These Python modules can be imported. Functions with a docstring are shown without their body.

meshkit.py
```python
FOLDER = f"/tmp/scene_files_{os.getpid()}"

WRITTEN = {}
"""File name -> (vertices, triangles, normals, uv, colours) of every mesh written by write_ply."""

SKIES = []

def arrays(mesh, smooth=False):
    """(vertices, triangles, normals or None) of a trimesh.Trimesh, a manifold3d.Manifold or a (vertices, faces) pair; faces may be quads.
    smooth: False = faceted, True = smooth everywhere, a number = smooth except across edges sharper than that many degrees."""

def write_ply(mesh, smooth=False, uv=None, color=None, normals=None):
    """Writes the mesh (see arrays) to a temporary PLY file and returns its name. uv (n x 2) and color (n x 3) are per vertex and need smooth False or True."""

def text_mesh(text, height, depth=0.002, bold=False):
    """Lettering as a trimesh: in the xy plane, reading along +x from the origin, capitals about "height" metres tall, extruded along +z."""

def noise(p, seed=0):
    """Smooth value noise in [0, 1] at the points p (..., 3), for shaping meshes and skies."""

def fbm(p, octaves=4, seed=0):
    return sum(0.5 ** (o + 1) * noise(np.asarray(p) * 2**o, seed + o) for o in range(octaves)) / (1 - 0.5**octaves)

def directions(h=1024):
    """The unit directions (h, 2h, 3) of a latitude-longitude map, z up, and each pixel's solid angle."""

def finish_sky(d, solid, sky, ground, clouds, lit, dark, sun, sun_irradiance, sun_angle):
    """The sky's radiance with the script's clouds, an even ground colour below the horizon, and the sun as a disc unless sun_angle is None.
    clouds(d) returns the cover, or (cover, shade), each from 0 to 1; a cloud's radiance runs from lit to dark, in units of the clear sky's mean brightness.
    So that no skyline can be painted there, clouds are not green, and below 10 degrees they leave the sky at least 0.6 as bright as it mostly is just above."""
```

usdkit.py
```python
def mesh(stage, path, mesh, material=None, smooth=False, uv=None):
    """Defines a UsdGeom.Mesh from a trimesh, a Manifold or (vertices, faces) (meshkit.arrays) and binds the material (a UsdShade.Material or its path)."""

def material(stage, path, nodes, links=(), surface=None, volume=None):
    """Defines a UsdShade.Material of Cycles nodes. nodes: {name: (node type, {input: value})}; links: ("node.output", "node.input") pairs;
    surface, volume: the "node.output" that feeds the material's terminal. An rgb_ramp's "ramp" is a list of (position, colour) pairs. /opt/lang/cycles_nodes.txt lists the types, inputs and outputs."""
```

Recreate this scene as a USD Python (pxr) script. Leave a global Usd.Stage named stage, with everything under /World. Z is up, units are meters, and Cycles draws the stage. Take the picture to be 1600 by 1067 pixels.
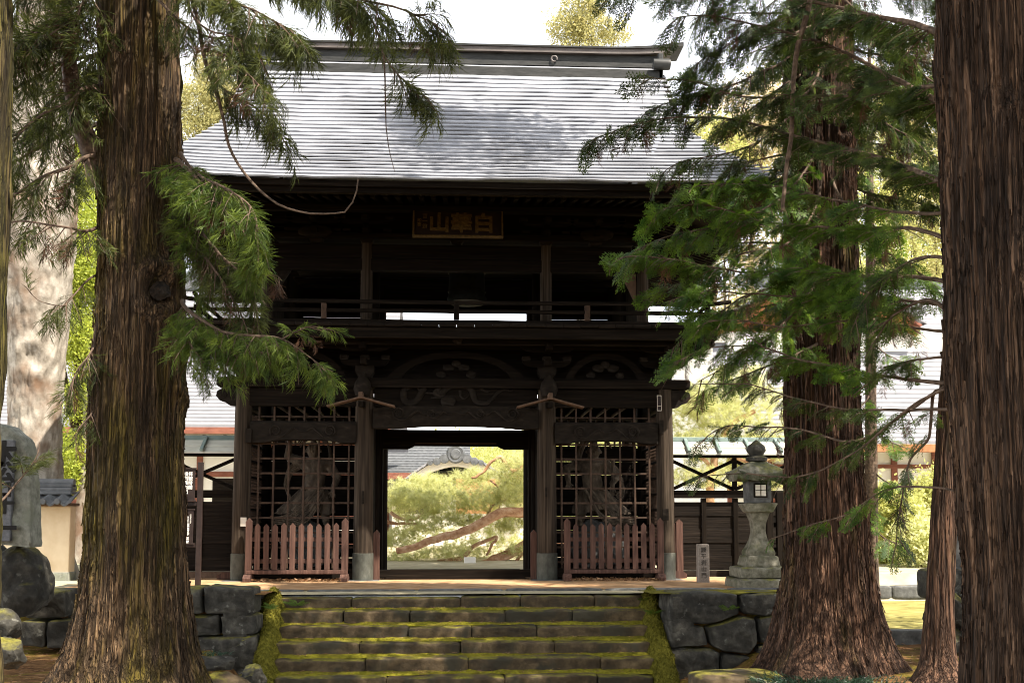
import math, glob
import numpy as np, trimesh, usdkit, meshkit, manifold3d as m3
from pxr import Usd, UsdGeom, UsdLux, UsdShade, Gf, Sdf, Vt
stage = Usd.Stage.CreateInMemory()
UsdGeom.Xform.Define(stage, '/World')
UsdGeom.Scope.Define(stage, '/World/Looks')
R = np.random.default_rng
# ------------------------------------------------------------------ camera, sky, sun, exposure
EYE = np.array([0.0, -18.9, 1.05])
YAW, TILT, FOC = math.radians(2.96), math.radians(5.0), 38.25
EXPOSURE = 1.6
SUN = np.array([0.52, -0.46, 1.0]); SUN /= np.linalg.norm(SUN)
SUN_I, SKY_I = 1.25, 0.10
CF = np.array([math.sin(YAW) * math.cos(TILT), math.cos(YAW) * math.cos(TILT), math.sin(TILT)])
CR = np.array([math.cos(YAW), -math.sin(YAW), 0.0])
CU = np.cross(CR, CF)
VS = 276.5 / 1700 - math.tan(TILT)
cam = UsdGeom.Camera.Define(stage, '/World/camera')
cam.AddTransformOp().Set(Gf.Matrix4d(*CR, 0, *CU, 0, *(-CF), 0, *EYE, 1))
cam.CreateHorizontalApertureAttr(36.0)
cam.CreateVerticalApertureAttr(36.0 * 682 / 1024)
cam.CreateFocalLengthAttr(FOC)
cam.CreateVerticalApertureOffsetAttr(VS * FOC)
cam.CreateFStopAttr(0.0)
cam.CreateClippingRangeAttr(Gf.Vec2f(0.1, 2000))
cam.CreateExposureAttr(EXPOSURE)
def at(px, py, Y):                      # the point of the plane y = Y that the photograph shows at a pixel
    d = CF + (px - 800) / 1700 * CR + ((533.5 - py) / 1700 + VS) * CU
    return EYE + d * ((Y - EYE[1]) / d[1])
sunl = UsdLux.DistantLight.Define(stage, '/World/sun')
_x = np.cross([0, 0, 1.0], SUN); _x /= np.linalg.norm(_x); _y = np.cross(SUN, _x)
sunl.AddTransformOp().Set(Gf.Matrix4d(*_x, 0, *_y, 0, *SUN, 0, 0, 0, 0, 1))
sunl.CreateIntensityAttr(SUN_I); sunl.CreateAngleAttr(0.53); sunl.CreateNormalizeAttr(True)
sunl.CreateColorAttr(Gf.Vec3f(1.0, 0.91, 0.79))
sky = UsdLux.DomeLight.Define(stage, '/World/sky')
skym = usdkit.material(stage, '/World/Looks/sky_air', {
    'tc': ('texture_coordinate', {}),
    'n': ('noise_texture', {'scale': 2.2, 'detail': 5.0, 'roughness': 0.55}),
    'r': ('map_range', {'from_min': 0.30, 'from_max': 0.62, 'to_min': 0.55, 'to_max': 1.0, 'clamp': True}),
    'sky': ('sky_texture', {'sky_type': 'single_scattering', 'sun_disc': False, 'sun_elevation': math.asin(SUN[2]), 'sun_rotation': math.atan2(SUN[0], SUN[1]), 'altitude': 800.0}),
    'cl': ('hsv', {'saturation': 0.03, 'value': 1.9, 'fac': 1.0}),
    'mx': ('mix_color', {}),
    'bg': ('background_shader', {'strength': SKY_I})},
    [('tc.generated', 'n.vector'), ('n.fac', 'r.value'), ('sky.color', 'cl.color'), ('sky.color', 'mx.a'), ('cl.color', 'mx.b'), ('r.result', 'mx.fac'), ('mx.result', 'bg.color')], surface='bg.background')
UsdShade.MaterialBindingAPI.Apply(sky.GetPrim()).Bind(skym)
# ------------------------------------------------------------------ names, things, parts
_used = {}
def _path(parent, base):
    k = (parent, base); n = _used.get(k, -1) + 1; _used[k] = n
    return f'{parent}/{base}' if n == 0 else f'{parent}/{base}_{n:03d}'
def tag(prim, label=None, cat=None, group=None, kind=None):
    for k, v in (('label', label), ('category', cat), ('group', group), ('kind', kind)):
        if v: prim.SetCustomDataByKey(k, v)
def thing(name, label, cat, loc=(0, 0, 0), rz=0.0, group=None, kind=None):
    p = _path('/World', name)
    x = UsdGeom.Xform.Define(stage, p)
    x.AddTranslateOp().Set(Gf.Vec3d(*map(float, loc)))
    if rz: x.AddRotateZOp().Set(float(rz))
    tag(x.GetPrim(), label, cat, group, kind)
    return p
def part(name, mesh, mat, parent='/World', smooth=False, label=None, kind=None, cat=None, group=None):
    p = _path(parent, name)
    if isinstance(mesh, MB): mesh = mesh.get()
    g = usdkit.mesh(stage, p, mesh, mat, smooth)
    tag(g.GetPrim(), label, cat, group, kind)
    return p
def copy(src, name, label, loc, rz=0.0, scale=None, group=None):
    p = _path('/World', name)
    x = UsdGeom.Xform.Define(stage, p); pr = x.GetPrim()
    pr.GetReferences().AddInternalReference(src); x.ClearXformOpOrder()
    was = stage.GetPrimAtPath(src).GetCustomData()
    x.AddTranslateOp().Set(Gf.Vec3d(*map(float, loc)))
    if rz: x.AddRotateZOp().Set(float(rz))
    if scale: x.AddScaleOp().Set(Gf.Vec3f(*map(float, scale)))
    tag(pr, label, was.get('category'), group or was.get('group'))
    pr.SetInstanceable(True)
    return p
# ------------------------------------------------------------------ mesh helpers
class MB:
    def __init__(s): s.v, s.f, s.n = [], [], 0
    def add(s, m):
        v, f = (m.vertices, m.faces) if hasattr(m, 'faces') else m
        f = np.asarray(f)
        if f.shape[1] == 4: f = np.vstack([f[:, [0, 1, 2]], f[:, [0, 2, 3]]])
        s.v.append(np.asarray(v, float)); s.f.append(f + s.n); s.n += len(v); return s
    def get(s): return np.vstack(s.v), np.vstack(s.f)
def _cbtopo():
    v = []
    for sx in (-1, 1):
        for sy in (-1, 1):
            for sz in (-1, 1):
                for k in range(3):
                    a = np.array([2.0, 2.0, 2.0]) - 0.2 * (np.arange(3) != k); v.append(a * (sx, sy, sz))
    h = trimesh.Trimesh(np.array(v), np.zeros((0, 3), int), process=False).convex_hull
    idx = {tuple(np.round(p, 3)): i for i, p in enumerate(v)}
    f = np.array([[idx[tuple(np.round(h.vertices[i], 3))] for i in t] for t in h.faces])
    vv = np.array(v); c = vv[f].mean(1); n = np.cross(vv[f[:, 1]] - vv[f[:, 0]], vv[f[:, 2]] - vv[f[:, 0]])
    f[(c * n).sum(1) < 0] = f[(c * n).sum(1) < 0][:, ::-1]
    return f
CBF = _cbtopo()
def cb(x0, x1, y0, y1, z0, z1, c=0.008):
    h = np.array([x1 - x0, y1 - y0, z1 - z0]) / 2; m = np.array([x0 + x1, y0 + y1, z0 + z1]) / 2
    c = min(c, 0.45 * h.min()); v = []
    for sx in (-1, 1):
        for sy in (-1, 1):
            for sz in (-1, 1):
                for k in range(3): v.append(m + (h - c * (np.arange(3) != k)) * (sx, sy, sz))
    return np.array(v), CBF
def bar(p0, p1, w, h, c=0.006, up=(0, 0, 1)):
    p0, p1 = np.asarray(p0, float), np.asarray(p1, float); d = p1 - p0; L = np.linalg.norm(d); d = d / L
    s = np.cross(up, d); s /= np.linalg.norm(s); u = np.cross(d, s)
    v, f = cb(0, L, -w / 2, w / 2, -h / 2, h / 2, c)
    return p0 + v @ np.array([d, s, u]), f
def rot(m, R3, t=(0, 0, 0)):
    v, f = (m.get() if isinstance(m, MB) else m); return np.asarray(v) @ np.asarray(R3).T + np.asarray(t), f
def rz(a): c, s = math.cos(a), math.sin(a); return np.array([[c, -s, 0], [s, c, 0], [0, 0, 1.0]])
def rx(a): c, s = math.cos(a), math.sin(a); return np.array([[1, 0, 0], [0, c, -s], [0, s, c]])
def ry(a): c, s = math.cos(a), math.sin(a); return np.array([[c, 0, s], [0, 1, 0], [-s, 0, c]])
def tube(P, r, sides=8, caps=True):
    P = np.asarray(P, float); n = len(P); r = np.broadcast_to(np.asarray(r, float), (n,))
    t = np.gradient(P, axis=0); t /= np.linalg.norm(t, axis=1, keepdims=True) + 1e-12
    a = np.cross(t[0], [0, 0, 1.0] if abs(t[0][2]) < 0.9 else [1.0, 0, 0]); A = []
    for k in range(n):
        a = a - t[k] * (a @ t[k]); a = a / (np.linalg.norm(a) + 1e-12); A.append(a)
    A = np.array(A); B = np.cross(t, A); an = np.arange(sides) * 2 * np.pi / sides
    v = (P[:, None] + r[:, None, None] * (np.cos(an)[None, :, None] * A[:, None] + np.sin(an)[None, :, None] * B[:, None])).reshape(-1, 3)
    i, j = np.meshgrid(np.arange(n - 1), np.arange(sides), indexing='ij'); k = (j + 1) % sides
    q = np.stack([i * sides + j, i * sides + k, (i + 1) * sides + k, (i + 1) * sides + j], -1).reshape(-1, 4)
    f = np.vstack([q[:, [0, 1, 2]], q[:, [0, 2, 3]]])
    if caps:
        v = np.vstack([v, P[:1], P[-1:]]); j = np.arange(sides); k = (j + 1) % sides; o = (n - 1) * sides
        f = np.vstack([f, np.stack([np.full(sides, n * sides), k, j], 1), np.stack([np.full(sides, n * sides + 1), o + j, o + k], 1)])
    return v, f
def spline(P, n):
    P = np.asarray(P, float); t = np.concatenate([[0], np.cumsum(np.linalg.norm(np.diff(P, axis=0), axis=1) + 1e-9)])
    from scipy.interpolate import PchipInterpolator
    return PchipInterpolator(t, P, axis=0)(np.linspace(0, t[-1], n))
def lathe(prof, sides=24, c=(0, 0, 0)):
    prof = np.asarray(prof, float); n = len(prof); an = np.arange(sides) * 2 * np.pi / sides
    v = np.stack([prof[:, :1] * np.cos(an), prof[:, :1] * np.sin(an), np.repeat(prof[:, 1:], sides, 1)], -1).reshape(-1, 3) + np.asarray(c)
    i, j = np.meshgrid(np.arange(n - 1), np.arange(sides), indexing='ij'); k = (j + 1) % sides
    q = np.stack([i * sides + j, i * sides + k, (i + 1) * sides + k, (i + 1) * sides + j], -1).reshape(-1, 4)
    f = np.vstack([q[:, [0, 1, 2]], q[:, [0, 2, 3]]]); v = np.vstack([v, np.asarray(c) + [0, 0, prof[0, 1]], np.asarray(c) + [0, 0, prof[-1, 1]]])
    j = np.arange(sides); k = (j + 1) % sides; o = (n - 1) * sides
    return v, np.vstack([f, np.stack([np.full(sides, n * sides), k, j], 1), np.stack([np.full(sides, n * sides + 1), o + j, o + k], 1)])
def prism_xz(poly, y0, y1):             # a polygon in x, z made solid between y0 and y1
    from shapely.geometry import Polygon
    m = trimesh.creation.extrude_polygon(Polygon(poly), y1 - y0, engine='earcut')
    v = np.array(m.vertices); return np.stack([v[:, 0], y0 + (y1 - y0) - v[:, 2], v[:, 1]], 1), np.array(m.faces)
def prism_yz(poly, x0, x1):
    v, f = prism_xz(poly, x0, x1); return np.stack([v[:, 1], v[:, 0], v[:, 2]], 1), f[:, ::-1]
def rock(size, seed, n=5, rough=0.10, round_=6.0, freq=2.2):
    # a rounded boulder or block: a subdivided box pulled to a superellipsoid and roughened
    m = trimesh.creation.box((2, 2, 2))
    for _ in range(int(math.log2(n)) + 1): m = m.subdivide()
    v = np.array(m.vertices); r = (np.abs(v) ** round_).sum(1) ** (1 / round_); v = v / r[:, None]
    v = v * np.asarray(size) / 2
    k = freq / max(min(size), 0.25) * 0.5
    d = np.stack([meshkit.fbm(v * k + seed * 7.3 + 31 * i, 3, seed + i) - 0.5 for i in range(3)], 1)
    return v + d * rough * 2 * np.asarray(min(size)), np.array(m.faces)
def wallstone(poly, y0, depth, seed, bulge=0.05, gap=0.005):
    # one stone of a wall: a polygon in x, z with a bulging rough face towards -y
    from shapely.geometry import Polygon
    pg = Polygon(poly).buffer(-gap - 0.02, join_style=2).buffer(0.02)
    b = pg.exterior; N = max(24, int(b.length / 0.05)); L = b.length
    ring = np.array([b.interpolate(L * i / N).coords[0] for i in range(N)])
    if not b.is_ccw: ring = ring[::-1]
    c = np.array(pg.centroid.coords[0]); V, F = [], []; S_ = ((1.0, depth), (1.0, 0.05), (0.995, 0.0), (0.95, -bulge * 0.6), (0.86, -bulge * 0.85), (0.72, -bulge), (0.55, -bulge), (0.36, -bulge), (0.18, -bulge))
    for s, y in S_:
        p = c + (ring - c) * s; V.append(np.stack([p[:, 0], np.full(N, y0 + y), p[:, 1]], 1))
    V.append(np.array([[c[0], y0 - bulge, c[1]]])); V = np.vstack(V); K = len(S_)
    for k in range(K - 1):
        for j in range(N):
            a, b2 = k * N + j, k * N + (j + 1) % N
            F += [[a, b2, b2 + N], [a, b2 + N, a + N]]
    for j in range(N): F.append([(K - 1) * N + j, (K - 1) * N + (j + 1) % N, K * N])
    front = V[:, 1] < y0 + 0.03; q = V * [1, 0, 1]
    d = (meshkit.fbm(q * 2.4 + seed * 3.1, 2, seed) - 0.5) * 0.10 - np.abs(meshkit.fbm(q * 4.2 + seed * 1.7, 3, seed + 9) - 0.5) * 0.16 + (meshkit.fbm(q * 13 + seed, 2, seed + 2) - .5) * 0.016
    V[:, 1] += np.where(front, d, 0)
    V[:, 0] += (meshkit.fbm(V * 6 + 50, 3, seed + 3) - 0.5) * 0.035; V[:, 2] += (meshkit.fbm(V * 6 + 90, 3, seed + 4) - 0.5) * 0.035
    return V, np.array(F)
_FONT = None
def glyphs(text, h, depth=0.01, bold=0, vertical=False):
    # Japanese lettering in x, z, standing proud towards -y; origin at the middle of the first glyph; h is the glyph's height
    global _FONT
    from PIL import Image, ImageDraw, ImageFont
    from shapely import box, union_all, affinity
    if _FONT is None: _FONT = ImageFont.truetype(glob.glob('/opt/blender-*/*/datafiles/fonts/Noto Sans CJK*.woff2')[0], 64)
    out = MB()
    for i, ch in enumerate(text):
        im = Image.new('L', (96, 96)); ImageDraw.Draw(im).text((48, 48), ch, 255, font=_FONT, anchor='mm', stroke_width=bold)
        on = np.pad(np.asarray(im) > 127, ((0, 0), (1, 1))).astype(np.int8)
        r, s = np.nonzero(np.diff(on, axis=1) == 1); e = np.nonzero(np.diff(on, axis=1) == -1)[1]
        if not len(r): continue
        g = union_all(box(s, -r - 1, e, -r)).buffer(0.6).buffer(-0.6).simplify(0.8)
        k = h / 58; ox, oz = (0, -i * h * 1.12) if vertical else (i * h * 1.12, 0)
        g = affinity.affine_transform(g, [k, 0, 0, k, -48 * k + ox, 48 * k + oz])
        for q in getattr(g, 'geoms', [g]):
            if q.area > 1e-8: 
                m = trimesh.creation.extrude_polygon(q, depth, engine='earcut'); v = np.array(m.vertices)
                out.add((np.stack([v[:, 0], -v[:, 2], v[:, 1]], 1), np.array(m.faces)))
    return out.get()
# ------------------------------------------------------------------ materials
def _pos(nodes, links, scale, key='mp', loc=(0, 0, 0)):
    nodes['geo'] = ('geometry', {}); nodes[key] = ('mapping', {'scale': scale, 'location': loc}); links.append(('geo.position', f'{key}.vector'))
def grain(name, stops, scale, rough=0.75, bump=0.3, dist=0.02, spec=0.25, big=None, bigc=None, bigr=(0.5, 0.68), moss=None, mossr=(0.5, 0.7), mossup=None, metallic=0.0, detail=6.0, island=0.0):
    # noise stretched by scale through a colour ramp; large patches of bigc; moss where a broad noise (and an upward normal) allow it
    N, L = {}, []
    _pos(N, L, scale)
    N['n'] = ('noise_texture', {'scale': 1.0, 'detail': detail, 'roughness': 0.62}); L.append(('mp.vector', 'n.vector'))
    N['r'] = ('rgb_ramp', {'ramp': stops}); L.append(('n.fac', 'r.fac')); col = 'r.color'
    if big:
        N['nb'] = ('noise_texture', {'scale': big, 'detail': 4.0, 'roughness': 0.6}); L.append(('geo.position', 'nb.vector'))
        N['mb'] = ('map_range', {'from_min': bigr[0], 'from_max': bigr[1], 'to_min': 0.0, 'to_max': 1.0, 'clamp': True}); L.append(('nb.fac', 'mb.value'))
        N['xb'] = ('mix_color', {'b': bigc}); L += [(col, 'xb.a'), ('mb.result', 'xb.fac')]; col = 'xb.result'
    if moss:
        N['nm'] = ('noise_texture', {'scale': moss[1], 'detail': 5.0, 'roughness': 0.6}); L.append(('geo.position', 'nm.vector'))
        N['mm'] = ('map_range', {'from_min': mossr[0], 'from_max': mossr[1], 'to_min': 0.0, 'to_max': 1.0, 'clamp': True}); L.append(('nm.fac', 'mm.value')); fac = 'mm.result'
        if mossup:
            N['sx'] = ('separate_xyz', {}); L.append(('geo.normal', 'sx.vector'))
            N['mu'] = ('map_range', {'from_min': mossup[0], 'from_max': mossup[1], 'to_min': 0.0, 'to_max': 1.0, 'clamp': True}); L.append(('sx.z', 'mu.value'))
            N['mul'] = ('math', {'math_type': 'multiply'}); L += [(fac, 'mul.value1'), ('mu.result', 'mul.value2')]; fac = 'mul.value'
        N['nf'] = ('noise_texture', {'scale': 30.0, 'detail': 3.0}); L.append(('geo.position', 'nf.vector'))
        N['rf'] = ('rgb_ramp', {'ramp': [(0.3, tuple(0.55 * c for c in moss[0])), (0.7, tuple(1.35 * c for c in moss[0]))]}); L.append(('nf.fac', 'rf.fac'))
        N['xm'] = ('mix_color', {}); L += [(col, 'xm.a'), ('rf.color', 'xm.b'), (fac, 'xm.fac')]; col = 'xm.result'
    if island:
        N['oi'] = ('object_info', {}); N['ov'] = ('map_range', {'to_min': 1 - island, 'to_max': 1 + island}); L.append(('oi.random', 'ov.value'))
        N['hv'] = ('hsv', {}); L += [('ov.result', 'hv.value'), (col, 'hv.color')]; col = 'hv.color'
    N['b'] = ('bump', {'strength': bump, 'distance': dist}); L.append(('n.fac', 'b.height'))
    N['p'] = ('principled_bsdf', {'roughness': rough, 'specular_ior_level': spec, 'metallic': metallic}); L += [(col, 'p.base_color'), ('b.normal', 'p.normal')]
    return usdkit.material(stage, f'/World/Looks/{name}', N, L, surface='p.BSDF')
def leafy(name, dark, light, trans=0.4, rough=0.5, clump=7.0, spread=0.75):
    # colour varies from spray to spray (a noise about as large as a spray) and a little from leaf to leaf
    N = {'g': ('geometry', {}), 'n': ('noise_texture', {'scale': clump, 'detail': 2.0, 'roughness': 0.6}), 'nr': ('map_range', {'from_min': 0.36, 'from_max': 0.66, 'to_min': 0.0, 'to_max': 1.0, 'clamp': True}), 'mf': ('mix_float', {'fac': spread}),
         'r': ('rgb_ramp', {'ramp': [(0.0, dark), (0.55, tuple(0.55 * a + 0.45 * b for a, b in zip(dark, light))), (1.0, tuple(1.25 * c for c in light))]}), 'p': ('principled_bsdf', {'roughness': rough, 'specular_ior_level': 0.3}),
         't': ('translucent_bsdf', {}), 'm': ('mix_closure', {'fac': trans}), 'h': ('hsv', {'hue': 0.48, 'saturation': 1.05, 'value': 1.6})}
    return usdkit.material(stage, f'/World/Looks/{name}', N, [('g.position', 'n.vector'), ('n.fac', 'nr.value'), ('g.random_per_island', 'mf.a'), ('nr.result', 'mf.b'), ('mf.result', 'r.fac'), ('r.color', 'p.base_color'), ('r.color', 'h.color'), ('h.color', 't.color'), ('p.BSDF', 'm.closure1'), ('t.BSDF', 'm.closure2')], surface='m.closure')
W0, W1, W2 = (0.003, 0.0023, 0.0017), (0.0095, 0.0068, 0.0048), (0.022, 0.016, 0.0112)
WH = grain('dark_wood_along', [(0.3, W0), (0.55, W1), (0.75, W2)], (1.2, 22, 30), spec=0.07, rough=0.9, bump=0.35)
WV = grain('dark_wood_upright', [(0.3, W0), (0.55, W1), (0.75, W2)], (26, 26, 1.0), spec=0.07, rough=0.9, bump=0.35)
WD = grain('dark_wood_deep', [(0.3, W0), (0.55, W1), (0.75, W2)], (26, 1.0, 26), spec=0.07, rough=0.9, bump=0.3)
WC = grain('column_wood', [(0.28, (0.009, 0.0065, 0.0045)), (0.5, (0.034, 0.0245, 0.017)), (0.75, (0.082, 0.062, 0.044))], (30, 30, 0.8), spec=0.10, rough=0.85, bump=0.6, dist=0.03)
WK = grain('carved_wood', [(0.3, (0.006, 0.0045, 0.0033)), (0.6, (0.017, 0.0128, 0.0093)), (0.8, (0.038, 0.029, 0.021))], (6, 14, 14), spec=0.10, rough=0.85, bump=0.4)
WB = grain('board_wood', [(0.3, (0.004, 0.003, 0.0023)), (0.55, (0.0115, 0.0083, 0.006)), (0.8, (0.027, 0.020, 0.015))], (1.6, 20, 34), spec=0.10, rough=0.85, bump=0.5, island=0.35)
WL = grain('lattice_wood', [(0.3, (0.025, 0.014, 0.0085)), (0.7, (0.070, 0.041, 0.025))], (12, 12, 8), bump=0.2)
WF = grain('picket_wood', [(0.25, (0.026, 0.0125, 0.009)), (0.5, (0.066, 0.032, 0.0225)), (0.8, (0.135, 0.074, 0.053))], (28, 28, 1.5), bump=0.4, island=0.18)
WP = grain('pale_board_wood', [(0.3, (0.055, 0.03, 0.018)), (0.7, (0.125, 0.076, 0.048))], (14, 14, 6), bump=0.3)
SHOE = grain('patina_sheath', [(0.3, (0.03, 0.031, 0.024)), (0.6, (0.07, 0.073, 0.06)), (0.8, (0.13, 0.13, 0.108))], (9, 9, 5), rough=0.6, bump=0.2)
ROOF = grain('roof_sheet', [(0.3, (0.205, 0.212, 0.235)), (0.55, (0.245, 0.252, 0.275)), (0.8, (0.29, 0.296, 0.315))], (3.0, 3, 3), rough=0.7, bump=0.05, spec=0.2, island=0.10, big=0.7, bigc=(0.18, 0.186, 0.208), bigr=(0.52, 0.8))
RIDGE = grain('ridge_copper', [(0.3, (0.055, 0.045, 0.04)), (0.6, (0.11, 0.092, 0.083)), (0.8, (0.17, 0.146, 0.134))], (3, 9, 16), rough=0.5, bump=0.15, spec=0.4)
RIDGED = grain('ridge_dark', [(0.3, (0.012, 0.013, 0.012)), (0.7, (0.042, 0.042, 0.04))], (3, 9, 16), rough=0.5, bump=0.15)
ROOFB = grain('far_roof_tile', [(0.3, (0.17, 0.17, 0.185)), (0.7, (0.235, 0.235, 0.25))], (2, 4, 8), rough=0.5, bump=0.1)
GOLD = grain('worn_gold', [(0.3, (0.045, 0.028, 0.010)), (0.7, (0.15, 0.10, 0.038))], (20, 20, 20), rough=0.5, bump=0.1)
GLYPH = grain('sign_paint', [(0.3, (0.6, 0.58, 0.54)), (0.7, (0.78, 0.76, 0.72))], (20, 20, 20), rough=0.6, bump=0.0)
SIGN = grain('sign_brown', [(0.3, (0.012, 0.007, 0.006)), (0.7, (0.026, 0.016, 0.013))], (8, 8, 8), rough=0.55, bump=0.1)
STEEL = grain('grate_steel', [(0.3, (0.22, 0.23, 0.24)), (0.7, (0.38, 0.39, 0.40))], (20, 20, 20), rough=0.4, bump=0.05, metallic=0.7)
BRONZE = grain('bell_bronze', [(0.3, (0.008, 0.010, 0.0095)), (0.7, (0.022, 0.025, 0.023))], (9, 9, 9), rough=0.7, bump=0.1, spec=0.1)
PAPER = grain('paper_tag', [(0.3, (0.62, 0.56, 0.47)), (0.7, (0.75, 0.70, 0.60))], (9, 9, 9), bump=0.0)
PLASTER = grain('ochre_plaster', [(0.3, (0.50, 0.37, 0.22)), (0.6, (0.66, 0.54, 0.38)), (0.8, (0.76, 0.67, 0.52))], (1.5, 1.5, 1.2), bump=0.05)
WHITE = grain('white_plaster', [(0.3, (0.72, 0.69, 0.63)), (0.7, (0.80, 0.77, 0.72))], (1, 1, 1), bump=0.02)
REDW = grain('red_brown_wood', [(0.3, (0.13, 0.045, 0.03)), (0.7, (0.26, 0.10, 0.065))], (3, 8, 12), bump=0.1)
ORW = grain('gable_wood', [(0.3, (0.22, 0.085, 0.035)), (0.7, (0.42, 0.19, 0.085))], (9, 9, 1.5), bump=0.1)
TILE = grain('grey_tile', [(0.3, (0.06, 0.064, 0.068)), (0.6, (0.115, 0.12, 0.125)), (0.8, (0.18, 0.185, 0.19))], (7, 7, 7), rough=0.5, bump=0.1)
GREENM = grain('green_sheet', [(0.3, (0.10, 0.14, 0.125)), (0.7, (0.20, 0.26, 0.24))], (4, 4, 4), rough=0.5, bump=0.05)
PALE = grain('pale_sheet', [(0.3, (0.36, 0.35, 0.29)), (0.7, (0.52, 0.51, 0.44))], (2, 6, 6), rough=0.6, bump=0.05)
MOSSC, MOSSY = (0.085, 0.095, 0.010), (0.17, 0.15, 0.018)
ST_STEP = grain('step_stone', [(0.28, (0.016, 0.0115, 0.006)), (0.5, (0.058, 0.040, 0.020)), (0.75, (0.15, 0.108, 0.058))], (5, 5, 6), bump=0.7, dist=0.03, moss=((0.145, 0.130, 0.014), 3.2), mossr=(0.44, 0.60), mossup=(0.45, 0.9), big=2.2, bigc=(0.035, 0.030, 0.018), bigr=(0.5, 0.62), island=0.25)
ST_WALL = grain('wall_stone', [(0.28, (0.008, 0.0075, 0.006)), (0.5, (0.027, 0.025, 0.020)), (0.75, (0.074, 0.069, 0.056))], (7, 7, 7), bump=0.8, dist=0.03, moss=((0.11, 0.10, 0.014), 2.0), mossr=(0.44, 0.62), mossup=(0.5, 0.9), big=9.0, bigc=(0.10, 0.098, 0.084), bigr=(0.62, 0.70), island=0.3)
ST_LAMP = grain('lantern_stone', [(0.28, (0.055, 0.050, 0.032)), (0.5, (0.135, 0.125, 0.09)), (0.75, (0.245, 0.228, 0.178))], (14, 14, 14), bump=0.6, dist=0.015, moss=((0.13, 0.125, 0.02), 4.0), mossr=(0.48, 0.66), mossup=(0.3, 0.8), big=2.6, bigc=(0.055, 0.058, 0.030), bigr=(0.52, 0.66))
ST_MON = grain('monument_stone', [(0.28, (0.085, 0.090, 0.072)), (0.5, (0.18, 0.185, 0.155)), (0.75, (0.29, 0.295, 0.25))], (12, 12, 12), bump=0.6, dist=0.015, big=5, bigc=(0.16, 0.17, 0.13))
ST_SLATE = grain('slate_panel', [(0.3, (0.075, 0.080, 0.090)), (0.7, (0.15, 0.155, 0.17))], (30, 30, 30), rough=0.6, bump=0.2)
ST_KERB = grain('kerb_stone', [(0.3, (0.05, 0.05, 0.048)), (0.55, (0.10, 0.10, 0.095)), (0.8, (0.2, 0.195, 0.18))], (8, 8, 8), bump=0.6, island=0.2)
ST_POST = grain('post_granite', [(0.3, (0.14, 0.115, 0.095)), (0.7, (0.23, 0.195, 0.165))], (40, 40, 40), bump=0.3)
INK = grain('engraved_ink', [(0.3, (0.006, 0.006, 0.006)), (0.7, (0.016, 0.015, 0.014))], (9, 9, 9), bump=0.0)
INKG = grain('engraved_grey', [(0.3, (0.03, 0.025, 0.02)), (0.7, (0.05, 0.042, 0.035))], (9, 9, 9), bump=0.0)
EARTH = grain('sandy_earth', [(0.3, (0.22, 0.125, 0.060)), (0.5, (0.36, 0.22, 0.115)), (0.75, (0.48, 0.33, 0.20))], (3, 3, 3), bump=0.4, rough=0.9, spec=0.1)
FLOORM = grain('forest_floor', [(0.3, (0.040, 0.022, 0.011)), (0.5, (0.125, 0.064, 0.027)), (0.75, (0.25, 0.15, 0.072))], (9, 9, 9), bump=0.8, rough=0.95, spec=0.05, moss=((0.115, 0.088, 0.016), 2.3), mossr=(0.46, 0.60))
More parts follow.
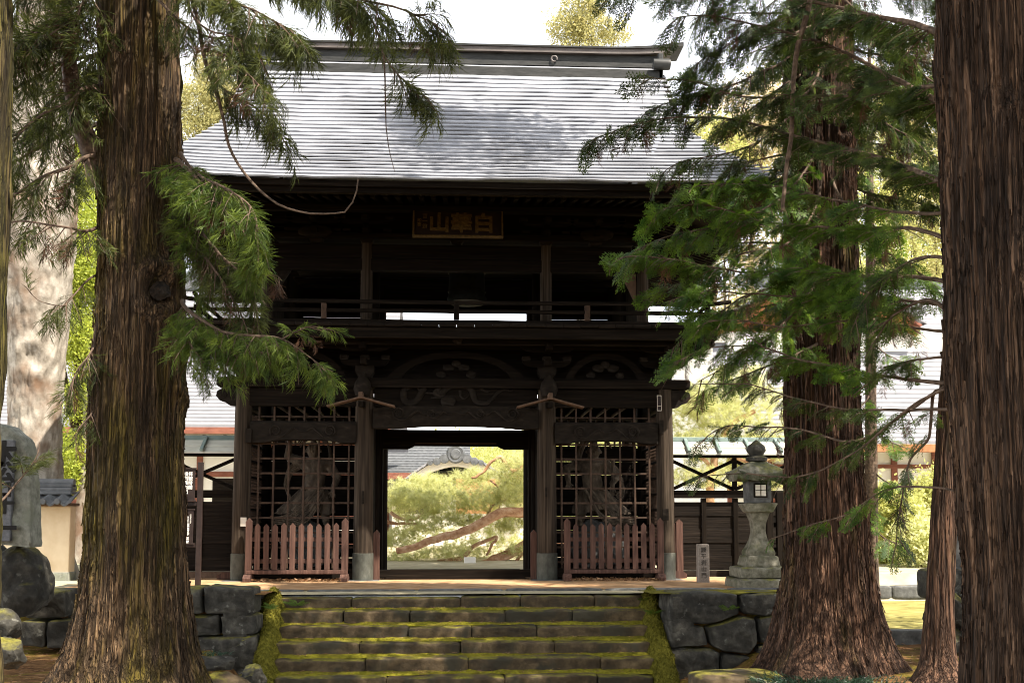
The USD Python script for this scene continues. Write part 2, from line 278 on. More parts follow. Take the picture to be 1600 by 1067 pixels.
MOSS = grain('bank_moss', [(0.3, (0.050, 0.048, 0.008)), (0.5, (0.112, 0.102, 0.015)), (0.75, (0.19, 0.165, 0.028))], (22, 22, 22), bump=1.0, dist=0.03, rough=0.95, spec=0.05)
MOSSB = grain('step_moss', [(0.3, (0.075, 0.070, 0.008)), (0.5, (0.165, 0.150, 0.014)), (0.75, (0.26, 0.225, 0.028))], (18, 18, 18), bump=1.0, dist=0.03, rough=0.95, spec=0.05, big=3.0, bigc=(0.10, 0.075, 0.02), bigr=(0.5, 0.7))
LAWN = grain('moss_lawn', [(0.3, (0.12, 0.105, 0.03)), (0.5, (0.21, 0.185, 0.06)), (0.75, (0.30, 0.26, 0.10))], (3, 3, 3), bump=0.5, rough=0.95, spec=0.05)
GARDEN = grain('garden_ground', [(0.3, (0.24, 0.21, 0.13)), (0.7, (0.40, 0.36, 0.25))], (2, 2, 2), bump=0.3, rough=0.95, spec=0.05)
def bark(name, a, b, c, moss=None, mossr=(0.5, 0.66), s=1.0, fis=(13, 0.36), fine=46):
    N = {'geo': ('geometry', {}), 'm1': ('mapping', {'scale': (fis[0] * s, fis[0] * s, fis[1] * s)}), 'm2': ('mapping', {'scale': (fine * s, fine * s, 1.3 * s)}), 'm3': ('mapping', {'scale': (fis[0] * 2.1 * s, fis[0] * 2.1 * s, fis[1] * 2.4 * s)}),
         'n1': ('noise_texture', {'scale': 1.0, 'detail': 4.0, 'roughness': 0.55, 'distortion': 0.25}), 'n2': ('noise_texture', {'scale': 1.0, 'detail': 7.0, 'roughness': 0.65}), 'n3': ('noise_texture', {'scale': 1.0, 'detail': 3.0, 'roughness': 0.6}),
         's1': ('math', {'math_type': 'subtract', 'value2': 0.5}), 'a1': ('math', {'math_type': 'absolute'}), 'f1': ('map_range', {'from_min': 0.0, 'from_max': 0.075, 'to_min': 0.0, 'to_max': 1.0, 'clamp': True}),
         's3': ('math', {'math_type': 'subtract', 'value2': 0.5}), 'a3': ('math', {'math_type': 'absolute'}), 'f3': ('map_range', {'from_min': 0.0, 'from_max': 0.05, 'to_min': 0.25, 'to_max': 1.0, 'clamp': True}),
         'mu': ('math', {'math_type': 'multiply'}), 'r': ('rgb_ramp', {'ramp': [(0.28, a), (0.47, b), (0.70, c)]}),
         'nb': ('noise_texture', {'scale': 1.7, 'detail': 4.0}), 'rb': ('map_range', {'from_min': 0.3, 'from_max': 0.7, 'to_min': 0.6, 'to_max': 1.35}), 'hv': ('hsv', {})}
    L = [('geo.position', f'm{k}.vector') for k in (1, 2, 3)] + [(f'm{k}.vector', f'n{k}.vector') for k in (1, 2, 3)] + [('n1.fac', 's1.value1'), ('s1.value', 'a1.value1'), ('a1.value', 'f1.value'), ('n3.fac', 's3.value1'), ('s3.value', 'a3.value1'), ('a3.value', 'f3.value'), ('f1.result', 'mu.value1'), ('f3.result', 'mu.value2'), ('n2.fac', 'r.fac'), ('geo.position', 'nb.vector'), ('nb.fac', 'rb.value'), ('rb.result', 'hv.value'), ('r.color', 'hv.color')]
    col = 'hv.color'
    if moss:
        N.update({'nm': ('noise_texture', {'scale': moss[1], 'detail': 6.0, 'roughness': 0.65}), 'mm': ('mapping', {'scale': (3.2, 3.2, 0.7)}), 'ma': ('map_range', {'from_min': mossr[0], 'from_max': mossr[1], 'to_min': 0.0, 'to_max': 0.85, 'clamp': True}), 'xm': ('mix_color', {'b': moss[0]})})
        L += [('geo.position', 'mm.vector'), ('mm.vector', 'nm.vector'), ('nm.fac', 'ma.value'), ('ma.result', 'xm.fac'), (col, 'xm.a')]; col = 'xm.result'
    N.update({'fm': ('map_range', {'to_min': 0.26, 'to_max': 1.0}), 'h2': ('hsv', {}), 'ad': ('math', {'math_type': 'multiply_add', 'value2': 0.45}), 'b': ('bump', {'strength': 1.0, 'distance': 0.035}), 'p': ('principled_bsdf', {'roughness': 0.85, 'specular_ior_level': 0.2})})
    L += [('mu.value', 'fm.value'), ('fm.result', 'h2.value'), (col, 'h2.color'), ('n2.fac', 'ad.value1'), ('mu.value', 'ad.value3'), ('ad.value', 'b.height'), ('h2.color', 'p.base_color'), ('b.normal', 'p.normal')]
    return usdkit.material(stage, f'/World/Looks/{name}', N, L, surface='p.BSDF')
BK_L = bark('cedar_bark_mossy', (0.024, 0.013, 0.006), (0.090, 0.054, 0.027), (0.20, 0.135, 0.078), moss=((0.100, 0.076, 0.009), 0.8), mossr=(0.47, 0.63))
BK_R = bark('cedar_bark_red', (0.024, 0.011, 0.006), (0.092, 0.047, 0.027), (0.205, 0.118, 0.074), moss=((0.075, 0.062, 0.010), 0.8), mossr=(0.56, 0.70))
BK_F = bark('cedar_bark_dark', (0.018, 0.009, 0.005), (0.070, 0.039, 0.022), (0.17, 0.105, 0.065))
BK_M = bark('bark_under_moss', (0.03, 0.02, 0.008), (0.07, 0.05, 0.02), (0.14, 0.11, 0.04), moss=((0.085, 0.075, 0.010), 1.2), mossr=(0.40, 0.58))
BK_P = grain('pale_bark', [(0.28, (0.10, 0.085, 0.066)), (0.5, (0.27, 0.242, 0.20)), (0.75, (0.45, 0.415, 0.36))], (5, 5, 4), bump=0.7, dist=0.03, rough=0.9, spec=0.1, big=0.8, bigc=(0.16, 0.105, 0.07), bigr=(0.52, 0.66))
BK_T = grain('twig_bark', [(0.3, (0.03, 0.02, 0.013)), (0.55, (0.095, 0.062, 0.042)), (0.8, (0.2, 0.145, 0.105))], (20, 20, 20), bump=0.3)
BK_PINE = grain('pine_bark', [(0.28, (0.20, 0.09, 0.045)), (0.5, (0.38, 0.22, 0.125)), (0.75, (0.52, 0.37, 0.25))], (7, 7, 7), bump=0.8, dist=0.02, rough=0.9, spec=0.1)
LF_SUGI = leafy('cedar_needles', (0.024, 0.034, 0.009), (0.125, 0.15, 0.034), 0.45)
LF_SUGIY = leafy('cedar_needles_fresh', (0.035, 0.070, 0.012), (0.17, 0.23, 0.034), 0.45)
LF_DEAD = leafy('dead_needles', (0.05, 0.024, 0.012), (0.15, 0.072, 0.035), 0.2)
LF_HIN = leafy('cypress_scales', (0.016, 0.034, 0.009), (0.105, 0.155, 0.032), 0.45)
LF_HINY = leafy('cypress_scales_fresh', (0.022, 0.060, 0.010), (0.15, 0.25, 0.032), 0.5)
LF_PINE = leafy('pine_needles', (0.36, 0.39, 0.16), (0.60, 0.60, 0.34), 0.5)
LF_YEL = leafy('spring_leaves', (0.28, 0.31, 0.09), (0.50, 0.50, 0.21), 0.5)
LF_OLV = leafy('olive_leaves', (0.23, 0.23, 0.085), (0.46, 0.43, 0.20), 0.5)
LF_GRN = leafy('bright_leaves', (0.22, 0.28, 0.04), (0.46, 0.50, 0.11), 0.5)
LF_BRN = leafy('bud_leaves', (0.32, 0.28, 0.14), (0.54, 0.48, 0.29), 0.5)
LF_FERN = leafy('fern_leaves', (0.05, 0.10, 0.012), (0.12, 0.20, 0.03), 0.4)
LF_GRASS = leafy('dark_grass', (0.012, 0.03, 0.018), (0.05, 0.085, 0.05), 0.2, 0.35)
LITTER = leafy('leaf_litter', (0.10, 0.05, 0.02), (0.34, 0.20, 0.10), 0.1)
# ------------------------------------------------------------------ the ground
def sheet(xs, ys, zf):
    X, Y = np.meshgrid(xs, ys); Z = zf(X, Y); ny, nx = X.shape
    v = np.stack([X, Y, Z], -1).reshape(-1, 3); i, j = np.meshgrid(np.arange(ny - 1), np.arange(nx - 1), indexing='ij')
    a = i * nx + j; q = np.stack([a, a + 1, a + nx + 1, a + nx], -1).reshape(-1, 4)
    return v, np.vstack([q[:, [0, 1, 2]], q[:, [0, 2, 3]]])
def fb(X, Y, k, o=3, seed=0): return meshkit.fbm(np.stack([X * k, Y * k, 0 * X + 3.3], -1), o, seed) - 0.5
def sm(x, a, b): t = np.clip((x - a) / (b - a), 0, 1); return t * t * (3 - 2 * t)
def lower_z(X, Y):
    side = np.where(X < 0, sm(-X, 2.35, 3.1), 0.45 * sm(X, 2.6, 3.0) + 0.55 * sm(X, 3.3, 4.3)); away = 1 - sm(Y, -22, -18)
    z = -1.32 + side * (0.72 + 0.0 * away)
    return z + fb(X, Y, 1.1, 4, 5) * 0.10 * (0.3 + 0.7 * side) + fb(X, Y, 5.0, 3, 9) * 0.03
xs = np.unique(np.concatenate([np.linspace(-400, -16, 14), np.linspace(-16, 16, 214), np.linspace(16, 400, 14)]))
ys = np.unique(np.concatenate([np.linspace(-400, -24, 12), np.linspace(-24, -4.35, 160)]))
part('forest_floor', sheet(xs, ys, lower_z), FLOORM, smooth=True, kind='structure', label='needle-strewn and mossy ground under the cedars beside the steps')
gx = np.unique(np.concatenate([np.linspace(-400, -20, 12), np.linspace(-20, 20, 90), np.linspace(20, 400, 12)]))
gy = np.concatenate([np.linspace(-3.30, 24, 60), np.linspace(26, 60, 10)])
def upper_z(X, Y):
    low = sm(X, 4.85, 5.15) * (1 - sm(Y, 1.45, 1.60))
    flat = 1 - sm(np.maximum(np.abs(X) - 5.2, np.abs(Y - 2) - 5.0), 0, 1.0)
    return -0.012 - 0.5 * low + fb(X, Y, 0.8, 3, 12) * 0.05 * (1 - flat)
part('garden_ground', sheet(gx, gy, upper_z), GARDEN, smooth=True, kind='structure', label='pale raked ground of the temple garden behind the gate')
part('moss_lawn', sheet(np.linspace(4.95, 20, 60), np.linspace(-4.40, 1.45, 30), lambda X, Y: -0.49 + fb(X, Y, 1.4, 3, 2) * 0.05), LAWN, smooth=True, kind='structure', label='sunlit yellow-green moss lawn right of the right-hand cedar')
part('gate_terrace', sheet(np.linspace(-6.0, 5.0, 100), np.concatenate([np.linspace(-2.50, 0.2, 40), np.linspace(0.4, 3.0, 12)]), lambda X, Y: 0.0 + fb(X, Y, 1.3, 4, 4) * 0.022 * (Y < -0.6)), EARTH, smooth=True, kind='structure', label='sandy earth terrace the gate stands on')
def hill_z(X, Y):
    r = sm(X, 2, 60); l = sm(-X, 10, 60)
    return np.maximum(-0.3, sm(Y, 50, 135) * (8 + 30 * r + 16 * l) + fb(X, Y, 0.05, 3, 3) * 9 * sm(Y, 55, 90) - 0.3) + 12 * sm(Y, 140, 300)
part('hillside', sheet(np.linspace(-400, 400, 80), np.concatenate([np.linspace(56, 150, 40), np.linspace(160, 420, 12)]), hill_z), grain('hill_soil', [(0.3, (0.08, 0.08, 0.03)), (0.7, (0.2, 0.18, 0.07))], (0.3, 0.3, 0.3)), smooth=True, kind='structure', label='wooded hill rising behind the temple roofs')
rg = R(3)
part('earth_bank', cb(-20, -6.52, -4.45, -3.3, -1.4, -0.03, .02), FLOORM, kind='structure', label='earth bank left of the left retaining wall')
part('earth_bank', cb(5.0, 20, -4.38, -3.5, -1.4, -0.53, .02), FLOORM, kind='structure', label='earth bank in front of the moss lawn at the right')
bank_l = sheet(np.linspace(-20, -2.45, 120), np.linspace(-4.62, -3.2, 14), lambda X, Y: 0.02 + 0.05 * sm(Y, -3.3, -3.9) + fb(X, Y, 2.2, 3, 8) * 0.06)
part('bank_top', bank_l, FLOORM, smooth=True, kind='structure', label='strip of ground on top of the left retaining wall')
part('bank_top', sheet(np.linspace(2.55, 4.98, 30), np.linspace(-4.62, -3.2, 14), lambda X, Y: 0.02 + 0.05 * sm(Y, -3.3, -3.9) + fb(X, Y, 2.2, 3, 18) * 0.06), MOSS, smooth=True, kind='structure', label='mossy strip of ground on top of the right retaining wall')
# kerb of long stones along the front of the terrace, gravel gutter with a grate behind the top step
kb = thing('terrace_kerb', 'low kerb of long dark stones edging the sandy terrace in front of the gate', 'kerb', (0, 0, 0))
x = -6.0
while x < 5.0:
    w = rg.uniform(0.9, 1.9); m = rock((min(w, 5.0 - x) - 0.012, 0.24, 0.34), int(rg.integers(999)), 4, 0.035, 14.0)
    part('kerb_stone', (m[0] + [x + min(w, 5.0 - x) / 2, -2.60, -0.155 + rg.uniform(-.006, .006)], m[1]), ST_KERB, kb, 35); x += w
part('gravel_gutter', sheet(np.linspace(-2.7, 2.75, 60), np.linspace(-3.35, -2.7, 10), lambda X, Y: -0.085 + fb(X, Y, 9, 3, 6) * 0.03), GARDEN, smooth=True, kind='structure', label='pale gravel strip between the top step and the kerb')
gr = thing('drain_grate', 'grey metal drain grate lying in the gravel strip above the top step', 'drain grate', (0, -3.12, -0.052))
for y in (-0.085, 0.085): part('frame_bar', cb(-2.85, 1.52, y - 0.012, y + 0.012, -0.02, 0.012, 0.003), STEEL, gr)
g = MB()
for i in range(110): g.add(cb(-2.83 + i * 0.0395, -2.81 + i * 0.0395, -0.072, 0.072, -0.018, 0.008, 0.002))
part('grate_bar', g, STEEL, gr, kind='stuff')
# ------------------------------------------------------------------ the stone steps
stp = thing('stone_steps', 'broad flight of uneven old stone steps with mossy treads leading up to the gate', 'steps', (0, 0, 0))
RISE, TREAD, TOPZ, TOPY = 0.168, 0.36, -0.04, -3.42
for k in range(8):
    z1 = TOPZ - RISE * k; y0 = TOPY - TREAD * k - 0.0; hl_, hr_ = 2.44 - 0.045 * k, 2.67 - 0.035 * k; x = -hl_ + rg.uniform(-.05, .05); xe = hr_ + rg.uniform(-.05, .05)
    while x < xe - 0.05:
        w = rg.uniform(0.75, 1.75); 
        if xe - x - w < 0.4: w = xe - x
        hgt = 0.30; dz = rg.uniform(-.016, .012); dy = rg.uniform(-.02, .02)
        m = rock((w - 0.003, 0.50, hgt), int(rg.integers(9999)), 12, 0.055, 16.0, 3.6)
        v = m[0].copy(); v[:, 2] += v[:, 0] * rg.uniform(-.012, .012)
        part('step_stone', (v + [x + w / 2, y0 + 0.25 + dy - 0.06, z1 - hgt / 2 + dz], m[1]), ST_STEP, stp, 50); x += w
    # moss cushions at the back of each tread
    if k:
        n = 170; X = np.linspace(-hl_, hr_, n); wd = np.clip(0.215 + 0.42 * (meshkit.fbm(np.stack([X * 1.1, X * 0 + k * 5.1, X * 0], -1), 4, 4) - 0.5) + 0.12 * sm(np.abs(X - .1), 1.2, 2.5), 0.05, 0.31)
        T = np.linspace(0, 1, 7)
        V = np.stack([np.repeat(X[:, None], 7, 1), y0 + TREAD + 0.03 - wd[:, None] * T[None], z1 - 0.010 + 0.040 * np.sqrt(np.clip(1 - T ** 2, 0, 1))[None] * (0.45 + 0.9 * meshkit.fbm(np.stack([X[:, None] * 5 + 0 * T, T[None] * 2 + 0 * X[:, None], X[:, None] * 0 + k + 0 * T], -1), 3, 7))], -1)
        nn = V.shape[0]; i, j = np.meshgrid(np.arange(nn - 1), np.arange(6), indexing='ij'); a = i * 7 + j
        q = np.stack([a, a + 7, a + 8, a + 1], -1).reshape(-1, 4)[:, ::-1]
        part('moss_cushion', (V.reshape(-1, 3), q), MOSSB, stp, True)
def fuzz(surface, n, h, seed, up=(0, -0.3, 1)):
    # short moss hairs standing on a mesh
    v, f = surface; r = R(seed); v = np.asarray(v); f = np.asarray(f)
    if f.shape[1] == 4: f = np.vstack([f[:, :3], f[:, [0, 2, 3]]])
    tri = v[f]; ar = np.linalg.norm(np.cross(tri[:, 1] - tri[:, 0], tri[:, 2] - tri[:, 0]), axis=1); k = r.choice(len(f), n, p=ar / ar.sum())
    a, b = r.random(n), r.random(n); fl = a + b > 1; a[fl], b[fl] = 1 - a[fl], 1 - b[fl]
    p = tri[k, 0] + a[:, None] * (tri[k, 1] - tri[k, 0]) + b[:, None] * (tri[k, 2] - tri[k, 0])
    d = np.asarray(up) + r.normal(0, 0.5, (n, 3)); d /= np.linalg.norm(d, axis=1, keepdims=True); s = r.normal(0, 1, (n, 3)); s = np.cross(d, s); s /= np.linalg.norm(s, axis=1, keepdims=True)
    hh = h * r.uniform(0.5, 1.3, (n, 1)); w = hh * 0.22
    V = np.stack([p - s * w, p + s * w, p + d * hh], 1).reshape(-1, 3); return V, np.arange(3 * n).reshape(-1, 3)
# mossy ramps at both ends of the steps
for sx, lab in ((-1, 'thick bright moss bank sloping down along the left end of the steps'), (1, 'thick bright moss bank sloping down along the right end of the steps')):
    T, S = np.meshgrid(np.linspace(0, 1, 60), np.linspace(0, 1, 16), indexing='ij')
    y = -3.38 - 2.95 * T; nose = TOPZ - RISE * (-3.42 - y) / TREAD
    xi = (2.36 - 0.34 * T) if sx < 0 else (2.60 - 0.27 * T)
    X = xi + (0.36 + 0.10 * T) * S; Z = nose + 0.02 - 0.16 * (1 - S) ** 3 + 0.13 * np.sin(np.pi * np.clip(S * 1.1, 0, 1)) - 0.45 * S ** 6 - 0.03 * T
    nz = meshkit.fbm(np.stack([X * 4, y * 4, Z * 4 + sx], -1), 4, 5) - 0.5
    V = np.stack([sx * (X + nz * 0.12), y + 0 * X, Z + nz * 0.16], -1)
    i, j = np.meshgrid(np.arange(59), np.arange(15), indexing='ij'); a = i * 16 + j; q = np.stack([a, a + 16, a + 17, a + 1], -1).reshape(-1, 4)
    if sx > 0: q = q[:, ::-1]
    mb = MB().add((V.reshape(-1, 3), q)); mb.add(fuzz((V.reshape(-1, 3), q), 9000, 0.03, 5 + sx))
    part('moss_bank', mb, MOSS, kind='stuff', cat='moss', label=lab)
# ------------------------------------------------------------------ retaining walls, stone by stone
def px_wall(parent, polys, Y, mat, seed, bulge=0.05, name='wall_stone', depth=0.5):
    for i, pl in enumerate(polys):
        w = np.array([at(a, b, Y) for a, b in pl])
        part(name, wallstone(w[:, [0, 2]], Y, depth, seed + i, bulge), mat, parent, 40)
wl = thing('retaining_wall', 'dry stone retaining wall of dark squared blocks left of the steps', 'wall', (0, 0, 0))
px_wall(wl, [[(278, 917), (316, 916), (317, 958), (278, 959)], [(318, 915), (397, 918), (398, 958), (319, 960)],
             [(278, 961), (343, 960), (344, 992), (278, 994)], [(345, 960), (400, 960), (402, 990), (346, 992)],
             [(276, 996), (300, 995), (300, 1042), (272, 1044)], [(302, 994), (402, 992), (405, 1048), (300, 1046)], [(274, 1048), (406, 1050), (408, 1085), (272, 1085)],
             [(228, 917), (276, 917), (276, 965), (226, 965)], [(222, 967), (276, 967), (272, 1040), (218, 1040)], [(216, 1042), (271, 1043), (270, 1085), (212, 1085)],
             [(104, 922), (150, 920), (152, 966), (104, 967)], [(112, 970), (160, 969), (164, 1015), (112, 1014)], [(152, 918), (226, 917), (224, 967), (154, 967)], [(162, 970), (222, 968), (218, 1040), (166, 1038)]], -4.62, ST_WALL, 11)
for i, (z0, z1) in enumerate(((-0.62, -0.26), (-0.25, 0.08), (-1.1, -0.63))):   # the corner's flank towards the steps
    m = rock((0.34, 0.9, z1 - z0 - 0.01), 70 + i, 6, 0.07, 10.0); part('wall_stone', (m[0] + [-2.80, -4.22, (z0 + z1) / 2], m[1]), ST_WALL, wl, 45)
part('core', cb(-6.5, -2.75, -4.42, -3.4, -1.3, -0.04, .02), FLOORM, wl)
wr = thing('retaining_wall', 'dry stone retaining wall of big many-sided stones right of the steps', 'wall', (0, 0, 0))
px_wall(wr, [[(1046, 925), (1100, 923), (1152, 928), (1157, 958), (1128, 970), (1102, 976), (1044, 972)], [(1155, 927), (1217, 925), (1220, 955), (1196, 962), (1160, 958)],
             [(1044, 974), (1099, 978), (1107, 1008), (1046, 1012)], [(1104, 978), (1130, 972), (1160, 961), (1180, 966), (1184, 1004), (1170, 1022), (1128, 1016), (1110, 1008)],
             [(1184, 964), (1222, 957), (1226, 1006), (1188, 1004)], [(1044, 1014), (1106, 1011), (1124, 1018), (1124, 1080), (1042, 1080)], [(1127, 1019), (1168, 1024), (1176, 1040), (1172, 1080), (1127, 1080)],
             [(1186, 1007), (1228, 1009), (1232, 1080), (1176, 1080), (1178, 1040)], [(1221, 928), (1262, 928), (1264, 1000), (1230, 1004)], [(1231, 1008), (1300, 1004), (1300, 1080), (1234, 1080)], [(1265, 928), (1312, 930), (1310, 1000), (1267, 1000)]], -4.62, ST_WALL, 41, 0.06)
for i, (z0, z1) in enumerate(((-0.60, -0.20), (-0.19, 0.06), (-1.1, -0.61))):
    m = rock((0.34, 0.9, z1 - z0 - 0.01), 80 + i, 6, 0.07, 8.0); part('wall_stone', (m[0] + [2.97, -4.22, (z0 + z1) / 2], m[1]), ST_WALL, wr, 45)
part('core', cb(2.9, 4.98, -4.42, -3.4, -1.3, -0.04, .02), FLOORM, wr)
bw = thing('block_wall', 'two squared stone blocks on a third beside the left boulder, moss ground in front', 'wall', (0, 0, 0))
px_wall(bw, [[(42, 921), (103, 922), (106, 964), (41, 966)], [(33, 968), (73, 970), (71, 1012), (30, 1008)], [(75, 969), (112, 966), (112, 1014), (74, 1013)]], -5.2, ST_WALL, 61, 0.03, depth=0.55)
def crag(size, seed, cuts=9, rough=0.10):
    m = trimesh.creation.icosphere(subdivisions=4); v = np.array(m.vertices) * 1.25; r = R(seed)
    for _ in range(cuts):
        d = r.normal(0, 1, 3); d /= np.linalg.norm(d); h = r.uniform(.72, 1.0); k = v @ d; v = v - np.clip(k - h, 0, None)[:, None] * d * 0.94
    v = v / np.abs(v).max(0) * np.asarray(size) / 2; s = min(size)
    d = np.stack([meshkit.fbm(v * 2.6 / s + seed * 7.3 + 31 * i, 5, seed + i) - .5 for i in range(3)], 1); return v + d * rough * 2.2 * s, np.array(m.faces)
def boulder(label, px, py, Y, size, seed, mat=ST_WALL, rz_=0.0, round_=3.2, cat='boulder', rough=0.12, name='boulder'):
    c = at(px, py, Y); m = rock(size, seed, 9, rough, round_) if round_ > 5.5 else crag(size, seed, 11, rough); m = rot(m, rz(rz_)); t = thing(name, label, cat, c); part('stone', m, mat, t, 40); return t
boulder('large rounded boulder under the tall inscribed stone', 40, 916, -5.9, (0.78, 0.7, 1.0), 25, rz_=0.3)
boulder('dark boulder half hidden by the mossy trunk at the left edge', 10, 905, -5.6, (0.62, 0.6, 0.85), 6)
boulder('grey upright rock at the bottom left corner', 4, 985, -8.2, (0.36, 0.4, 0.42), 8, rz_=0.4, round_=5)
boulder('slanting grey rock lowest in the bottom left corner', 14, 1022, -8.6, (0.30, 0.4, 0.30), 9, rz_=0.8, round_=4)
boulder('small round stone between the rocks at the bottom left', 4, 1010, -8.3, (0.22, 0.25, 0.2), 10)
boulder('flat mossy slab in front of the right wall', 1150, 1066, -7.3, (0.95, 0.7, 0.22), 14, mat=ST_STEP, round_=7)
boulder('small pale stone leaning on the flat mossy slab', 1205, 1078, -7.7, (0.45, 0.4, 0.24), 15, rz_=0.5)
boulder('moss-edged grey stone at the foot of the left wall', 350, 1076, -7.0, (0.85, 0.5, 0.34), 16, mat=ST_STEP, rz_=0.25, round_=4)
boulder('broken grey stone right of the mossy one at the left wall', 395, 1062, -6.8, (0.30, 0.4, 0.34), 17, rz_=0.7, round_=5)
boulder('pale low stone lying before the left wall', 330, 1036, -6.0, (0.7, 0.4, 0.16), 18, round_=4)
for i, (px, py, s) in enumerate(((1490, 950, 0.5), (1512, 985, 0.55), (1482, 1000, 0.4), (1520, 935, 0.5), (1470, 965, 0.4))):
    boulder(('grey rounded rock in the middle of the pile right of the thin trunk', 'largest mossy rock of the pile right of the thin trunk', 'low rock at the front of the pile by the thin trunk', 'upper dark rock under the dark monument', 'rock of the pile half behind the thin trunk')[i], px, py, -5.6, (s * 1.0, s, s * 0.95), 30 + i)
lk = thing('lawn_kerb', 'low stone kerbs stepping up behind the sunlit moss lawn', 'kerb', (0, 0, 0))
for (px, py, Y, h, dpt) in ((1410, 924, 1.5, 0.24, 0.3), (1410, 912, 2.7, 0.2, 0.3), (1405, 1000, -4.5, 0.28, 0.2)):
    for i in range(3 if Y > 0 else 2):
        m = rock((1.3, dpt, h), 90 + i + int(py), 4, 0.04, 12.0); part('kerb_stone', (m[0] + at(px, py, Y) + [-0.9 + 1.31 * i, 0, 0], m[1]), ST_KERB, lk, 35)
# ------------------------------------------------------------------ the two-storey gate
G = thing('temple_gate', 'two-storey dark timber temple gate with wide grey sheet roof at the top of the steps', 'gate', (0, 0, 0))
CX = (-3.66, -1.585, 1.585, 3.66)
for y in (0.0, 2.0, 4.0):
    for i, x in enumerate(CX):
        r0 = 0.15 if i in (0, 3) else 0.165
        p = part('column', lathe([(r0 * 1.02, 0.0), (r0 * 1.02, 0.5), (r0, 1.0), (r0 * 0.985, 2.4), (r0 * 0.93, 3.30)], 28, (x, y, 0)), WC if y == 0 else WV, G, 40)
        if y == 0:
            part('column_shoe', lathe([(r0 * 1.02 + 0.012, 0.001), (r0 * 1.02 + 0.012, 0.455), (r0 * 1.02 + 0.002, 0.46)], 28, (x, y, 0)), SHOE, p, 40)
            part('foot_stone', rock((0.62, 0.62, 0.10), int(10 * x + 50), 4, 0.02, 9.0)[0] + [x, y, -0.045] if False else (rock((0.62, 0.62, 0.10), int(10 * x + 50), 4, 0.02, 9.0)[0] + [x, y, -0.045], rock((0.62, 0.62, 0.10), 1, 4, 0.02, 9.0)[1]), ST_KERB, p, 40)
        # cracks: dark checks running up the front of the outer timber
for x, z, w, h in ((-3.66, 0.92, 0.10, 0.15),): part('paper_tag', cb(x + 0.02, x + 0.02 + w, -0.176, -0.168, z, z + h, 0.001), PAPER, G)
for x, z, w, h in ((3.58, 1.02, 0.10, 0.20), (3.54, 2.52, 0.07, 0.24), (-3.58, 2.34, 0.10, 0.24), (1.54, 1.42, 0.035, 0.17), (-1.60, 1.30, 0.04, 0.22)): part('wooden_tag', cb(x, x + w, -0.20, -0.165, z, z + h, 0.004), WK, G)
pl = part('name_plate', cb(3.50, 3.575, -0.185, -0.165, 2.92, 3.19, 0.002), SIGN, G)
mb = MB(); [mb.add(b) for b in (cb(3.50, 3.575, -0.192, -0.186, 3.183, 3.19, .001), cb(3.50, 3.575, -0.192, -0.186, 2.92, 2.927, .001), cb(3.50, 3.506, -0.192, -0.186, 2.928, 3.182, .001), cb(3.569, 3.575, -0.192, -0.186, 2.928, 3.182, .001), cb(3.507, 3.568, -0.192, -0.186, 3.0, 3.006, .001))]
part('frame', mb, PAPER, pl)
# plate beam, head beams and carved nosings
def nosing(x, s, y, z0, z1, w):
    h = z1 - z0
    poly = [(x, z0), (x + s * w * .35, z0 + h * .05), (x + s * w * .55, z0 + h * .22), (x + s * w * .8, z0 + h * .30), (x + s * w, z0 + h * .55), (x + s * w * .93, z0 + h * .85), (x + s * w * .6, z1), (x, z1)]
    return prism_xz(poly if s > 0 else poly[::-1], y - 0.09, y + 0.09)
for y in (0.0, 4.0):
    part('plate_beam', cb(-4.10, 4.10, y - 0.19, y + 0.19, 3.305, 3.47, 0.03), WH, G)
    for a, b in ((CX[0], CX[1]), (CX[2], CX[3])): part('head_beam', cb(a, b, y - 0.085, y + 0.085, 2.985, 3.30, 0.015), WH, G)
    for s in (-1, 1):
        part('beam_nosing', nosing(s * 3.78, s, y, 2.98, 3.29, 0.34), WK, G)
        sp = [(s * (3.98 + 0.055 * (1 - t / 9) * math.cos(t)), y - 0.095, 3.15 + 0.055 * (1 - t / 9) * math.sin(t)) for t in np.linspace(0, 8, 22)]
        part('scroll', tube(sp, 0.012, 5), WK, G, 40)
for x in (-3.66, 3.66): part('plate_beam', cb(x - 0.17, x + 0.17, 0.195, 3.805, 3.31, 3.465, 0.03), WD, G); part('head_beam', cb(x - 0.08, x + 0.08, 0.14, 3.86, 2.99, 3.30, 0.015), WD, G)
def scroll_pts(x, z, s, k, y, turns=1.6):
    t = np.linspace(0, 1, 30); r = k * (0.14 - 0.10 * t); a = np.pi * (1.25 - 2 * turns * t)
    head = [(x + s * rr * math.cos(aa), y, z + rr * math.sin(aa)) for rr, aa in zip(r, a)]
    tail = spline([(x - s * 0.10 * k, y, z - 0.10 * k), (x + s * 0.10 * k, y, z - 0.16 * k), (x + s * 0.30 * k, y, z - 0.02 * k), (x + s * 0.42 * k, y, z + 0.06 * k), (x + s * 0.58 * k, y, z - 0.02 * k), (x + s * 0.80 * k, y, z + 0.02 * k)], 26)
    return np.array(head), tail
def arch_beam(x0, x1, z0, z1, y0, y1, rise):
    X = np.linspace(x0, x1, 25); m = (x0 + x1) / 2; h = (x1 - x0) / 2
    low = z0 + rise * np.clip(1 - (np.abs(X - m) / (h * 0.72)) ** 4, 0, 1); upz = z1 - 0.05 * (np.abs(X - m) / h) ** 6
    return prism_xz(list(zip(X, low)) + list(zip(X[::-1], upz[::-1])), y0, y1)
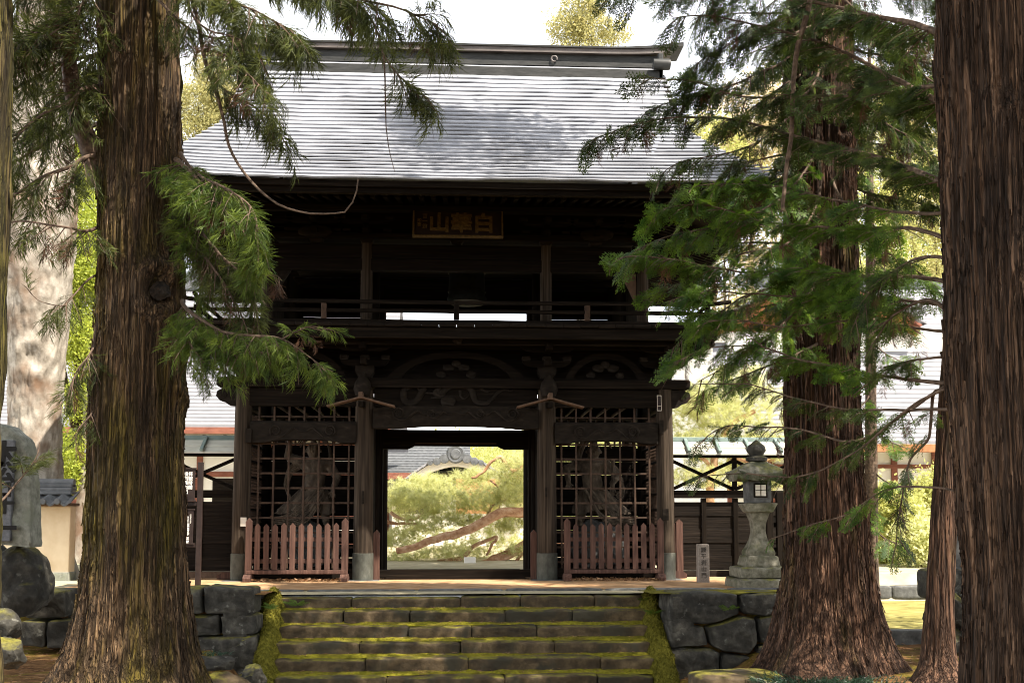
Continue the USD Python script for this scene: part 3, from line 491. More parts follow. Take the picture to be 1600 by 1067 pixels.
for cx in (-2.62, 2.62):
    b = part('rainbow_beam', arch_beam(cx - 0.90, cx + 0.90, 2.345, 2.69, -0.15, 0.06, 0.05), WK, G, 30)
    part('rainbow_beam_roll', tube([(cx - 0.9, -0.06, 2.64), (cx + 0.9, -0.06, 2.64)], 0.085, 14), WK, G, 40)
    for s in (-1, 1):
        h, t = scroll_pts(cx + s * 0.46, 2.555, -s, 0.72, -0.155); 
        part('scroll', tube(h, np.linspace(0.024, 0.010, 30), 6), WK, b, 40); part('scroll', tube(t, np.linspace(0.012, 0.020, 26) * np.r_[np.linspace(.6, 1.3, 13), np.linspace(1.3, .3, 13)], 6), WK, b, 40)
b = part('rainbow_beam', arch_beam(-1.43, 1.43, 2.60, 2.985, -0.17, 0.08, 0.04), WK, G, 30)
for s in (-1, 1):
    for q, (dx, kk) in enumerate(((0.98, 0.95), (0.42, 0.62))):
        h, t = scroll_pts(s * dx, 2.86, -s, kk * 0.8, -0.178); part('scroll', tube(h, np.linspace(0.026, 0.010, 30), 6), WK, b, 40); part('scroll', tube(t, 0.02 * np.r_[np.linspace(.6, 1.3, 13), np.linspace(1.3, .3, 13)], 6), WK, b, 40)
dp = part('dragon_panel', cb(-1.42, 1.42, -0.06, 0.04, 2.99, 3.30, 0.01), WH, G)
Z = lambda a: [(((600 + x / 5.927) - 712) / 90, -0.10 + (0.03 if len(p) == 0 else 0), (905 - (560 + y / 5.927)) / 90) for x, y, *p in a]
part('dragon_body', tube(spline(Z([(330, 300), (290, 258), (235, 262), (180, 310), (178, 370), (225, 420), (290, 400), (330, 350), (360, 290), (400, 240), (460, 232), (505, 270), (480, 330), (520, 340), (560, 290), (640, 258), (740, 262), (810, 300), (830, 370), (870, 415), (930, 420), (1000, 380), (1060, 310), (1120, 290), (1170, 300), (1215, 268)]), 130),
     np.interp(np.linspace(0, 1, 130), [0, .06, .5, .75, 1], [.03, .055, .062, .05, .012]), 10), WK, dp, 50)
part('dragon_head', (rock((0.26, 0.14, 0.17), 77, 5, 0.16, 2.6, 5)[0] + Z([(590, 400)])[0], rock((1, 1, 1), 1, 5)[1]), WK, dp, 50)
for q in ([(540, 350), (480, 330), (400, 325), (340, 310)], [(560, 370), (500, 365), (430, 372)], [(700, 300), (705, 350), (735, 375), (775, 350), (800, 300)], [(870, 260), (910, 290), (950, 310), (990, 280)], [(540, 430), (590, 440), (640, 425)], [(60, 260), (90, 235), (130, 240)], [(300, 400), (280, 430), (240, 435)]):
    part('dragon_limb', tube(spline(Z(q), 14), np.linspace(0.030, 0.012, 14), 6), WK, dp, 50)
# small gabled boards over the two middle columns, and the carved beam ends behind them
for x in (-1.60, 1.60):
    gb = part('gable_board', bar((x - 0.57, -0.52, 2.93), (x + 0.02, -0.52, 3.09), 0.24, 0.03), WP, G)
    part('gable_board', bar((x + 0.57, -0.52, 2.93), (x - 0.02, -0.52, 3.09), 0.24, 0.03), WP, G)
    part('ridge_block', cb(x - 0.035, x + 0.035, -0.66, -0.38, 3.06, 3.17, 0.006), WP, G)
    part('beam_end_carving', lathe([(0.02, 0), (0.12, 0.03), (0.155, 0.14), (0.13, 0.26), (0.075, 0.34), (0.05, 0.40), (0.02, 0.43)], 16, (x, -0.27, 3.12)), WK, G, 40)
    part('bracket_arm', bar((x, -0.15, 3.00), (x, -0.60, 2.97), 0.09, 0.10), WD, G)
# guardian bays: lattice, back wall, side lattice, inner wall
for cx in (-2.62, 2.62):
    s = np.sign(cx); a, b2 = cx - 0.875, cx + 0.875
    for i in range(7): x = a + 0.10 + i * 0.258; part('lattice_bar', cb(x - 0.016, x + 0.016, 0.02, 0.05, 0.20, 2.985, 0.004), WL, G)
    for i in range(9): z = 0.30 + i * 0.255; part('lattice_bar', cb(a, b2, 0.054, 0.082, z - 0.016, z + 0.016, 0.004), WL, G) if z < 2.36 else None
    part('lattice_bar', cb(a, b2, 0.054, 0.082, 2.80, 2.825, 0.004), WL, G)
    part('sill', cb(a, b2, -0.02, 0.12, 0.03, 0.20, 0.01), WH, G)
    z = 0.05
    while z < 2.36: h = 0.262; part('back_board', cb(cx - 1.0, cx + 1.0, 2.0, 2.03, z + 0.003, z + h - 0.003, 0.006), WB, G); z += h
    part('back_rail', cb(a, b2, 1.96, 2.06, 2.36, 2.44, 0.008), WH, G); part('back_rail', cb(a, b2, 1.96, 2.06, 2.96, 3.28, 0.008), WH, G)
    for i in range(10): x = a + 0.08 + i * 0.178; part('transom_bar', cb(x - 0.018, x + 0.018, 1.99, 2.03, 2.442, 2.958, 0.004), WL, G)
    m = MB(); xs_ = s * 3.66
    for i in range(30): y = 0.2 + i * 0.058; m.add(cb(xs_ - 0.006, xs_ + 0.006, y - 0.006, y + 0.006, 0.2, 2.98, 0.001))
    for i in range(48): z = 0.23 + i * 0.058; m.add(cb(xs_ + 0.0065, xs_ + 0.0185, 0.17, 1.85, z - 0.006, z + 0.006, 0.001))
    part('side_lattice', m, WL, G, kind='stuff')
    for i in range(10): z = 0.35 + i * 0.285; part('side_rail', cb(xs_ - 0.05 * s - 0.02, xs_ - 0.05 * s + 0.02, 0.16, 1.85, z - 0.022, z + 0.022, 0.005), WD, G)
    for i in range(9): z = 0.05 + i * 0.36; part('inner_board', cb(s * 1.585 - 0.02, s * 1.585 + 0.02, 0.17, 1.84, z + .003, min(z + 0.357, 3.29), 0.005), WB, G)
    part('bay_floor', cb(a, b2, 0.13, 1.95, 0.02, 0.16, 0.01), WH, G)
    for i in range(6): part('bay_ceiling_board', cb(a, b2, 0.1 + i * 0.305, 0.1 + i * 0.305 + 0.30, 3.31, 3.335, 0.004), WB, G)
    for i in range(4): part('ceiling_batten', cb(a + 0.35 + i * 0.30, a + 0.39 + i * 0.30, 0.12, 1.9, 3.0, 3.04, 0.004), WP if i % 2 else WL, G)
# inner door frame across the passage
for x in (-1.475, 1.475): part('door_post', cb(x - 0.085, x + 0.085, 1.93, 2.10, 0.0, 3.3, 0.01), WV, G); part('jamb_board', cb(x - 0.012 + 0.055 * np.sign(x), x + 0.012 + 0.055 * np.sign(x), 0.15, 1.92, 0.02, 3.29, 0.004), WV, G)
X = np.array([-1.39, -0.93, -0.86, -0.8, 0.8, 0.86, 0.93, 1.39]); lowz = np.array([2.375, 2.375, 2.40, 2.435, 2.435, 2.40, 2.375, 2.375])
part('door_lintel', prism_xz(list(zip(X, lowz)) + [(1.39, 2.745), (-1.39, 2.745)], 1.94, 2.09), WH, G)
part('lintel_trim', cb(-0.78, 0.78, 1.92, 1.938, 2.47, 2.50, 0.003), WL, G)
part('threshold', prism_xz([(-1.30, 0.0), (-1.20, 0.025), (-1.13, 0.17), (1.13, 0.17), (1.20, 0.025), (1.30, 0.0)][::1], 0.16, 0.40), WH, G)
part('threshold', cb(-1.38, 1.38, 0.17, 0.36, 0.03, 0.165, 0.01), WH, G)
for x in (-1.36, 1.36): part('stop_post', prism_xz([(x - 0.055, 0.0), (x + 0.055, 0.0), (x + 0.055, 0.80), (x, 0.86), (x - 0.055, 0.80)], 0.08, 0.15), WF, G)
for i in range(5): part('passage_joist', cb(-1.5, 1.5, 0.25 + i * 0.42, 0.35 + i * 0.42, 3.30, 3.42, 0.008), WH, G)
for i in range(8): part('passage_ceiling_board', cb(-1.56, 1.56, 0.1 + i * 0.24, 0.335 + i * 0.24, 3.43, 3.45, 0.003), WB, G)
part('passage_tie', cb(-1.5, 1.5, 3.92, 4.08, 2.99, 3.29, 0.01), WH, G)
# brackets between the plate beam and the balcony
def bracket(x, y, z, w, parent, steps=2, h=0.70):
    part('bearing_block', lathe([(w * 0.55, 0), (w * 0.62, 0.02), (w * 0.85, h * 0.18), (w * 0.85, h * 0.30)], 4, (0, 0, 0)) if False else prism_xz([(x - w * .6, z), (x + w * .6, z), (x + w * .95, z + h * .16), (x + w * .95, z + h * .30), (x - w * .95, z + h * .30), (x - w * .95, z + h * .16)], y - w * .8, y + w * .8), WK, parent)
    for k in range(steps):
        yy = y - k * 0.30; zz = z + h * (0.30 + 0.33 * k)
        L = 0.42 + 0.06 * k
        part('bracket_arm', prism_xz([(x - L, zz + h * .16), (x - L, zz + h * .12), (x - L * .8, zz + h * .03), (x - L * .5, zz), (x + L * .5, zz), (x + L * .8, zz + h * .03), (x + L, zz + h * .12), (x + L, zz + h * .16)], yy - 0.055, yy + 0.055), WH, parent)
        part('bracket_arm', bar((x, yy + 0.5, zz + h * .08), (x, yy - 0.38, zz + h * .08), 0.11, h * .16), WD, parent)
        for q in (-L + .06, 0, L - .06): part('small_block', cb(x + q - 0.075, x + q + 0.075, yy - 0.085, yy + 0.085, zz + h * .165, zz + h * .29, 0.018), WK, parent)
for x in CX: bracket(x, 0.0, 3.475, 0.17, G)
for a, b2, n in ((-3.4, -1.85, 'side'), (-1.3, 1.3, 'mid'), (1.85, 3.4, 'side')):      # frog-leg struts with carved hearts
    m = (a + b2) / 2; hw = (b2 - a) / 2 * 0.92; t = np.linspace(-1, 1, 31)
    outer = 3.475 + 0.46 * (1 - np.abs(t) ** 2.2) ** 0.8; inner = 3.475 + 0.36 * np.clip(1 - np.abs(t / 0.86) ** 2.4, 0, 1) ** 0.7
    part('frog_leg_strut', prism_xz(list(zip(m + hw * t, outer + 0.02)) [::-1] + list(zip(m + hw * t, np.where(np.abs(t) > .86, 3.474, inner)))[0:0] + [(m - hw * .99, 3.475), (m - hw * .80, 3.476)] + list(zip(m + hw * .80 * t, 3.48 + 0.36 * (1 - np.abs(t) ** 2.4) ** 0.7)) + [(m + hw * .99, 3.475)], -0.04, 0.06), WH, G)
    for q in range(5):
        part('carved_heart', (rock((0.16 + .05 * (q % 2), 0.10, 0.12), 200 + q + int(10 * m), 4, 0.22, 2.2, 6)[0] + [m + (q - 2) * 0.13, 0.0, 3.56 + 0.09 * (2 - abs(q - 2)) + 0.03 * (q % 2)], rock((1, 1, 1), 0, 4)[1]), WK, G, 50)
part('tie_beam', cb(-3.9, 3.9, -0.06, 0.07, 4.00, 4.14, 0.012), WH, G)
part('tie_beam', cb(-4.0, 4.0, -0.66, -0.54, 3.98, 4.10, 0.012), WH, G)
part('centre_boss', (rock((0.16, 0.12, 0.16), 321, 4, 0.2, 2.0, 7)[0] + [0.02, -0.70, 4.06], rock((1, 1, 1), 0, 4)[1]), WK, G, 50)
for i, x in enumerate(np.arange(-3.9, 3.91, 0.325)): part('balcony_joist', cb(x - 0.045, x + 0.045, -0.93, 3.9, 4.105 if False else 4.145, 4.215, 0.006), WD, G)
for i in range(30): x = -4.42 + i * 0.295; part('balcony_plank', cb(x + 0.003, x + 0.292, -1.08 + R(i).uniform(-.012, .012), 0.25, 4.218 + R(i + 9).uniform(-.004, .004), 4.275, 0.006), WB, G)
part('balcony_edge', cb(-4.38, 4.38, -1.02, -0.92, 4.03, 4.213, 0.012), WH, G)
for s in (-1, 1):
    part('balcony_edge', cb(s * 4.33 - 0.05, s * 4.33 + 0.05, -0.915, 4.6, 4.03, 4.213, 0.012), WD, G)
    for i in range(15): y = 0.255 + i * 0.292; part('balcony_plank', cb(*sorted((s * 4.42, s * 3.3)), y, y + 0.288, 4.218, 4.275, 0.006), WB, G)
    for z, r in ((4.65, 0.035),): part('hand_rail', tube([(s * 4.25, -1.25, z + 0.05), (s * 4.25, -0.9, z), (s * 4.25, 4.6, z)], r, 10), WD, G, 40)
    for z, h in ((4.50, .06), (4.345, .07)): part('rail_bar', cb(s * 4.25 - 0.03, s * 4.25 + 0.03, -1.15, 4.6, z - h / 2, z + h / 2, 0.006), WD, G)
    for y in (-0.9, 0.6, 2.0, 3.4): part('rail_post', cb(s * 4.25 - 0.045, s * 4.25 + 0.045, y - 0.045, y + 0.045, 4.275, 4.62, 0.008), WV, G)
    part('bracket_arm', bar((s * 3.6, -0.05, 3.62), (s * 4.35, -0.80, 4.05), 0.12, 0.14), WH, G)
    part('wing_panel', bar((s * 3.70, 0.0, 3.70), (s * 4.30, -0.0, 4.10), 0.10, 0.12), WH, G)
part('hand_rail', tube([(-4.65, -0.9, 4.71), (-4.3, -0.9, 4.66), (0, -0.9, 4.645), (4.3, -0.9, 4.66), (4.65, -0.9, 4.71)], 0.036, 10), WH, G, 40)
part('rail_bar', cb(-4.55, 4.55, -0.93, -0.87, 4.47, 4.53, 0.006), WH, G)
part('rail_bar', cb(-4.5, 4.5, -0.93, -0.87, 4.28, 4.35, 0.006), WH, G)
for x in (-2.2, 0.0, 2.2): part('rail_post', cb(x - 0.045, x + 0.045, -0.935, -0.865, 4.36, 4.62, 0.008), WL if x else WV, G)
# upper storey
UX = (-3.35, -1.6, 1.6, 3.35)
for y in (0.3, 2.2, 4.1):
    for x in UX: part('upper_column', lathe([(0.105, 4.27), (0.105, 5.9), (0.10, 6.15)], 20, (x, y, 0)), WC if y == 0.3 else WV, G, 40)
for y in (0.3, 4.1):
    part('upper_beam', cb(-3.6, 3.6, y - 0.07, y + 0.07, 5.44, 5.66, 0.012), WH, G); part('upper_beam', cb(-3.5, 3.5, y - 0.055, y + 0.055, 5.67, 5.92, 0.01), WH, G)
    part('upper_plate', cb(-3.75, 3.75, y - 0.14, y + 0.14, 6.0, 6.12, 0.02), WH, G)
    for a, b2 in zip(UX[:-1], UX[1:]): part('sill_beam', cb(a + .1, b2 - .1, y - 0.05, y + 0.05, 4.28, 4.40, 0.01), WH, G)
for x in (-3.35, 3.35):
    part('upper_beam', cb(x - 0.06, x + 0.06, 0.4, 4.0, 5.45, 5.9, 0.012), WD, G)
    for i in range(13): y = 0.42 + i * 0.285; part('side_board', cb(x - 0.02, x + 0.02, y, y + 0.28, 4.41, 5.45, 0.005), WB, G)
    part('corner_brace', prism_xz([(x - np.sign(x) * .12, 5.44), (x - np.sign(x) * .42, 5.44), (x - np.sign(x) * .30, 5.25), (x - np.sign(x) * .16, 4.95), (x - np.sign(x) * .12, 4.9)][::int(np.sign(x)) or 1], 0.27, 0.33), WP if x > 0 else WK, G)
for a, b2, z0 in ((-3.3, -1.65, 4.4), (-1.55, 1.55, 5.62), (1.65, 3.3, 4.4)):
    z = z0
    while z < 6.0: part('rear_board', cb(a, b2, 4.08, 4.11, z + .003, min(z + 0.297, 6.0), 0.005), WB, G); z += 0.30
for i in range(13): part('upper_ceiling_board', cb(-3.3, 3.3, 0.4 + i * 0.29, 0.685 + i * 0.29, 6.14, 6.165, 0.004), WB, G)
for x in (-2.5, 0, 2.5) + UX: bracket(x, 0.3, 5.93, 0.13, G, 2, 0.46)
for x in (-2.5, 2.5): part('carved_heart', (rock((0.6, 0.1, 0.22), 500 + int(x), 5, 0.2, 2.4, 6)[0] + [x, 0.1, 6.1], rock((1, 1, 1), 0, 5)[1]), WK, G, 50)
part('eave_purlin', cb(-4.0, 4.0, -0.62, -0.48, 6.28, 6.40, 0.02), WH, G)
# eaves: two rows of rafters, soffit, fascia
sl = 0.22
zr = lambda y: 6.02 + sl * (y + 2.5)
def eave_up(x): return 0.16 * np.clip(np.abs(x) / 5.2, 0, 1) ** 5
for i in range(51):
    x = -4.95 + i * 0.198; u = float(eave_up(x)) * .8
    part('rafter', bar((x, 0.35, zr(0.35) + 0.07), (x, -1.35, zr(-1.35) + 0.07 + u * .5), 0.075, 0.09), WD, G)
    part('flying_rafter', bar((x, -0.9, zr(-0.9) + 0.155), (x, -2.38, zr(-2.38) + 0.10 + u), 0.07, 0.08), WD, G)
def strip(x0, x1, n, f):   # f(x) -> list of (y, z) of the cross-section, swept along x
    X = np.linspace(x0, x1, n); P = np.array([[(x, y, z) for y, z in f(x)] for x in X]); k = P.shape[1]
    i, j = np.meshgrid(np.arange(n - 1), np.arange(k), indexing='ij'); j2 = (j + 1) % k
    q = np.stack([i * k + j, i * k + j2, (i + 1) * k + j2, (i + 1) * k + j], -1).reshape(-1, 4)
    F = np.vstack([q[:, [0, 1, 2]], q[:, [0, 2, 3]]]); c = [[0, a + 1, a] for a in range(1, k - 1)]; o = (n - 1) * k
    return P.reshape(-1, 3), np.vstack([F, np.array(c), np.array([[o, o + a, o + a + 1] for a in range(1, k - 1)])])
part('soffit', strip(-5.15, 5.15, 31, lambda x: [(-2.42, zr(-2.42) + .15 + eave_up(x)), (0.6, zr(0.6) + .20), (0.6, zr(0.6) + .23), (-2.42, zr(-2.42) + .18 + eave_up(x))]), WB, G)
part('eave_batten', strip(-5.18, 5.18, 31, lambda x: [(-2.50, 6.02 + eave_up(x)), (-2.40, 6.02 + eave_up(x)), (-2.40, 6.10 + eave_up(x)), (-2.50, 6.10 + eave_up(x))]), WH, G)
part('eave_fascia', strip(-5.2, 5.2, 31, lambda x: [(-2.56, 6.102 + eave_up(x)), (-2.42, 6.102 + eave_up(x)), (-2.42, 6.20 + eave_up(x)), (-2.56, 6.20 + eave_up(x))]), WH, G)
for i in range(3): part('bracket_backing_board', cb(-3.9, 3.9, 0.48 + .0 * i, 0.51, (3.48, 3.72, 3.95)[i], (3.717, 3.955, 4.2)[i], .004), WB, G)
for a, b2 in ((-3.9, -.88), (-.25, .30), (.85, 3.9)): part('bracket_backing_board', cb(a, b2, .482, .508, 3.69, 3.73, .002), WB, G)
for i in range(6): part('wall_plate_board', cb(-3.7, 3.7, 0.46, 0.49, 6.125 + i * .14, 6.262 + i * .14, .004), WB, G)
for i in range(4): part('wall_plate_board', cb(-3.5, 3.5, 3.9, 3.93, 6.125 + i * .14, 6.262 + i * .14, .004), WB, G)
for s in (-1, 1):
    part('side_soffit', (np.array([(s * 5.16, -2.45, 6.16), (s * 5.16, 6.65, 6.16), (s * 3.2, 4.4, 6.75), (s * 3.2, 0.3, 6.75), (s * 5.16, -2.45, 6.19), (s * 5.16, 6.65, 6.19), (s * 3.2, 4.4, 6.78), (s * 3.2, 0.3, 6.78)]), np.array([[0, 1, 2], [0, 2, 3], [4, 6, 5], [4, 7, 6], [0, 4, 5], [0, 5, 1]])[:, ::s]), WB, G)
    for i in range(36): y = 0.5 + i * .17; part('side_rafter', bar((s * 3.4, y, 6.62), (s * 5.08, y, 6.11), .07, .08), WH, G)
# roof: courses of sheet, one slab each, following the concave slope
prof = lambda t: (-2.60 + 4.45 * t, 6.20 + 3.62 * (0.80 * t + 0.20 * t ** 2.2))
TG = 0.55
def roof_hw(t): return 4.10 if t >= TG else 4.08 + (5.24 - 4.08) * ((TG - t) / TG) ** 1.15
NC = 29
for k in range(NC):
    t0, t1 = k / NC, min((k + 1.18) / NC, 1.0); (ya, za), (yb, zb) = prof(t0), prof(t1); hw0, hw1 = roof_hw(t0), roof_hw(t1); n = 41
    d = np.array([yb - ya, zb - za]); d /= np.linalg.norm(d); nr = np.array([-d[1], d[0]]); th = 0.046
    X = np.linspace(-1, 1, n); V = []
    w0 = (meshkit.fbm(np.stack([X * 5, X * 0 + k * .23, X * 0], -1), 3, 21) - .5) * 0.05 + (meshkit.noise(np.stack([X * 34, X * 0 + k * 3.7, X * 0], -1), 5) - .5) * .012
    for i, s in enumerate(X):
        xa, xb = s * hw0, s * hw1; e0 = float(eave_up(xa)) * (1 - t0) ** 3; e1 = float(eave_up(xb)) * (1 - min(t1, 1)) ** 3
        V += [(xa, ya + nr[0] * .018, za + nr[1] * .018 + e0 + w0[i]), (xa, ya + nr[0] * th, za + nr[1] * th + e0 + w0[i]), (xb, yb + nr[0] * .008, zb + nr[1] * .008 + e1), (xb, yb - nr[0] * .02, zb - nr[1] * .02 + e1)]
    V = np.array(V); i, j = np.meshgrid(np.arange(n - 1), np.arange(4), indexing='ij'); j2 = (j + 1) % 4
    q = np.stack([i * 4 + j, (i + 1) * 4 + j, (i + 1) * 4 + j2, i * 4 + j2], -1).reshape(-1, 4); o = (n - 1) * 4
    part('roof_course', (V, np.vstack([q[:, :3], q[:, [0, 2, 3]], [[0, 1, 2], [0, 2, 3], [o, o + 2, o + 1], [o, o + 3, o + 2]]])), ROOF, G)
yR = 2.10
for k in range(16):                                                 # side skirts
    t0, t1 = k / 16, min((k + 1.15) / 16, 1); f = TG
    for s in (-1, 1):
        x0, x1 = s * roof_hw(t0 * TG), s * (roof_hw(t1 * TG) - 0.35 * t1); za, zb = prof(t0 * TG)[1], prof(t1 * TG)[1]; y0, y1 = prof(t0 * TG)[0], prof(t1 * TG)[0]
        part('side_course', (np.array([(x0, y0, za), (x0, 2 * yR - y0, za), (x0, y0, za + .05), (x0, 2 * yR - y0, za + .05), (x1, y1, zb + .01), (x1, 2 * yR - y1, zb + .01)]), np.array([[0, 1, 3], [0, 3, 2], [2, 3, 5], [2, 5, 4], [0, 2, 4], [1, 5, 3], [0, 4, 5], [0, 5, 1]])), ROOF, G)
for k in range(10):                                                 # rear slope
    (ya, za), (yb, zb) = prof(k / 10), prof((k + 1.1) / 10 if k < 9 else 1); h0, h1 = roof_hw(k / 10), roof_hw(min(1, (k + 1.1) / 10))
    part('rear_course', (np.array([(-h0, 2 * yR - ya, za), (h0, 2 * yR - ya, za), (h0, 2 * yR - ya, za + .05), (-h0, 2 * yR - ya, za + .05), (-h1, 2 * yR - yb, zb + .01), (h1, 2 * yR - yb, zb + .01)]), np.array([[1, 0, 3], [1, 3, 2], [2, 3, 4], [2, 4, 5], [0, 1, 5], [0, 5, 4]])), ROOF, G)
for s in (-1, 1):
    gy = [prof(t) for t in np.linspace(TG + .07, 1, 9)]
    part('gable_wall', prism_yz([(y, z - .05) for y, z in gy] + [(2 * yR - y, z - .05) for y, z in gy[::-1]], *sorted((s * 3.70, s * 3.74))), WB, G)
    for m in (1, -1):
        P = [(s * 4.04, yR - m * (yR - y), z - 0.10) for y, z in gy]
        mb = MB(); [mb.add(bar(P[i], P[i + 1], 0.10, 0.20)) for i in range(8)]; part('bargeboard', mb, WH, G)
# ridge
def ridge_up(x): return 0.13 * np.clip((np.abs(x) - 2.9) / 1.6, 0, 1) ** 2.2
def rband(y, z0, z1, xe, mat, name, up=1.0, lean=0.0):
    part(name, strip(-xe, xe, 33, lambda x: [(yR - y, z0 + ridge_up(x) * up * .6), (yR + y, z0 + ridge_up(x) * up * .6), (yR + y - lean, z1 + ridge_up(x) * up), (yR - y + lean, z1 + ridge_up(x) * up)]), mat, G)
rband(0.44, 9.60, 9.84, 4.02, RIDGED, 'ridge_foot', 0)
rband(0.40, 9.842, 9.93, 4.02, ROOF, 'ridge_ledge', 0, 0.10)
rband(0.33, 9.932, 10.02, 4.00, RIDGED, 'ridge_band', 0)
rband(0.25, 10.022, 10.20, 3.98, RIDGED, 'ridge_body', 0)
rband(0.33, 10.202, 10.30, 4.26, RIDGE, 'ridge_cap', 1.0)
rband(0.36, 10.302, 10.335, 4.48, RIDGED, 'ridge_capping', 1.0)
for s in (-1, 1):
    part('ridge_end', lathe([(0.02, 0), (0.10, .01), (0.11, .3), (0.10, .34), (0.02, .35)], 16)[0] @ rx(math.pi / 2).T + [s * 3.93, 1.72 + .05, 9.98] if False else (lathe([(0.02, 0), (0.10, .01), (0.11, .3), (0.10, .34), (0.02, .35)], 16)[0] @ ry(math.pi / 2).T + [s * 4.0 - .17, 1.60, 9.93], lathe([(0.02, 0), (0.10, .01), (0.11, .3), (0.10, .34), (0.02, .35)], 16)[1]), RIDGED, G, 40)
    part('ridge_end_cap', cb(s * 4.0 - .05, s * 4.0 + .05, 1.66, 2.54, 9.66, 10.19, 0.02), RIDGED, G)
cr = [(1.90 + 0.055 * math.cos(a), 1.74, 10.06 + 0.055 * math.sin(a)) for a in np.linspace(0.25 * math.pi - 1.2, 0.25 * math.pi + 4.4, 22)]
part('ridge_crest', tube(cr, 0.015, 6), RIDGE, G, 40)
# ------------------------------------------------------------------ plaque under the eaves, bell
pq = thing('name_plaque', 'dark wooden plaque with worn gilt frame and three large characters under the eaves', 'plaque', (0.02, -0.62, 6.10), 0)
TL = rx(math.radians(-14))
def tl(m): return rot(m, TL)
part('board', tl(cb(-0.74, 0.74, -0.02, 0.03, -0.26, 0.26, 0.006)), SIGN, pq)
for a in ((-0.77, 0.77, 0.265, 0.295), (-0.77, 0.77, -0.295, -0.265)): part('frame', tl(cb(a[0], a[1], -0.045, 0.03, a[2], a[3], 0.006)), GOLD, pq)
for a in (-0.77, 0.743): part('frame', tl(cb(a, a + 0.027, -0.045, 0.03, -0.263, 0.263, 0.006)), GOLD, pq)
for ch, x in (('山', -0.32), ('華', 0.06), ('白', 0.44)):
    v, f = glyphs(ch, 0.34, 0.02, 2); part('lettering', tl((v + [x, -0.021, 0], f)), GOLD, pq)
v, f = glyphs('百一翁', 0.085, 0.012, 0, True); part('lettering', tl((v + [-0.565, -0.021, 0.10], f)), GOLD, pq)
v, f = glyphs('印書', 0.07, 0.012, 1, True); part('lettering', tl((v + [-0.66, -0.021, 0.02], f)), GOLD, pq)
bl = thing('temple_bell', 'large bronze bell hanging in the dark upper storey of the gate', 'bell', (0.2, 2.2, 5.26))
part('body', lathe([(0.30, 0.0), (0.38, 0.0), (0.385, 0.10), (0.36, 0.14), (0.35, 0.5), (0.325, 0.95), (0.27, 1.12), (0.12, 1.18), (0.02, 1.19)], 32), BRONZE, bl, 40)
part('hanging_loop', tube([(-0.09, 0, 1.17), (-0.08, 0, 1.30), (0, 0, 1.36), (0.08, 0, 1.30), (0.09, 0, 1.17)], 0.03, 8), BRONZE, bl, 40)
for z in (0.22, 0.60, 0.90): part('band', lathe([(0.34, z - .012), (0.375, z - .01), (0.375, z + .01), (0.33, z + .012)], 32), BRONZE, bl, 40)
# ------------------------------------------------------------------ picket fences before the guardian bays
fc = thing('picket_fence', 'sunlit low picket fence on wooden feet before the left guardian bay', 'fence', (-2.66, -0.33, 0), group=None)
for i in range(12):
    x = -0.80 + i * 0.1455; e = i in (0, 11); w = 0.052 if e else 0.045; h = 1.03 if e else 0.97 + R(i).uniform(-.012, .012)
    if e: part('end_post', prism_xz([(x - w, 0.06), (x + w, 0.06), (x + w, h - .03), (x, h + .03), (x - w, h - .03)], -0.05, 0.05), WF, fc)
    else: part('picket', prism_xz([(x - w, 0.20), (x + w, 0.20), (x + w, h - .05), (x, h), (x - w, h - .05)], -0.045, -0.017), WF, fc)
for z in (0.34, 0.70): part('rail', cb(-0.75, 0.75, -0.014, 0.026, z - .035, z + .035, 0.006), WF, fc)
part('bottom_rail', cb(-0.84, 0.84, -0.055, 0.05, 0.125, 0.19, 0.01), WF, fc)
for x in (-0.80, 0.80):
    part('foot', prism_yz([(-0.20, 0.01), (0.20, 0.01), (0.20, 0.06), (0.12, 0.12), (-0.12, 0.12), (-0.20, 0.06)], x - 0.06, x + 0.06), WF, fc)
copy(fc, 'picket_fence', 'shaded low picket fence on wooden feet before the right guardian bay', (2.70, -0.33, 0))
for px, s, lab in ((367, -1, 'single weathered fence end standing left of the outer left column'), (1062, 1, 'single weathered fence end standing right of the outer right column')):
    c = at(px, 905, 0.3); t = thing('fence_end', lab, 'fence', (c[0], 0.3, 0))
    part('end_post', prism_xz([(-.06, 0.06), (.06, 0.06), (.06, 0.98), (0, 1.04), (-.06, 0.98)], -0.05, 0.05), WF, t); part('foot', prism_xz([(-.30, 0.01), (.12, 0.01), (.12, 0.08), (.05, 0.13), (-.2, 0.13), (-.30, 0.07)], -.06, .06), WF, t)
    for i in range(8): part('picket', cb(-.02, .02, 0.15 + i * 0.16, 0.24 + i * 0.16, 0.1, 0.96, 0.005), WF, t)
    part('rail', cb(-.045, -.022, 0.06, 1.5, 0.3, 0.37, 0.005), WF, t)
# ------------------------------------------------------------------ foliage building blocks
def ribbons(P0, D, L, w, r, droop=0.0, seg=2):
    # n tapered blades from P0 along D (n,3), length L, sagging by droop
    n = len(P0); s = np.cross(D, r.normal(0, 1, (n, 3))); s /= np.linalg.norm(s, axis=1, keepdims=True) + 1e-9
    L = np.broadcast_to(np.asarray(L, float), (n,))[:, None]; w = np.broadcast_to(np.asarray(w, float), (n,))[:, None]
    V = []
    for k in range(seg + 1):
        t = k / seg; p = P0 + D * L * t + np.array([0, 0, -1.0]) * droop * L * t * t
        ww = w * (1 - t) * (0.75 + 0.5 * (k == 0)) if k < seg else None
        if k < seg: V += [p - s * w * (1 - 0.45 * t), p + s * w * (1 - 0.45 * t)]
        else: V += [p]
    m = 2 * seg + 1; V = np.stack(V, 1).reshape(-1, 3); F = []
    for k in range(seg - 1): F += [[2 * k, 2 * k + 1, 2 * k + 3], [2 * k, 2 * k + 3, 2 * k + 2]]
    F.append([2 * seg - 2, 2 * seg - 1, 2 * seg]); F = np.array(F)
    return V, (np.arange(n)[:, None, None] * m + F[None]).reshape(-1, 3)
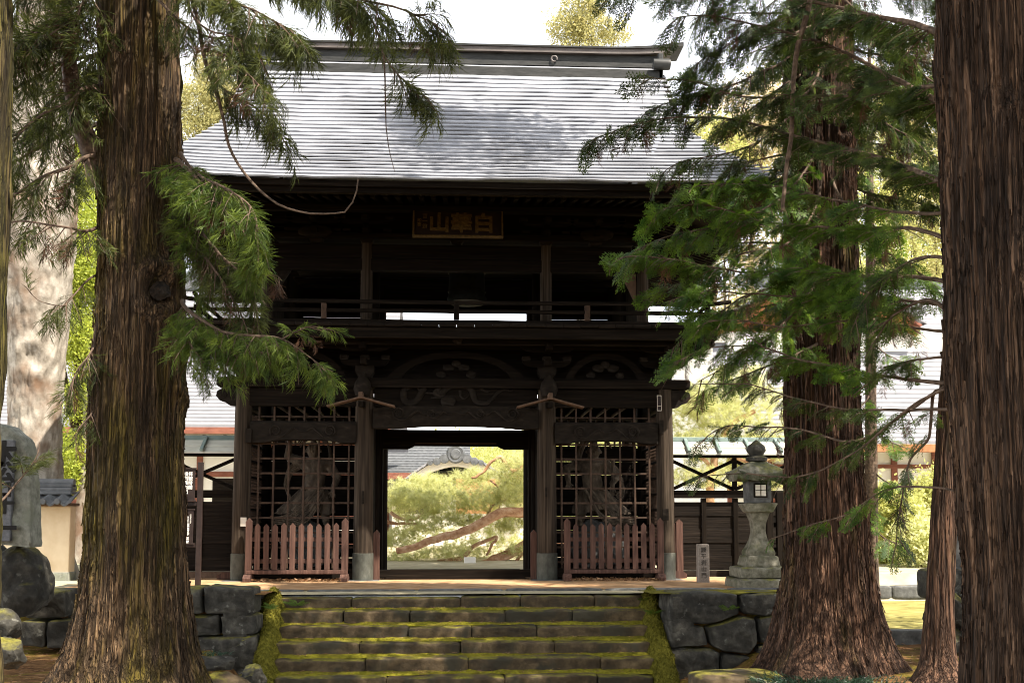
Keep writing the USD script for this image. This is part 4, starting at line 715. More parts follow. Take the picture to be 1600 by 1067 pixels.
def unit(v): return v / (np.linalg.norm(v, axis=-1, keepdims=True) + 1e-9)
def sugi_proto(seed, dense=1.0):
    # a drooping cedar spray about 1 unit long: separate cords hanging from curving side twigs, short needles along them
    r = R(seed); C0, CD, CL = [], [], []; T0, TD, TL0 = [], [], []
    for i in range(int(11 * dense)):
        t = 0.08 + 0.92 * (i + r.random() * .6) / (11 * dense); base = np.array([t, 0, -0.22 * t * t]); sgn = 1 if i % 2 else -1
        d = unit(np.array([0.75, sgn * r.uniform(0.35, 1.0), r.uniform(-0.35, 0.25)])); l = (0.44 - 0.20 * t) * r.uniform(0.7, 1.25)
        for j in range(5):
            u = (j + 1) / 5; p = base + d * l * u + np.array([0, 0, -0.30 * l * u * u])
            for q in range(2):
                dd = unit(d * 1.0 + r.normal(0, 0.38, 3) + np.array([0.15, 0, -0.30 - 0.45 * u])); C0.append(p); CD.append(dd); CL.append(r.uniform(0.16, 0.34))
        T0.append(base); TD.append(d); TL0.append(l)
    C0, CD, CL = map(np.array, (C0, CD, CL)); mb = MB()
    mb.add(ribbons(C0, CD, CL, 0.0085, r, 0.35, 3)); mb.add(ribbons(np.array(T0), np.array(TD), np.array(TL0), .005, r, .3, 2))
    n = len(C0); k = np.repeat(np.arange(n), 4); t = r.uniform(0.05, 0.95, len(k)); p = C0[k] + CD[k] * (CL[k] * t)[:, None] + np.array([0, 0, -0.35]) * (CL[k] * t * t)[:, None]
    mb.add(ribbons(p, unit(CD[k] * 1.5 + r.normal(0, 0.45, (len(k), 3))), r.uniform(0.025, 0.045, len(k)), 0.0055, r, 0.0, 1))
    return mb.get()
def hinoki_proto(seed):
    # a flat lacy cypress frond about 1 unit long with drooping tips, made of small scale-leaf tongues
    r = R(seed); P, D, L, Wd = [], [], [], []
    nl = 15
    for i in range(nl):
        t = 0.06 + 0.94 * i / nl; base = np.array([t, 0, -0.20 * t * t]); sgn = 1 if i % 2 else -1
        a = r.uniform(0.55, 0.85); d = unit(np.array([math.cos(a), sgn * math.sin(a), r.uniform(-0.38, 0.20)])); l = (0.46 * (1 - t) ** 0.7 + 0.10) * r.uniform(0.75, 1.15)
        m = int(4 + 7 * l / 0.5)
        for j in range(m):
            u = (j + 0.6) / m; p = base + d * l * u + np.array([0, 0, -0.28 * l * u * u]); s2 = 1 if j % 2 else -1
            b = a * sgn + s2 * r.uniform(0.45, 0.8); dd = unit(np.array([math.cos(b), math.sin(b), -0.28 * u + r.normal(0, 0.14)]))
            ll = 0.15 * (1 - 0.5 * u) * r.uniform(0.7, 1.2)
            P.append(p); D.append(dd); L.append(ll); Wd.append(0.0165)
            for s3 in (-1, 1):
                b3 = b + s3 * 0.65; P.append(p + dd * ll * (.35 if s3 > 0 else .6)); D.append(unit(np.array([math.cos(b3), math.sin(b3), -0.2 + r.normal(0, .1)]))); L.append(ll * 0.6); Wd.append(0.0135)
        P.append(base); D.append(d); L.append(l); Wd.append(0.005)
    P, D, L, Wd = map(np.array, (P, D, L, Wd))
    # tongues lie in the frond's plane
    n = len(P); s = np.stack([-D[:, 1], D[:, 0], 0 * D[:, 0]], 1); s = unit(s); L_, W_ = L[:, None], Wd[:, None]
    V = np.stack([P, P + D * L_ * .5 + s * W_, P + D * L_, P + D * L_ * .5 - s * W_], 1); V[:, 2, 2] -= 0.03 * L
    F = np.array([[0, 1, 3], [3, 1, 2]]); return V.reshape(-1, 3), (np.arange(n)[:, None, None] * 4 + F[None]).reshape(-1, 3)
def tuft_proto(seed, n=34, L=1.0):
    r = R(seed); d = unit(r.normal(0, 1, (n, 3)) + np.array([0, 0, 0.7])); return ribbons(np.zeros((n, 3)), d, r.uniform(.7, 1.1, n) * L, 0.02 * L, r, 0.15, 1)
def leaf_proto(seed, n=26):
    r = R(seed); p = r.normal(0, 0.42, (n, 3)); d = unit(r.normal(0, 1, (n, 3))); s = unit(np.cross(d, r.normal(0, 1, (n, 3)))); l = r.uniform(.16, .30, n)[:, None]
    V = np.stack([p, p + d * l * .5 + s * l * .32, p + d * l, p + d * l * .5 - s * l * .32], 1); F = np.array([[0, 1, 2], [0, 2, 3]])
    return V.reshape(-1, 3), (np.arange(n)[:, None, None] * 4 + F[None]).reshape(-1, 3)
SUGI = [sugi_proto(100 + i) for i in range(5)]; HIN = [hinoki_proto(200 + i) for i in range(6)]
TUFT = [tuft_proto(300 + i) for i in range(5)]; LEAF = [leaf_proto(400 + i) for i in range(6)]; LEAF_FAR = [leaf_proto(450 + i, 9) for i in range(6)]
def scatter(protos, pos, dirs, scale, r, roll=0.25, keepz=True):
    # copies of small leaf meshes joined into one; local x along dirs
    pos, dirs = np.asarray(pos, float), unit(np.asarray(dirs, float)); n = len(pos); sc = np.broadcast_to(np.asarray(scale, float), (n,)); pick = r.integers(0, len(protos), n); mb = MB()
    for i in range(len(protos)):
        k = np.nonzero(pick == i)[0]
        if not len(k): continue
        v, f = protos[i]; X = dirs[k]; up = np.array([0, 0, 1.0]) + r.normal(0, roll, (len(k), 3)); Y = unit(np.cross(up, X)); Zz = np.cross(X, Y); Y = Y * np.where(r.random(len(k)) < .5, -1, 1)[:, None]
        M3 = np.stack([X, Y, Zz], 1) * sc[k][:, None, None]
        V = np.einsum('vj,njk->nvk', v, M3) + pos[k][:, None]
        mb.add((V.reshape(-1, 3), (np.arange(len(k))[:, None, None] * len(v) + f[None]).reshape(-1, 3)))
    return mb.get()
# ------------------------------------------------------------------ trunks
def trunk(P, rad, flare, seed, ridges=0.035, nth=220, nz=360, knots=(), lobes=5, freq=9.0, zfreq=0.9, zfine=6.5):
    # a tapering trunk with root flare and stringy vertical bark; P: centre points (x, y, z) rising, rad: radii there
    P = np.asarray(P, float); z0, z1 = P[0, 2], P[-1, 2]; u = np.linspace(0, 1, nz); zf = min(zfine, z1 - z0 - .01)
    zs = np.where(u < .9, z0 + zf * u / .9, z0 + zf + (z1 - z0 - zf) * (u - .9) / .1)
    th = np.linspace(0, 2 * np.pi, nth, endpoint=False); T, Zz = np.meshgrid(th, zs)
    cx, cy, rr = (np.interp(zs, P[:, 2], q) for q in (P[:, 0], P[:, 1], np.asarray(rad, float)))
    h = Zz - z0; r = R(seed); fl = np.exp(-h / flare[1]) * flare[0]
    lob = sum(np.clip(np.cos(T - a), 0, 1) ** k * s for a, k, s in zip(r.uniform(0, 6.28, lobes) * 0.25 + np.arange(lobes) * 6.28 / lobes, r.uniform(4, 9, lobes), r.uniform(.5, 1.2, lobes)))
    rad2 = rr[:, None] * (1 + 0.0 * T) + fl * (0.55 + 0.75 * lob)
    Tw = T + 0.10 * (meshkit.fbm(np.stack([np.cos(T) * 1.5, np.sin(T) * 1.5, Zz * .8], -1), 3, seed) - .5) * 2
    for kt, kz, ks, ka in knots:
        dt = (T - kt + np.pi) % (2 * np.pi) - np.pi; Tw = Tw + 0.22 * np.exp(-((dt * rr[:, None]) ** 2 + (Zz - kz) ** 2) / (2.2 * ks) ** 2) * np.sign(dt) * 0.5
    rf = rr[:, None] * freq / 0.4 * 0.4 / 0.4
    c = np.stack([np.cos(Tw) * freq, np.sin(Tw) * freq, Zz * zfreq], -1)
    rid = 1 - np.abs(2 * meshkit.fbm(c, 3, seed + 1) - 1) * 2.4; c2 = np.stack([np.cos(Tw) * freq * 2.7, np.sin(Tw) * freq * 2.7, Zz * zfreq * 2.2], -1); rid2 = 1 - np.abs(2 * meshkit.fbm(c2, 3, seed + 2) - 1) * 2.2
    big = meshkit.fbm(np.stack([np.cos(T) * 1.3, np.sin(T) * 1.3, Zz * .5], -1), 3, seed + 4) - .5
    rad2 = rad2 + ridges * (-(np.clip(rid, -1, 1)) * 0.9 - 0.45 * np.clip(rid2, -1, 1)) + big * rr[:, None] * 0.22
    for kt, kz, ks, ka in knots:
        dt = ((T - kt + np.pi) % (2 * np.pi) - np.pi) * rr[:, None]; d2 = np.sqrt(dt ** 2 + ((Zz - kz) * 0.85) ** 2) / ks
        rad2 = rad2 + ka * (np.exp(-(d2 - 1.0) ** 2 / 0.18) - 1.15 * np.exp(-d2 ** 2 / 0.35))
    V = np.stack([cx[:, None] + rad2 * np.cos(T), cy[:, None] + rad2 * np.sin(T), Zz], -1).reshape(-1, 3)
    i, j = np.meshgrid(np.arange(nz - 1), np.arange(nth), indexing='ij'); j2 = (j + 1) % nth
    q = np.stack([i * nth + j, i * nth + j2, (i + 1) * nth + j2, (i + 1) * nth + j], -1).reshape(-1, 4); return V, q, (cx, cy, nth, nz)
def bark_strips(tr, n, seed, lift=0.012, top=0.9):
    # loose fibrous strips standing a little proud of the bark
    V, _, (cx, cy, nth, nz) = tr; V3 = V.reshape(nz, nth, 3); r = R(seed); mb = MB(); nrm = V3 - np.stack([cx, cy, 0 * cx], 1)[:, None] * [1, 1, 0]; nrm[..., 2] = 0; nrm = unit(nrm)
    for _ in range(n):
        j = int(r.integers(nth)); i0 = int(r.integers(2, int(nz * top) - 40)); m = int(r.integers(10, 38)); st = 2 if m > 20 else 1; rows = np.arange(i0, i0 + m, st); w = int(r.integers(1, 4)); sl = r.normal(0, .03)
        u = np.linspace(-1, 1, len(rows)); off = lift * (0.35 + r.random() * .5 + .9 * np.abs(u) ** 3 * (r.random(len(rows)) * .3 + .8)); jj = (j + np.round(sl * np.arange(len(rows)) * 2).astype(int)) % nth; wd = np.clip(1 - np.abs(u) ** 4, .15, 1)
        A, B2 = V3[rows, jj], V3[rows, (jj + w) % nth]; mid = (A + B2) / 2; A = mid + (A - mid) * wd[:, None]; B2 = mid + (B2 - mid) * wd[:, None]; N_ = nrm[rows, jj] * off[:, None]
        P = np.stack([A + N_, mid + N_ * 1.5, B2 + N_ * .6], 1).reshape(-1, 3); k = np.arange(len(rows) - 1)[:, None] * 3
        mb.add((P, np.concatenate([k + np.array([[0, 1, 4, 3]]), k + np.array([[1, 2, 5, 4]])])))
    return mb.get()
def tree_thing(name, label, cat, base, group=None): return thing(name, label, cat, base, group=group)
def loc(m, base): v, f = (m.get() if isinstance(m, MB) else m); return np.asarray(v) - np.asarray(base), f
def limb(tree, base, pts, r0, r1, mat, n=40, wob=0.02, seed=0, name='branch', sides=7):
    P = spline(pts, n); nz = np.stack([meshkit.fbm(P * 3 + 17 * k + seed, 3, seed + k) - .5 for k in range(3)], 1); P = P + nz * wob * 2 * np.linspace(0.2, 1, n)[:, None]
    return part(name, loc(tube(P, np.linspace(r0, r1, n), sides), base), mat, tree, True), P
def sprays_along(P, a, b, every, r, side=0.6, down=-0.35, out=0.7):
    # spray origins and directions along a branch between fractions a and b
    L = np.linalg.norm(np.diff(P, axis=0), axis=1).sum() * (b - a); n = max(2, int(L / every)); t = np.sort(r.uniform(a, b, n)) * (len(P) - 1.001); i = t.astype(int)
    p = P[i] + (P[i + 1] - P[i]) * (t - i)[:, None]; tg = unit(P[np.minimum(i + 1, len(P) - 1)] - P[i]); lat = unit(np.cross(tg, [0, 0, 1.0])) * np.where(np.arange(n) % 2, 1, -1)[:, None]
    return p, unit(tg * out + lat * side + np.array([0, 0, down]) + r.normal(0, 0.25, (n, 3)))
def crown_blob(c, rad, n, size, r, hollow=0.3):
    # leaf clumps spread through an uneven ellipsoid
    d = unit(r.normal(0, 1, (n, 3))); u = r.uniform(hollow, 1, n)[:, None] ** 0.5
    k = 0.75 + 0.5 * meshkit.fbm(d * 2.1 + c * 0.37, 3, 3)[:, None]; return c + d * u * k * np.asarray(rad), unit(d + r.normal(0, .5, (n, 3))), size * r.uniform(.6, 1.3, n)
def px_path(pts): return np.array([at(x, y, Y) for x, y, Y in pts])
# ---- left cedar
B = at(205, 1074, -7.9); TL_ = tree_thing('cedar_tree', 'massive mossy cedar left of the steps with a big knot facing the camera', 'tree', B)
kn = at(252, 450, -8.3)
ctr = np.array([at(205, 1074, -7.9), at(210, 900, -7.9), at(218, 620, -7.9), at(219, 350, -7.9), at(217, 0, -7.9), at(216, 0, -7.9) + [0, 0, 4.5], at(216, 0, -7.9) + [0, 0, 9]])
ctr[0, 2] = -0.85
tr = trunk(ctr, [0.55, 0.50, 0.455, 0.43, 0.425, 0.33, 0.15], (0.42, 0.42), 11, 0.030, nth=260, nz=380, knots=((-0.86, kn[2], 0.19, 0.11), (0.15, kn[2] - 0.75, 0.25, 0.05), (-1.6, at(215, 68, -8.3)[2], 0.07, 0.03)), freq=8.0); pt = part('trunk', loc(tr[:2], B), BK_L, TL_, True)
part('bark_strips', loc(bark_strips(tr, 1500, 5), B), BK_L, pt, False, kind='stuff')
v, f_ = crag((.21, .12, .19), 812, 9, .16); kc = np.array([at(219, 450, -7.9)[0] + .435 * math.cos(-.86), -7.9 + .435 * math.sin(-.86), kn[2] - .02]); part('knot', loc((v @ rz(-.86 + math.pi / 2).T + kc, f_), B), grain('rotten_knot', [(0.3, (0.004, 0.003, 0.002)), (0.7, (0.030, 0.019, 0.011))], (20, 20, 20), bump=0.6), TL_, True)
def cedar_limb(tree, base, pts, r0, r1, a=0.25, b=1.0, every=0.07, size=(0.28, 0.5), mat=LF_SUGI, down=-0.45, side=0.7, dead=0.06, wob=0.03, twigs=True, protos=None, seed=0, limbmat=BK_T, out=0.6):
    r = R(seed + 900); p_, P = limb(tree, base, pts, r0, r1, limbmat, wob=wob, seed=seed)
    if every:
        p, d = sprays_along(P, a, b, every, r, side, down, out); sc = r.uniform(*size, len(p)); k = r.random(len(p)) < dead
        if (~k).any(): part('foliage', loc(scatter(protos or SUGI, p[~k], d[~k], sc[~k], r, 0.8 if protos else 0.5), base), mat, p_)
        if k.any(): part('dead_foliage', loc(scatter(SUGI, p[k] + [0, 0, -.05], unit(d[k] + [0, 0, -1.2]), sc[k] * .7, r, 0.5), base), LF_DEAD, p_)
        if twigs:
            m = MB()
            for q in range(len(p)): m.add(tube(np.array([p[q], p[q] + d[q] * sc[q] * .5 + [0, 0, -.05 * sc[q]], p[q] + d[q] * sc[q] * .95 + [0, 0, -.2 * sc[q]]]), [.007 * sc[q] / .3, .004, .0015], 4, False))
            part('twigs', loc(m, base), limbmat, p_, kind='stuff')
    return P
T0 = lambda py, Y: at(250, py, Y)
cedar_limb(TL_, B, px_path([(235, -60, -8.2), (300, 0, -8.6), (322, 100, -8.8), (350, 190, -8.9), (354, 216, -8.9), (398, 290, -9.0), (440, 322, -9.0), (500, 334, -9.1), (536, 333, -9.1), (556, 305, -9.1), (560, 280, -9.1)]), 0.026, 0.006, every=0, wob=0.012, seed=1)
cedar_limb(TL_, B, px_path([(325, 110, -8.8), (350, 140, -8.7), (395, 165, -8.6), (425, 190, -8.6), (440, 215, -8.6)]), 0.016, 0.005, 0.1, 1, 0.040, (0.26, 0.42), seed=2)
cedar_limb(TL_, B, px_path([(325, 80, -8.8), (365, 95, -9.2), (390, 120, -9.4), (420, 150, -9.5)]), 0.014, 0.004, 0.1, 1, 0.045, (0.24, 0.40), seed=3)
cedar_limb(TL_, B, px_path([(230, -120, -8.0), (300, -40, -8.8), (370, 5, -9.0), (420, 30, -9.2), (460, 50, -9.2)]), 0.03, 0.006, 0.25, 1, 0.045, (0.28, 0.48), seed=4)
cedar_limb(TL_, B, px_path([(230, -200, -7.6), (380, -110, -8.4), (470, -40, -9.0), (560, 0, -9.2), (640, 20, -9.4), (685, 40, -9.4)]), 0.04, 0.006, 0.38, 1, 0.032, (0.28, 0.50), seed=5)
cedar_limb(TL_, B, px_path([(230, -180, -7.6), (400, -90, -7.8), (520, -20, -8.0), (585, 40, -8.2), (600, 95, -8.2), (602, 160, -8.2), (606, 220, -8.2), (617, 268, -8.2)]), 0.03, 0.003, 0.38, 0.72, 0.07, (0.25, 0.42), seed=6, wob=.01)
cedar_limb(TL_, B, px_path([(592, 70, -8.2), (625, 120, -8.2), (650, 140, -8.2), (680, 160, -8.2)]), 0.010, 0.003, 0.35, 1, 0.034, (0.26, 0.42), seed=7, mat=LF_SUGI)
cedar_limb(TL_, B, px_path([(235, -60, -8.2), (290, 40, -8.7), (340, 60, -8.7), (400, 40, -8.7), (460, 60, -8.7)]), 0.02, 0.005, 0.3, 1, 0.06, (0.25, 0.45), seed=8)
# low green clumps right of the trunk
cedar_limb(TL_, B, px_path([(275, 250, -8.1), (300, 272, -8.7), (325, 300, -9.0), (350, 330, -9.2), (385, 370, -9.2), (392, 430, -9.2)]), 0.03, 0.006, 0.12, 1, 0.026, (0.22, 0.36), seed=9, mat=LF_SUGIY, dead=0.16)
cedar_limb(TL_, B, px_path([(280, 300, -8.1), (310, 360, -8.6), (345, 400, -8.8), (385, 440, -8.9), (400, 480, -8.9), (405, 520, -8.9)]), 0.028, 0.006, 0.1, 1, 0.030, (0.22, 0.34), seed=10, mat=LF_SUGI, dead=0.25)
cedar_limb(TL_, B, px_path([(285, 470, -8.2), (315, 500, -8.8), (355, 520, -9.0), (400, 525, -9.2), (440, 530, -9.3), (480, 555, -9.3), (520, 580, -9.3)]), 0.022, 0.004, 0.08, 1, 0.030, (0.20, 0.32), seed=11, mat=LF_SUGIY, dead=0.05, down=-0.55)
cedar_limb(TL_, B, px_path([(440, 530, -9.3), (460, 520, -9.4), (490, 510, -9.5), (505, 512, -9.5)]), 0.008, 0.003, 0.2, 1, 0.05, (0.14, 0.24), seed=12, mat=LF_SUGIY, dead=0.08, down=-.1)
cedar_limb(TL_, B, px_path([(285, 480, -8.2), (300, 540, -8.9), (340, 575, -9.0), (370, 560, -9.0)]), 0.012, 0.004, 0.2, 1, 0.06, (0.2, 0.3), seed=13, mat=LF_SUGIY, down=-.7)
cedar_limb(TL_, B, px_path([(288, 560, -8.1), (310, 580, -8.6), (330, 600, -8.6)]), 0.008, 0.003, 0.3, 1, 0.09, (0.16, 0.24), seed=14)
cedar_limb(TL_, B, px_path([(392, 430, -9.1), (410, 432, -9.1), (430, 432, -9.1), (440, 440, -9.1)]), 0.006, 0.003, 0.6, 1, 0.03, (0.16, 0.22), seed=15, dead=1.0, down=-1.5)
cedar_limb(TL_, B, px_path([(282, 240, -8.1), (320, 280, -8.9), (360, 300, -9.3), (395, 330, -9.4), (405, 380, -9.4)]), 0.02, 0.005, 0.12, 1, 0.032, (0.22, 0.36), seed=40, mat=LF_SUGIY, dead=0.1, down=-.6)
cedar_limb(TL_, B, px_path([(282, 330, -8.1), (320, 400, -8.8), (355, 450, -9.0), (380, 500, -9.0), (385, 540, -9.0)]), 0.018, 0.005, 0.12, 1, 0.034, (0.22, 0.34), seed=41, mat=LF_SUGI, dead=0.2, down=-.7)
cedar_limb(TL_, B, px_path([(280, 270, -8.1), (300, 320, -8.6), (312, 380, -8.7), (320, 440, -8.7)]), 0.018, 0.005, 0.12, 1, 0.036, (0.22, 0.34), seed=42, mat=LF_SUGIY, dead=0.15, down=-.7)
cedar_limb(TL_, B, px_path([(285, 490, -8.2), (330, 535, -8.9), (380, 550, -9.1), (430, 550, -9.2)]), 0.014, 0.004, 0.1, 1, 0.034, (0.20, 0.30), seed=43, mat=LF_SUGIY, dead=0.1, down=-.8)
cedar_limb(TL_, B, px_path([(300, 20, -8.7), (330, 50, -9.0), (370, 60, -9.1), (410, 90, -9.1)]), 0.012, 0.004, 0.1, 1, 0.05, (0.26, 0.42), seed=44, mat=LF_SUGI, down=-.7)
# left of the trunk
cedar_limb(TL_, B, px_path([(160, 290, -7.9), (145, 240, -8.0), (125, 190, -8.1), (110, 120, -8.2), (105, 40, -8.2), (100, -60, -8.2)]), 0.12, 0.04, 0.2, 1, 0.05, (0.3, 0.5), seed=16, dead=0.2)
cedar_limb(TL_, B, px_path([(150, -40, -8.0), (130, 2, -8.6), (105, 15, -8.6), (60, 45, -8.6), (20, 78, -8.6), (-30, 120, -8.6)]), 0.02, 0.01, 0.2, 1, 0.07, (0.3, 0.5), seed=17, down=-.7)
for i, (py, dy, Y) in enumerate(((-30, 40, -7.2), (30, 60, -8.6), (90, 70, -7.0), (150, 90, -8.4), (200, 80, -7.3), (255, 70, -8.3), (130, 130, -6.6))):
    cedar_limb(TL_, B, px_path([(165, py - 10, -7.8), (120, py, Y), (70, py + dy * .3, Y), (20, py + dy * .7, Y), (-30, py + dy, Y)]), 0.03, 0.006, 0.12, 1, 0.068, (0.30, 0.58), seed=20 + i, dead=0.14, down=-.75)
cedar_limb(TL_, B, px_path([(160, 350, -7.9), (120, 360, -8.5), (80, 352, -8.6), (30, 345, -8.6), (-10, 360, -8.6)]), 0.02, 0.005, 0.15, 1, 0.075, (0.28, 0.42), seed=30, dead=.2, down=-.7)
cedar_limb(TL_, B, px_path([(155, 430, -7.9), (125, 450, -8.4), (95, 478, -8.6), (60, 470, -8.6), (45, 455, -8.6)]), 0.012, 0.003, 0.35, 1, 0.08, (0.22, 0.34), seed=31)
cedar_limb(TL_, B, px_path([(155, 540, -7.9), (138, 555, -8.3), (120, 580, -8.4), (110, 610, -8.4)]), 0.014, 0.004, 0.2, 1, 0.05, (0.24, 0.34), seed=32, dead=0.35, down=-.9)
cedar_limb(TL_, B, px_path([(155, 630, -7.9), (140, 650, -8.3), (122, 670, -8.4), (112, 690, -8.4)]), 0.012, 0.004, 0.2, 1, 0.08, (0.2, 0.3), seed=33, dead=0.5, down=-1.0)
# ---- trees at the left edge
Bm = at(-22, 1000, -10.6); Tm = tree_thing('mossy_tree', 'yellow-mossy trunk cut by the left edge of the photo beside the inscribed stone', 'tree', Bm)
c0 = at(8, 1000, -10.6); tr = trunk([(c0[0] - .42, -10.6, -0.75), (c0[0] - .47, -10.6, 1.5), (c0[0] - .50, -10.6, 4.5), (c0[0] - .50, -10.6, 9)], [0.40, 0.36, 0.38, 0.2], (0.22, 0.4), 31, 0.03, nth=160, nz=220); pt = part('trunk', loc(tr[:2], Bm), BK_M, Tm, True)
cedar_limb(Tm, Bm, px_path([(-15, 790, -10.3), (15, 770, -10.0), (40, 740, -9.9), (58, 712, -9.9), (62, 690, -9.9)]), 0.012, 0.004, 0.45, 1, 0.045, (0.16, 0.26), seed=35, mat=LF_SUGI, dead=0.08, down=0.0)
Bp = at(55, 900, 1.0); Tp = tree_thing('pale_tree', 'tall pale smooth-barked tree trunk in sunlight behind the left plaster wall', 'tree', Bp)
cp = [at(58, 905, 1.0), at(56, 700, 1.0), at(55, 600, 1.0), at(58, 470, 1.0), at(60, 330, 1.0), at(62, 200, 1.0), at(66, 0, 1.0), at(70, -200, 1.0)]
tr = trunk(cp, [0.52, 0.46, 0.47, 0.60, 0.70, 0.60, 0.45, 0.3], (0.2, 0.6), 41, 0.032, nth=140, nz=240, knots=((-1.4, at(75, 565, 1)[2], 0.25, 0.05), (-1.7, at(28, 300, 1)[2], 0.3, 0.06)), freq=3.5, zfreq=2.0, zfine=12); pt = part('trunk', loc(tr[:2], Bp), BK_P, Tp, True)
limb(Tp, Bp, [at(40, 330, 1.0), at(10, 200, 1.0), at(-40, 20, 1.0)], 0.4, 0.2, BK_P, wob=.05)
# ---- right cedars
B3 = at(1290, 1045, -6.9); T3 = tree_thing('cedar_tree', 'thick reddish cedar with flared roots standing before the right wall', 'tree', B3)
c3 = [at(1296, 1045, -6.9), at(1292, 860, -6.9), at(1284, 640, -6.9), at(1282, 400, -6.9), at(1280, 150, -6.9), at(1279, -100, -6.9), at(1279, -100, -6.9) + [0, 0, 8]]; c3[0][2] = -0.75
tr = trunk(c3, [0.52, 0.46, 0.42, 0.405, 0.42, 0.36, 0.12], (0.48, 0.45), 51, 0.028, nth=250, nz=360, knots=((-1.2, at(1330, 205, -7.2)[2], 0.10, 0.05),), freq=8.5); pt = part('trunk', loc(tr[:2], B3), BK_R, T3, True)
part('bark_strips', loc(bark_strips(tr, 1400, 5), B3), BK_R, pt, False, kind='stuff')
B4 = at(1570, 1100, -11.3); T4 = tree_thing('cedar_tree', 'dark cedar trunk filling the right edge of the photo', 'tree', B4)
c4 = [at(1592, 1150, -11.3), at(1590, 900, -11.3), at(1576, 600, -11.3), at(1566, 400, -11.3), at(1562, 200, -11.3), at(1556, 0, -11.3), at(1550, -200, -11.3), at(1550, -200, -11.3) + [0, 0, 8]]
tr = trunk(c4, [0.40, 0.385, 0.40, 0.405, 0.41, 0.42, 0.4, 0.15], (0.05, 0.3), 61, 0.026, nth=230, nz=340, knots=((-1.45, at(1592, 395, -11.7)[2], 0.13, 0.06), (-1.9, at(1512, 150, -11.7)[2], 0.05, 0.02)), freq=10); pt = part('trunk', loc(tr[:2], B4), BK_F, T4, True)
part('bark_strips', loc(bark_strips(tr, 1300, 5), B4), BK_F, pt, False, kind='stuff')
B5 = at(1466, 1058, -8.9); T5 = tree_thing('young_cedar', 'slender leaning young cedar trunk left of the dark right-edge cedar', 'tree', B5)
tr = trunk([at(1464, 1066, -8.9), at(1468, 950, -8.9), at(1478, 760, -8.9), at(1490, 560, -8.9), at(1500, 300, -8.9), at(1505, 0, -8.9)], [0.15, 0.135, 0.12, 0.11, 0.10, 0.08], (0.12, 0.14), 71, 0.010, nth=120, nz=220, freq=5); pt = part('trunk', loc(tr[:2], B5), BK_R, T5, True)
B6 = at(1362, 925, 1.0); T6 = tree_thing('slim_tree', 'slim pale grey trunk with green sprays right of the thick right cedar', 'tree', B6)
part('trunk', loc(trunk([at(1362, 930, 1.0), at(1362, 800, 1.0), at(1361, 700, 1.0), at(1360, 400, 1.0), at(1358, 60, 1.0)], [0.13, 0.12, 0.115, 0.09, 0.03], (0.05, 0.2), 81, 0.008, nth=60, nz=80, freq=3)[:2], B6), BK_T, T6, True)
def hin(tree, base, pts, r0, r1, a=0.1, b=1.0, every=0.06, size=(0.26, 0.48), mat=LF_HIN, down=-0.25, side=0.9, seed=0, dead=0.03, out=.7, wob=.03):
    return cedar_limb(tree, base, pts, r0, r1, a, b, every * 0.92, (size[0] * .74, size[1] * .86), mat, down, side, dead + .03, wob, True, HIN, seed, BK_T, out)
S = 100
